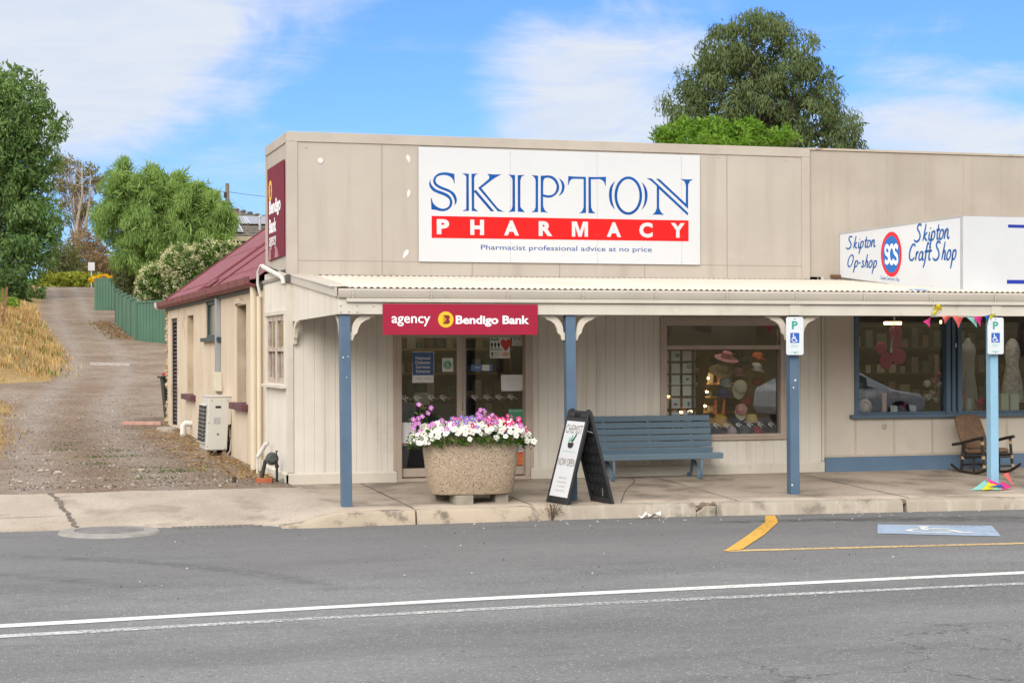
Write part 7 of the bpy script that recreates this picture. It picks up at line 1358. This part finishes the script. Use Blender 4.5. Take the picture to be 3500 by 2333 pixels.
tree('roadside_hedge', 'yellow green flowering hedge across the end of the lane', 'hedge', (3.5, 137, 7), [(1.69, 137.54, 7.91, 0.6, 0.69, 0.64), (2.49, 137.31, 7.9, 0.6, 0.69, 0.64), (3.29, 137.07, 7.9, 0.6, 0.69, 0.64), (4.08, 136.84, 7.9, 0.6, 0.69, 0.64), (4.88, 136.6, 7.9, 0.6, 0.69, 0.64), (5.68, 136.36, 7.89, 0.6, 0.69, 0.64)]+[(x, 137.5, 7.4, .8, .8, .6) for x in (.5, 2, 4, 6.5)], L_YG, 260, 44, .18, .10, .2, .0, .7, None, 0, 25, .4)
tree('eucalyptus_tree', 'huge dark rounded gum tree towering behind the shop parapets', 'tree', (32, 56, 2), [(31.7, 55.65, 16.67, 1.37, 1.8, 1.0), (30.1, 56.12, 15.89, 1.16, 1.67, 1.04), (33.28, 55.18, 15.67, 1.08, 1.58, 1.0), (29.11, 56.42, 14.64, 0.95, 1.4, 0.87), (30.89, 55.89, 14.64, 1.37, 1.8, 1.0), (32.88, 55.3, 14.43, 1.37, 1.8, 1.0), (34.47, 54.83, 14.11, 0.75, 1.17, 0.79), (28.51, 56.59, 13.4, 0.95, 1.33, 0.79), (30.1, 56.12, 13.19, 1.16, 1.49, 0.79), (32.08, 55.53, 13.18, 1.37, 1.71, 0.87), (34.07, 54.95, 12.97, 1.37, 1.71, 0.87), (35.46, 54.53, 12.3, 0.87, 1.17, 0.66), (28.1, 56.71, 12.37, 0.71, 0.95, 0.54), (29.69, 56.24, 11.95, 1.24, 1.42, 0.62), (34.66, 54.77, 11.52, 1.58, 1.66, 0.58), (32.48, 55.42, 11.73, 1.66, 1.8, 0.68), (35.96, 54.39, 11.62, 0.5, 0.74, 0.46), (32.25, 55.48, 17.29, 0.58, 0.76, 0.41)]+[(32, 56, 9.5, 4, 3, 2), (31.5, 57.5, 14, 2.5, 1.5, 2)], L_GUM, 540, 130, .22, .048, .50, 1.0, .4, ((31.8, 56, 16), .5, 1), 60, 31, .78, M_DKB, flat_=1.05, wander=.05, core=.07)
tree('green_tree', 'bright green bushy tree showing just above the parapet', 'tree', (16.2, 24, .3), [(14.66, 24.19, 7.63, 0.39, 0.5, 0.27), (15.18, 24.04, 7.87, 0.39, 0.56, 0.34), (15.83, 23.85, 7.87, 0.46, 0.59, 0.32), (16.41, 23.67, 7.77, 0.34, 0.49, 0.29), (16.94, 23.52, 7.86, 0.32, 0.49, 0.32), (17.7, 23.29, 7.67, 0.46, 0.5, 0.2), (16.06, 23.78, 7.45, 1.46, 1.31, 0.24)]+[(16, 24, 6.5, 1.6, 1.1, .8)], L_BR, 300, 70, .09, .032, .15, .2, .6, ((16.2, 24, 6.9), .14, 3), 10, 33, .45)
# ---- dry grass, straw and weeds
def blades(name, m, n, pick, h, w, seed, lean=.5):
    g = np.random.default_rng(seed); P = []; H = []
    q = random.Random(seed)
    while len(P) < n:
        r_ = pick(q)
        if r_: P.append(r_[:3]); H.append(r_[3] if len(r_) > 3 else 1)
    P = np.array(P); d = g.normal(size=P.shape)*lean; d[:, 2] = 1; o = leaf_cloud(name, m, None, P, d, h, w, g.random(n), (0, 0, 0), seed, .45); return tag(o, kind='stuff')
def pk(x0, x1, y0, y1, mind=.0, dens=None):
    def f(q):
        x, y = x0+(x1-x0)*q.random(), y0+(y1-y0)*q.random(); d = edge(y)-x
        if d < mind-.9*q.random()**3: return None
        if dens and hn(x, y, .9)+.4*q.random() < dens: return None
        return (x, y, gz(x, y))
    return f
blades('dry_grass', L_STRAW, 9000, pk(-5.2, -.8, 28, 62, 0, -.55), .15, .016, 41); blades('dry_grass', L_STRAW, 3500, pk(-4.6, -.8, 62, 88), .18, .03, 42); blades('rusty_grass', L_DRYB, 4200, pk(-5.2, -.9, 29, 76, .3, .15), .20, .022, 43, .8)
blades('dry_grass', L_DRYB, 1500, pk(-4.6, -2.8, 5, 22, .05, -.2), .09, .010, 44, 1.); blades('dry_grass', L_STRAW, 900, pk(-4.6, -2.8, 5, 22, .05, -.2), .09, .010, 45, 1.); blades('green_weeds', L_BSH, 1400, pk(-4.4, -.9, 30, 70, .0, .42), .15, .03, 46, .6)
def straw(q):
    y = .6+13.5*q.random()**1.3; x = -.02-(.15+.75*q.random()**2)*(1 if y > 2 else .6); return (x, y, gz(x, y)+.01+.03*q.random())
g = np.random.default_rng(47); q = random.Random(47); P = np.array([straw(q) for i in range(800)]); d = g.normal(size=P.shape); d[:, 2] = .12*np.abs(d[:, 2]); tag(leaf_cloud('dry_straw', L_STRAW, None, P, d, .12, .006, g.random(800), (0, 0, 0), 48), kind='stuff')
P = np.array([straw(q) for i in range(900)]); d = g.normal(size=P.shape); d[:, 2] = .1; tag(leaf_cloud('leaf_litter', L_DRYB, None, P, d, .045, .02, g.random(900), (0, 0, 0), 49), kind='stuff')
P = np.array([(2.55+.85*q.random()-.2*(i % 3), y, gz(2.5, y)+.01) for i in range(600) for y in [54+16*q.random()]]); d = g.normal(size=P.shape); d[:, 2] = .3; P[:, 0] -= .9; tag(leaf_cloud('leaf_litter', L_DRYB, None, P, d, .12, .05, g.random(600), (0, 0, 0), 50), kind='stuff')
def weeds(x, y, rx, ry, n, seed):
    g = np.random.default_rng(seed); P = np.stack([x+rx*g.normal(size=n), y+ry*g.normal(size=n), np.zeros(n)], 1); P[:, 2] = [gz(a, b) for a, b in P[:, :2]]; d = g.normal(size=P.shape)*.9; d[:, 2] = .35; return P, d
PP = [weeds(*a, 60+i) for i, a in enumerate([(-2.45, 7.6, .12, .10, 60), (-2.25, 9.4, .16, .10, 60), (-2.35, 8.7, .12, .1, 40), (-1.7, 7.0, .16, .12, 60), (-2.05, 5.6, .22, .12, 80), (-1.6, 5.6, .2, .1, 70), (-2.05, 4.3, .14, .1, 50), (-1.3, 2.4, .25, .18, 130), (-1.55, 3.3, .2, .12, 60), (-.85, 3.0, .25, .1, 50), (-1.55, 1.4, .2, .08, 70), (-.95, 2.5, .25, .1, 60), (-.5, 36+8, .4, 2, 90), (.3, 42, .4, 2.2, 120), (.8, 39, .3, 1.5, 90)])]
P = np.concatenate([a for a, b in PP]); d = np.concatenate([b for a, b in PP]); g = np.random.default_rng(80); tag(leaf_cloud('green_weeds', L_BSH, None, P, d, .035, .012, g.random(len(P))*.8, (0, 0, 0), 81), kind='stuff')
# small dead weed at the kerb
DW = thing('kerb_weed', 'small dead brown weed growing at the kerb joint', 'weed', (2.626, -2.775, RZ)); g = np.random.default_rng(90); P = np.stack([2.626+.06*g.normal(size=90), -2.79-.02*g.random(90), RZ+.06+.13*g.random(90)], 1); leaf_cloud('foliage', L_DRYB, DW, P, g.normal(size=P.shape), .035, .012, g.random(90)*.4); mb = MB()
for i in range(6): a = rnd.gauss(0, .35); mb.tube([(2.626, -2.79, RZ+.0), (2.626+.05*a, -2.795, RZ+.10), (2.626+.16*a, -2.80, RZ+.19)], .003, 4)
mb.build('stem', M_DKB, DW)
# rusty post and mesh at the left edge
RP = thing('rusty_fence', 'leaning rusty mesh fence panel at the left edge of the dry grass bank', 'fence', (-3.35, 52, 3.2)); M_RUST = mat('rust_brown', (.15, .075, .045), .95, (.22, .12, .08), 6.); z0 = gz(-3.3, 52); mb = MB()
for i in range(8): mb.bar((-3.9+.13*i, 52, z0-.1), (-3.72+.13*i, 52, z0+1.55), .03, .03)
for k in range(8): mb.bar((-3.95, 52, z0+.1+.19*k), (-2.86, 52, z0+.1+.19*k), .025, .025)
mb.build('mesh', M_RUST, RP)
mb = MB(); mb.bar((-2.98, 52, z0-.2), (-2.78, 52, z0+1.6), .09, .09); mb.build('post', M_RUST, RP)
# ================================================================== street sign, pole, wires, house
ST = thing('street_sign', 'pale street sign seen from behind at the top end of the lane', 'street sign', (5.02, 131.3, 7.0)); mb = MB(); mb.tube([(5.02, 131.3, 6.6), (5.02, 131.3, 9.25)], .05, 8); mb.build('pole', mat('galvanised', (.42, .44, .45), .45, metal=.4), ST); mb = MB(); mb.box(4.75, 5.29, 131.2, 131.24, 8.55, 9.25); mb.box(4.75, 5.29, 131.24, 131.27, 8.8, 8.85); mb.build('plate', mat('sign_back', (.52, .53, .53), .5), ST, bevel=.01)
PO = thing('power_pole', 'weathered timber power pole behind the willow', 'power pole', (13.37, 108, 5)); mb = MB(); mb.tube([(13.37, 108, 4.5), (13.37, 108, 13.9)], [.19, .14], 10); mb.build('shaft', mat('pole_timber', (.14, .11, .085), .95, (.20, .165, .13), 4., mapsc=(4, 4, .3)), PO, smooth=True); mb = MB(); mb.box(13.12, 13.3, 107.85, 108.1, 12.9, 13.3); mb.lathe([(.13, 0), (.14, .05), (.05, .08)], 10, (13.37, 108, 13.88)); mb.build('fitting', M_PIPEB, PO)
WR = thing('power_line', 'thin dark overhead wires running from the power pole', 'power line', (13.37, 108, 13.3))
def wire(a, b, sag, r=.016): mb = MB(); a, b = Vector(a), Vector(b); mb.tube([a.lerp(b, i/14)-Vector((0, 0, sag*4*(i/14)*(1-i/14))) for i in range(15)], r, 4); mb.build('wire', M_PIPEB, WR)
wire((13.37, 108, 13.35), (30, 101, 12.9), .6); wire((13.37, 108, 13.35), (-4, 116, 15.9), .8); wire((13.4, 108, 13.2), (11.5, 75, 8.9), .4, .010)
HO = thing('tiled_house', 'tiled house with solar panels on its roof behind the maroon roof', 'house', (13, 76, 3)); M_TILE = mat('grey_tile', (.16, .14, .12), .9, (.085, .075, .065), 4., dirt=((.26, .23, .19), .5, 5., .55))
# hipped roof: the slope faces the street; tile courses are real steps
mb = MB(); ex0, ex1, ey, ez, rx0, rx1, ry, rz_ = 5.6, 14.5, 70.0, 7.70, 8.1, 9.6, 75.5, 9.42; NC = 11
for i in range(NC):
    k0, k1 = i/NC, (i+1)/NC
    xa, xb = ex0+(rx0-ex0)*k0, ex1+(rx1-ex1)*k0; xc, xd = ex0+(rx0-ex0)*k1, ex1+(rx1-ex1)*k1; y0, y1 = ey+(ry-ey)*k0, ey+(ry-ey)*k1; za, zb = ez+(rz_-ez)*k0, ez+(rz_-ez)*k1
    mb.add([(xa, y0, za+.05), (xb, y0, za+.05), (xd, y1, zb), (xc, y1, zb), (xa, y0, za-.02), (xb, y0, za-.02)], [(0, 1, 2, 3), (4, 5, 1, 0)])
mb.add([(ex1, ey, ez), (ex1, 81, ez), (rx1, ry, rz_), (ex0, ey, ez), (ex0, 81, ez), (rx0, ry, rz_)], [(0, 1, 2), (4, 3, 5), (1, 4, 5, 2)])
hr = mb.build('roof', M_TILE, HO, fixn=False); mb = MB()
for i in range(16): k = i/15; mb.ball((ex1+(rx1-ex1)*k, ey+(ry-ey)*k, ez+(rz_-ez)*k+.06), .17, .2, .10, 7, 4)
for i in range(5): mb.ball((rx0+(rx1-rx0)*i/4, ry, rz_+.05), .2, .14, .10, 7, 4)
mb.build('ridge_tiles', M_TILE, hr, smooth='all')
mb = MB(); mb.box(5.4, 14.7, 69.8, 70.0, 7.42, 7.66); mb.build('gutter', mat('house_gutter', (.36, .31, .20), .6), HO); mb = MB(); mb.box(6.2, 14, 70.6, 80.5, 2.6, 7.5); mb.build('wall', mat('house_wall', (.05, .045, .04), .9), HO)
mb = MB(); mb.box(5.2, 10.6, 68.6, 69.79, 7.08, 7.16); mb.box(5.2, 10.6, 68.57, 68.6, 6.98, 7.17); mb.build('awning', mat('white_awning', (.62, .62, .60), .5), HO)
M_PVC_ = mat('solar_cell', (.10, .115, .16), .25, (.13, .145, .19), .9, spec=.6, mapsc=(6, .2, .2)); M_PVF = mat('panel_frame', (.60, .62, .65), .4, metal=.5)
sl = Vector((0, ry-ey, rz_-ez)).normalized(); nl = Vector((0, -sl.z, sl.y))
for x, k, w in ((6.7, .36, 1.5), (8.25, .36, 1.5), (9.8, .36, 1.5), (6.2, .05, 1.5), (7.75, .05, 1.5)):
    o_ = Vector((x, ey, ez))+sl*(k*6.0)+nl*.12; mb = MB(); mb.prism([(0, 0), (w, 0), (w, 1.6), (0, 1.6)], o_, (1, 0, 0), sl, nl, 0, .05); p = mb.build('solar_panel', M_PVF, HO)
    mb = MB(); mb.prism([(.05, .05), (w-.05, .05), (w-.05, 1.55), (.05, 1.55)], o_+nl*.051, (1, 0, 0), sl, nl, 0, .006); mb.build('cells', M_PVC_, p)
mb = MB(); mb.tube([(10.25, 71.2, 7.9), (10.25, 71.2, 8.75)], .07, 8); mb.lathe([(.1, 0), (.1, .1), (.02, .14)], 8, (10.25, 71.2, 8.72)); mb.build('flue', mat('flue_metal', (.45, .46, .47), .4, metal=.5), HO)
# ================================================================== across the street (seen only in the glass)
for i, (x, y, s_) in enumerate([(-14, -40, 1.), (2, -46, 1.2), (14, -38, .9), (24, -44, 1.3), (36, -40, 1.1)]):
    z = gz(x, y); tree('roadside_tree', ['round bushy tree standing on the dry hill across the street, far left', 'taller tree on the dry hill across the street', 'small tree on the slope across the street', 'broad tree high on the slope across the street', 'dark tree at the far right across the street'][i], 'tree', (x, y, z), [(x, y, z+5*s_, 3*s_, 3*s_, 2.6*s_), (x+1.5*s_, y, z+3.6*s_, 2*s_, 2*s_, 1.6*s_)], L_GUM, 60, 30, .6, .3, .5, .4, .5, ((x, y, z+5*s_), .3*s_), 8, 100+i, .4)
CA = thing('parked_car', 'silver hatchback parked across the street, mirrored in the craft shop glass', 'car', (0, 0, 0)); M_CARP = mat('silver_car_paint', (.70, .71, .72), .3, (.68, .69, .70), 1., metal=.0, coat=.6); M_CARG = mat('car_glass', (.02, .025, .028), .05, spec=.8); M_TYRE = mat('tyre', (.018, .018, .018), .8)
side_ = [(-2.05, .35), (-2.1, .62), (-1.95, .80), (-1.2, .92), (-.35, 1.36), (.4, 1.46), (1.2, 1.40), (1.85, 1.08), (2.05, .95), (2.1, .5), (2.0, .3)]
mb = MB(); W_ = [.80, .86, .88, .88, .66, .62, .62, .74, .84, .86, .82]; P = side_; n = len(P)
mb.v = [(a, -w, b) for (a, b), w in zip(P, W_)]+[(a, w, b) for (a, b), w in zip(P, W_)]; mb.f = [list(range(n)), list(range(2*n-1, n-1, -1))]+[[i, n+i, n+(i+1) % n, (i+1) % n] for i in range(n)]; mb.mi = [0]*len(mb.f); mb.build('body', M_CARP, CA, bevel=.05, local=True)
mb = MB()
for s_ in (-1, 1): mb.add([(-.95, s_*.845, .95), (1.6, s_*.835, 1.0), (1.15, s_*.655, 1.33), (.3, s_*.645, 1.385), (-.3, s_*.68, 1.30)], [(0, 1, 2, 3, 4)])
mb.add([(-1.16, -.78, .955), (-1.16, .78, .955), (-.42, .60, 1.335), (-.42, -.60, 1.335)], [(0, 1, 2, 3)]); mb.v = [(a*1.0, b*1.012, c+.012) for a, b, c in mb.v]; mb.build('windows', M_CARG, CA, local=True)
for x in (-1.32, 1.3):
    for s_ in (-1, 1): mb = MB(); mb.tube([(x, s_*.70, .32), (x, s_*.90, .32)], .32, 20); w_ = mb.build('wheel', M_TYRE, CA, local=True); mb = MB(); mb.tube([(x, s_*.86, .32), (x, s_*.91, .32)], .20, 14); mb.build('rim', M_METAL, w_, local=True)
CA.location = (18.0, -20.2, RZ); CA.rotation_euler = (0, 0, R(182))
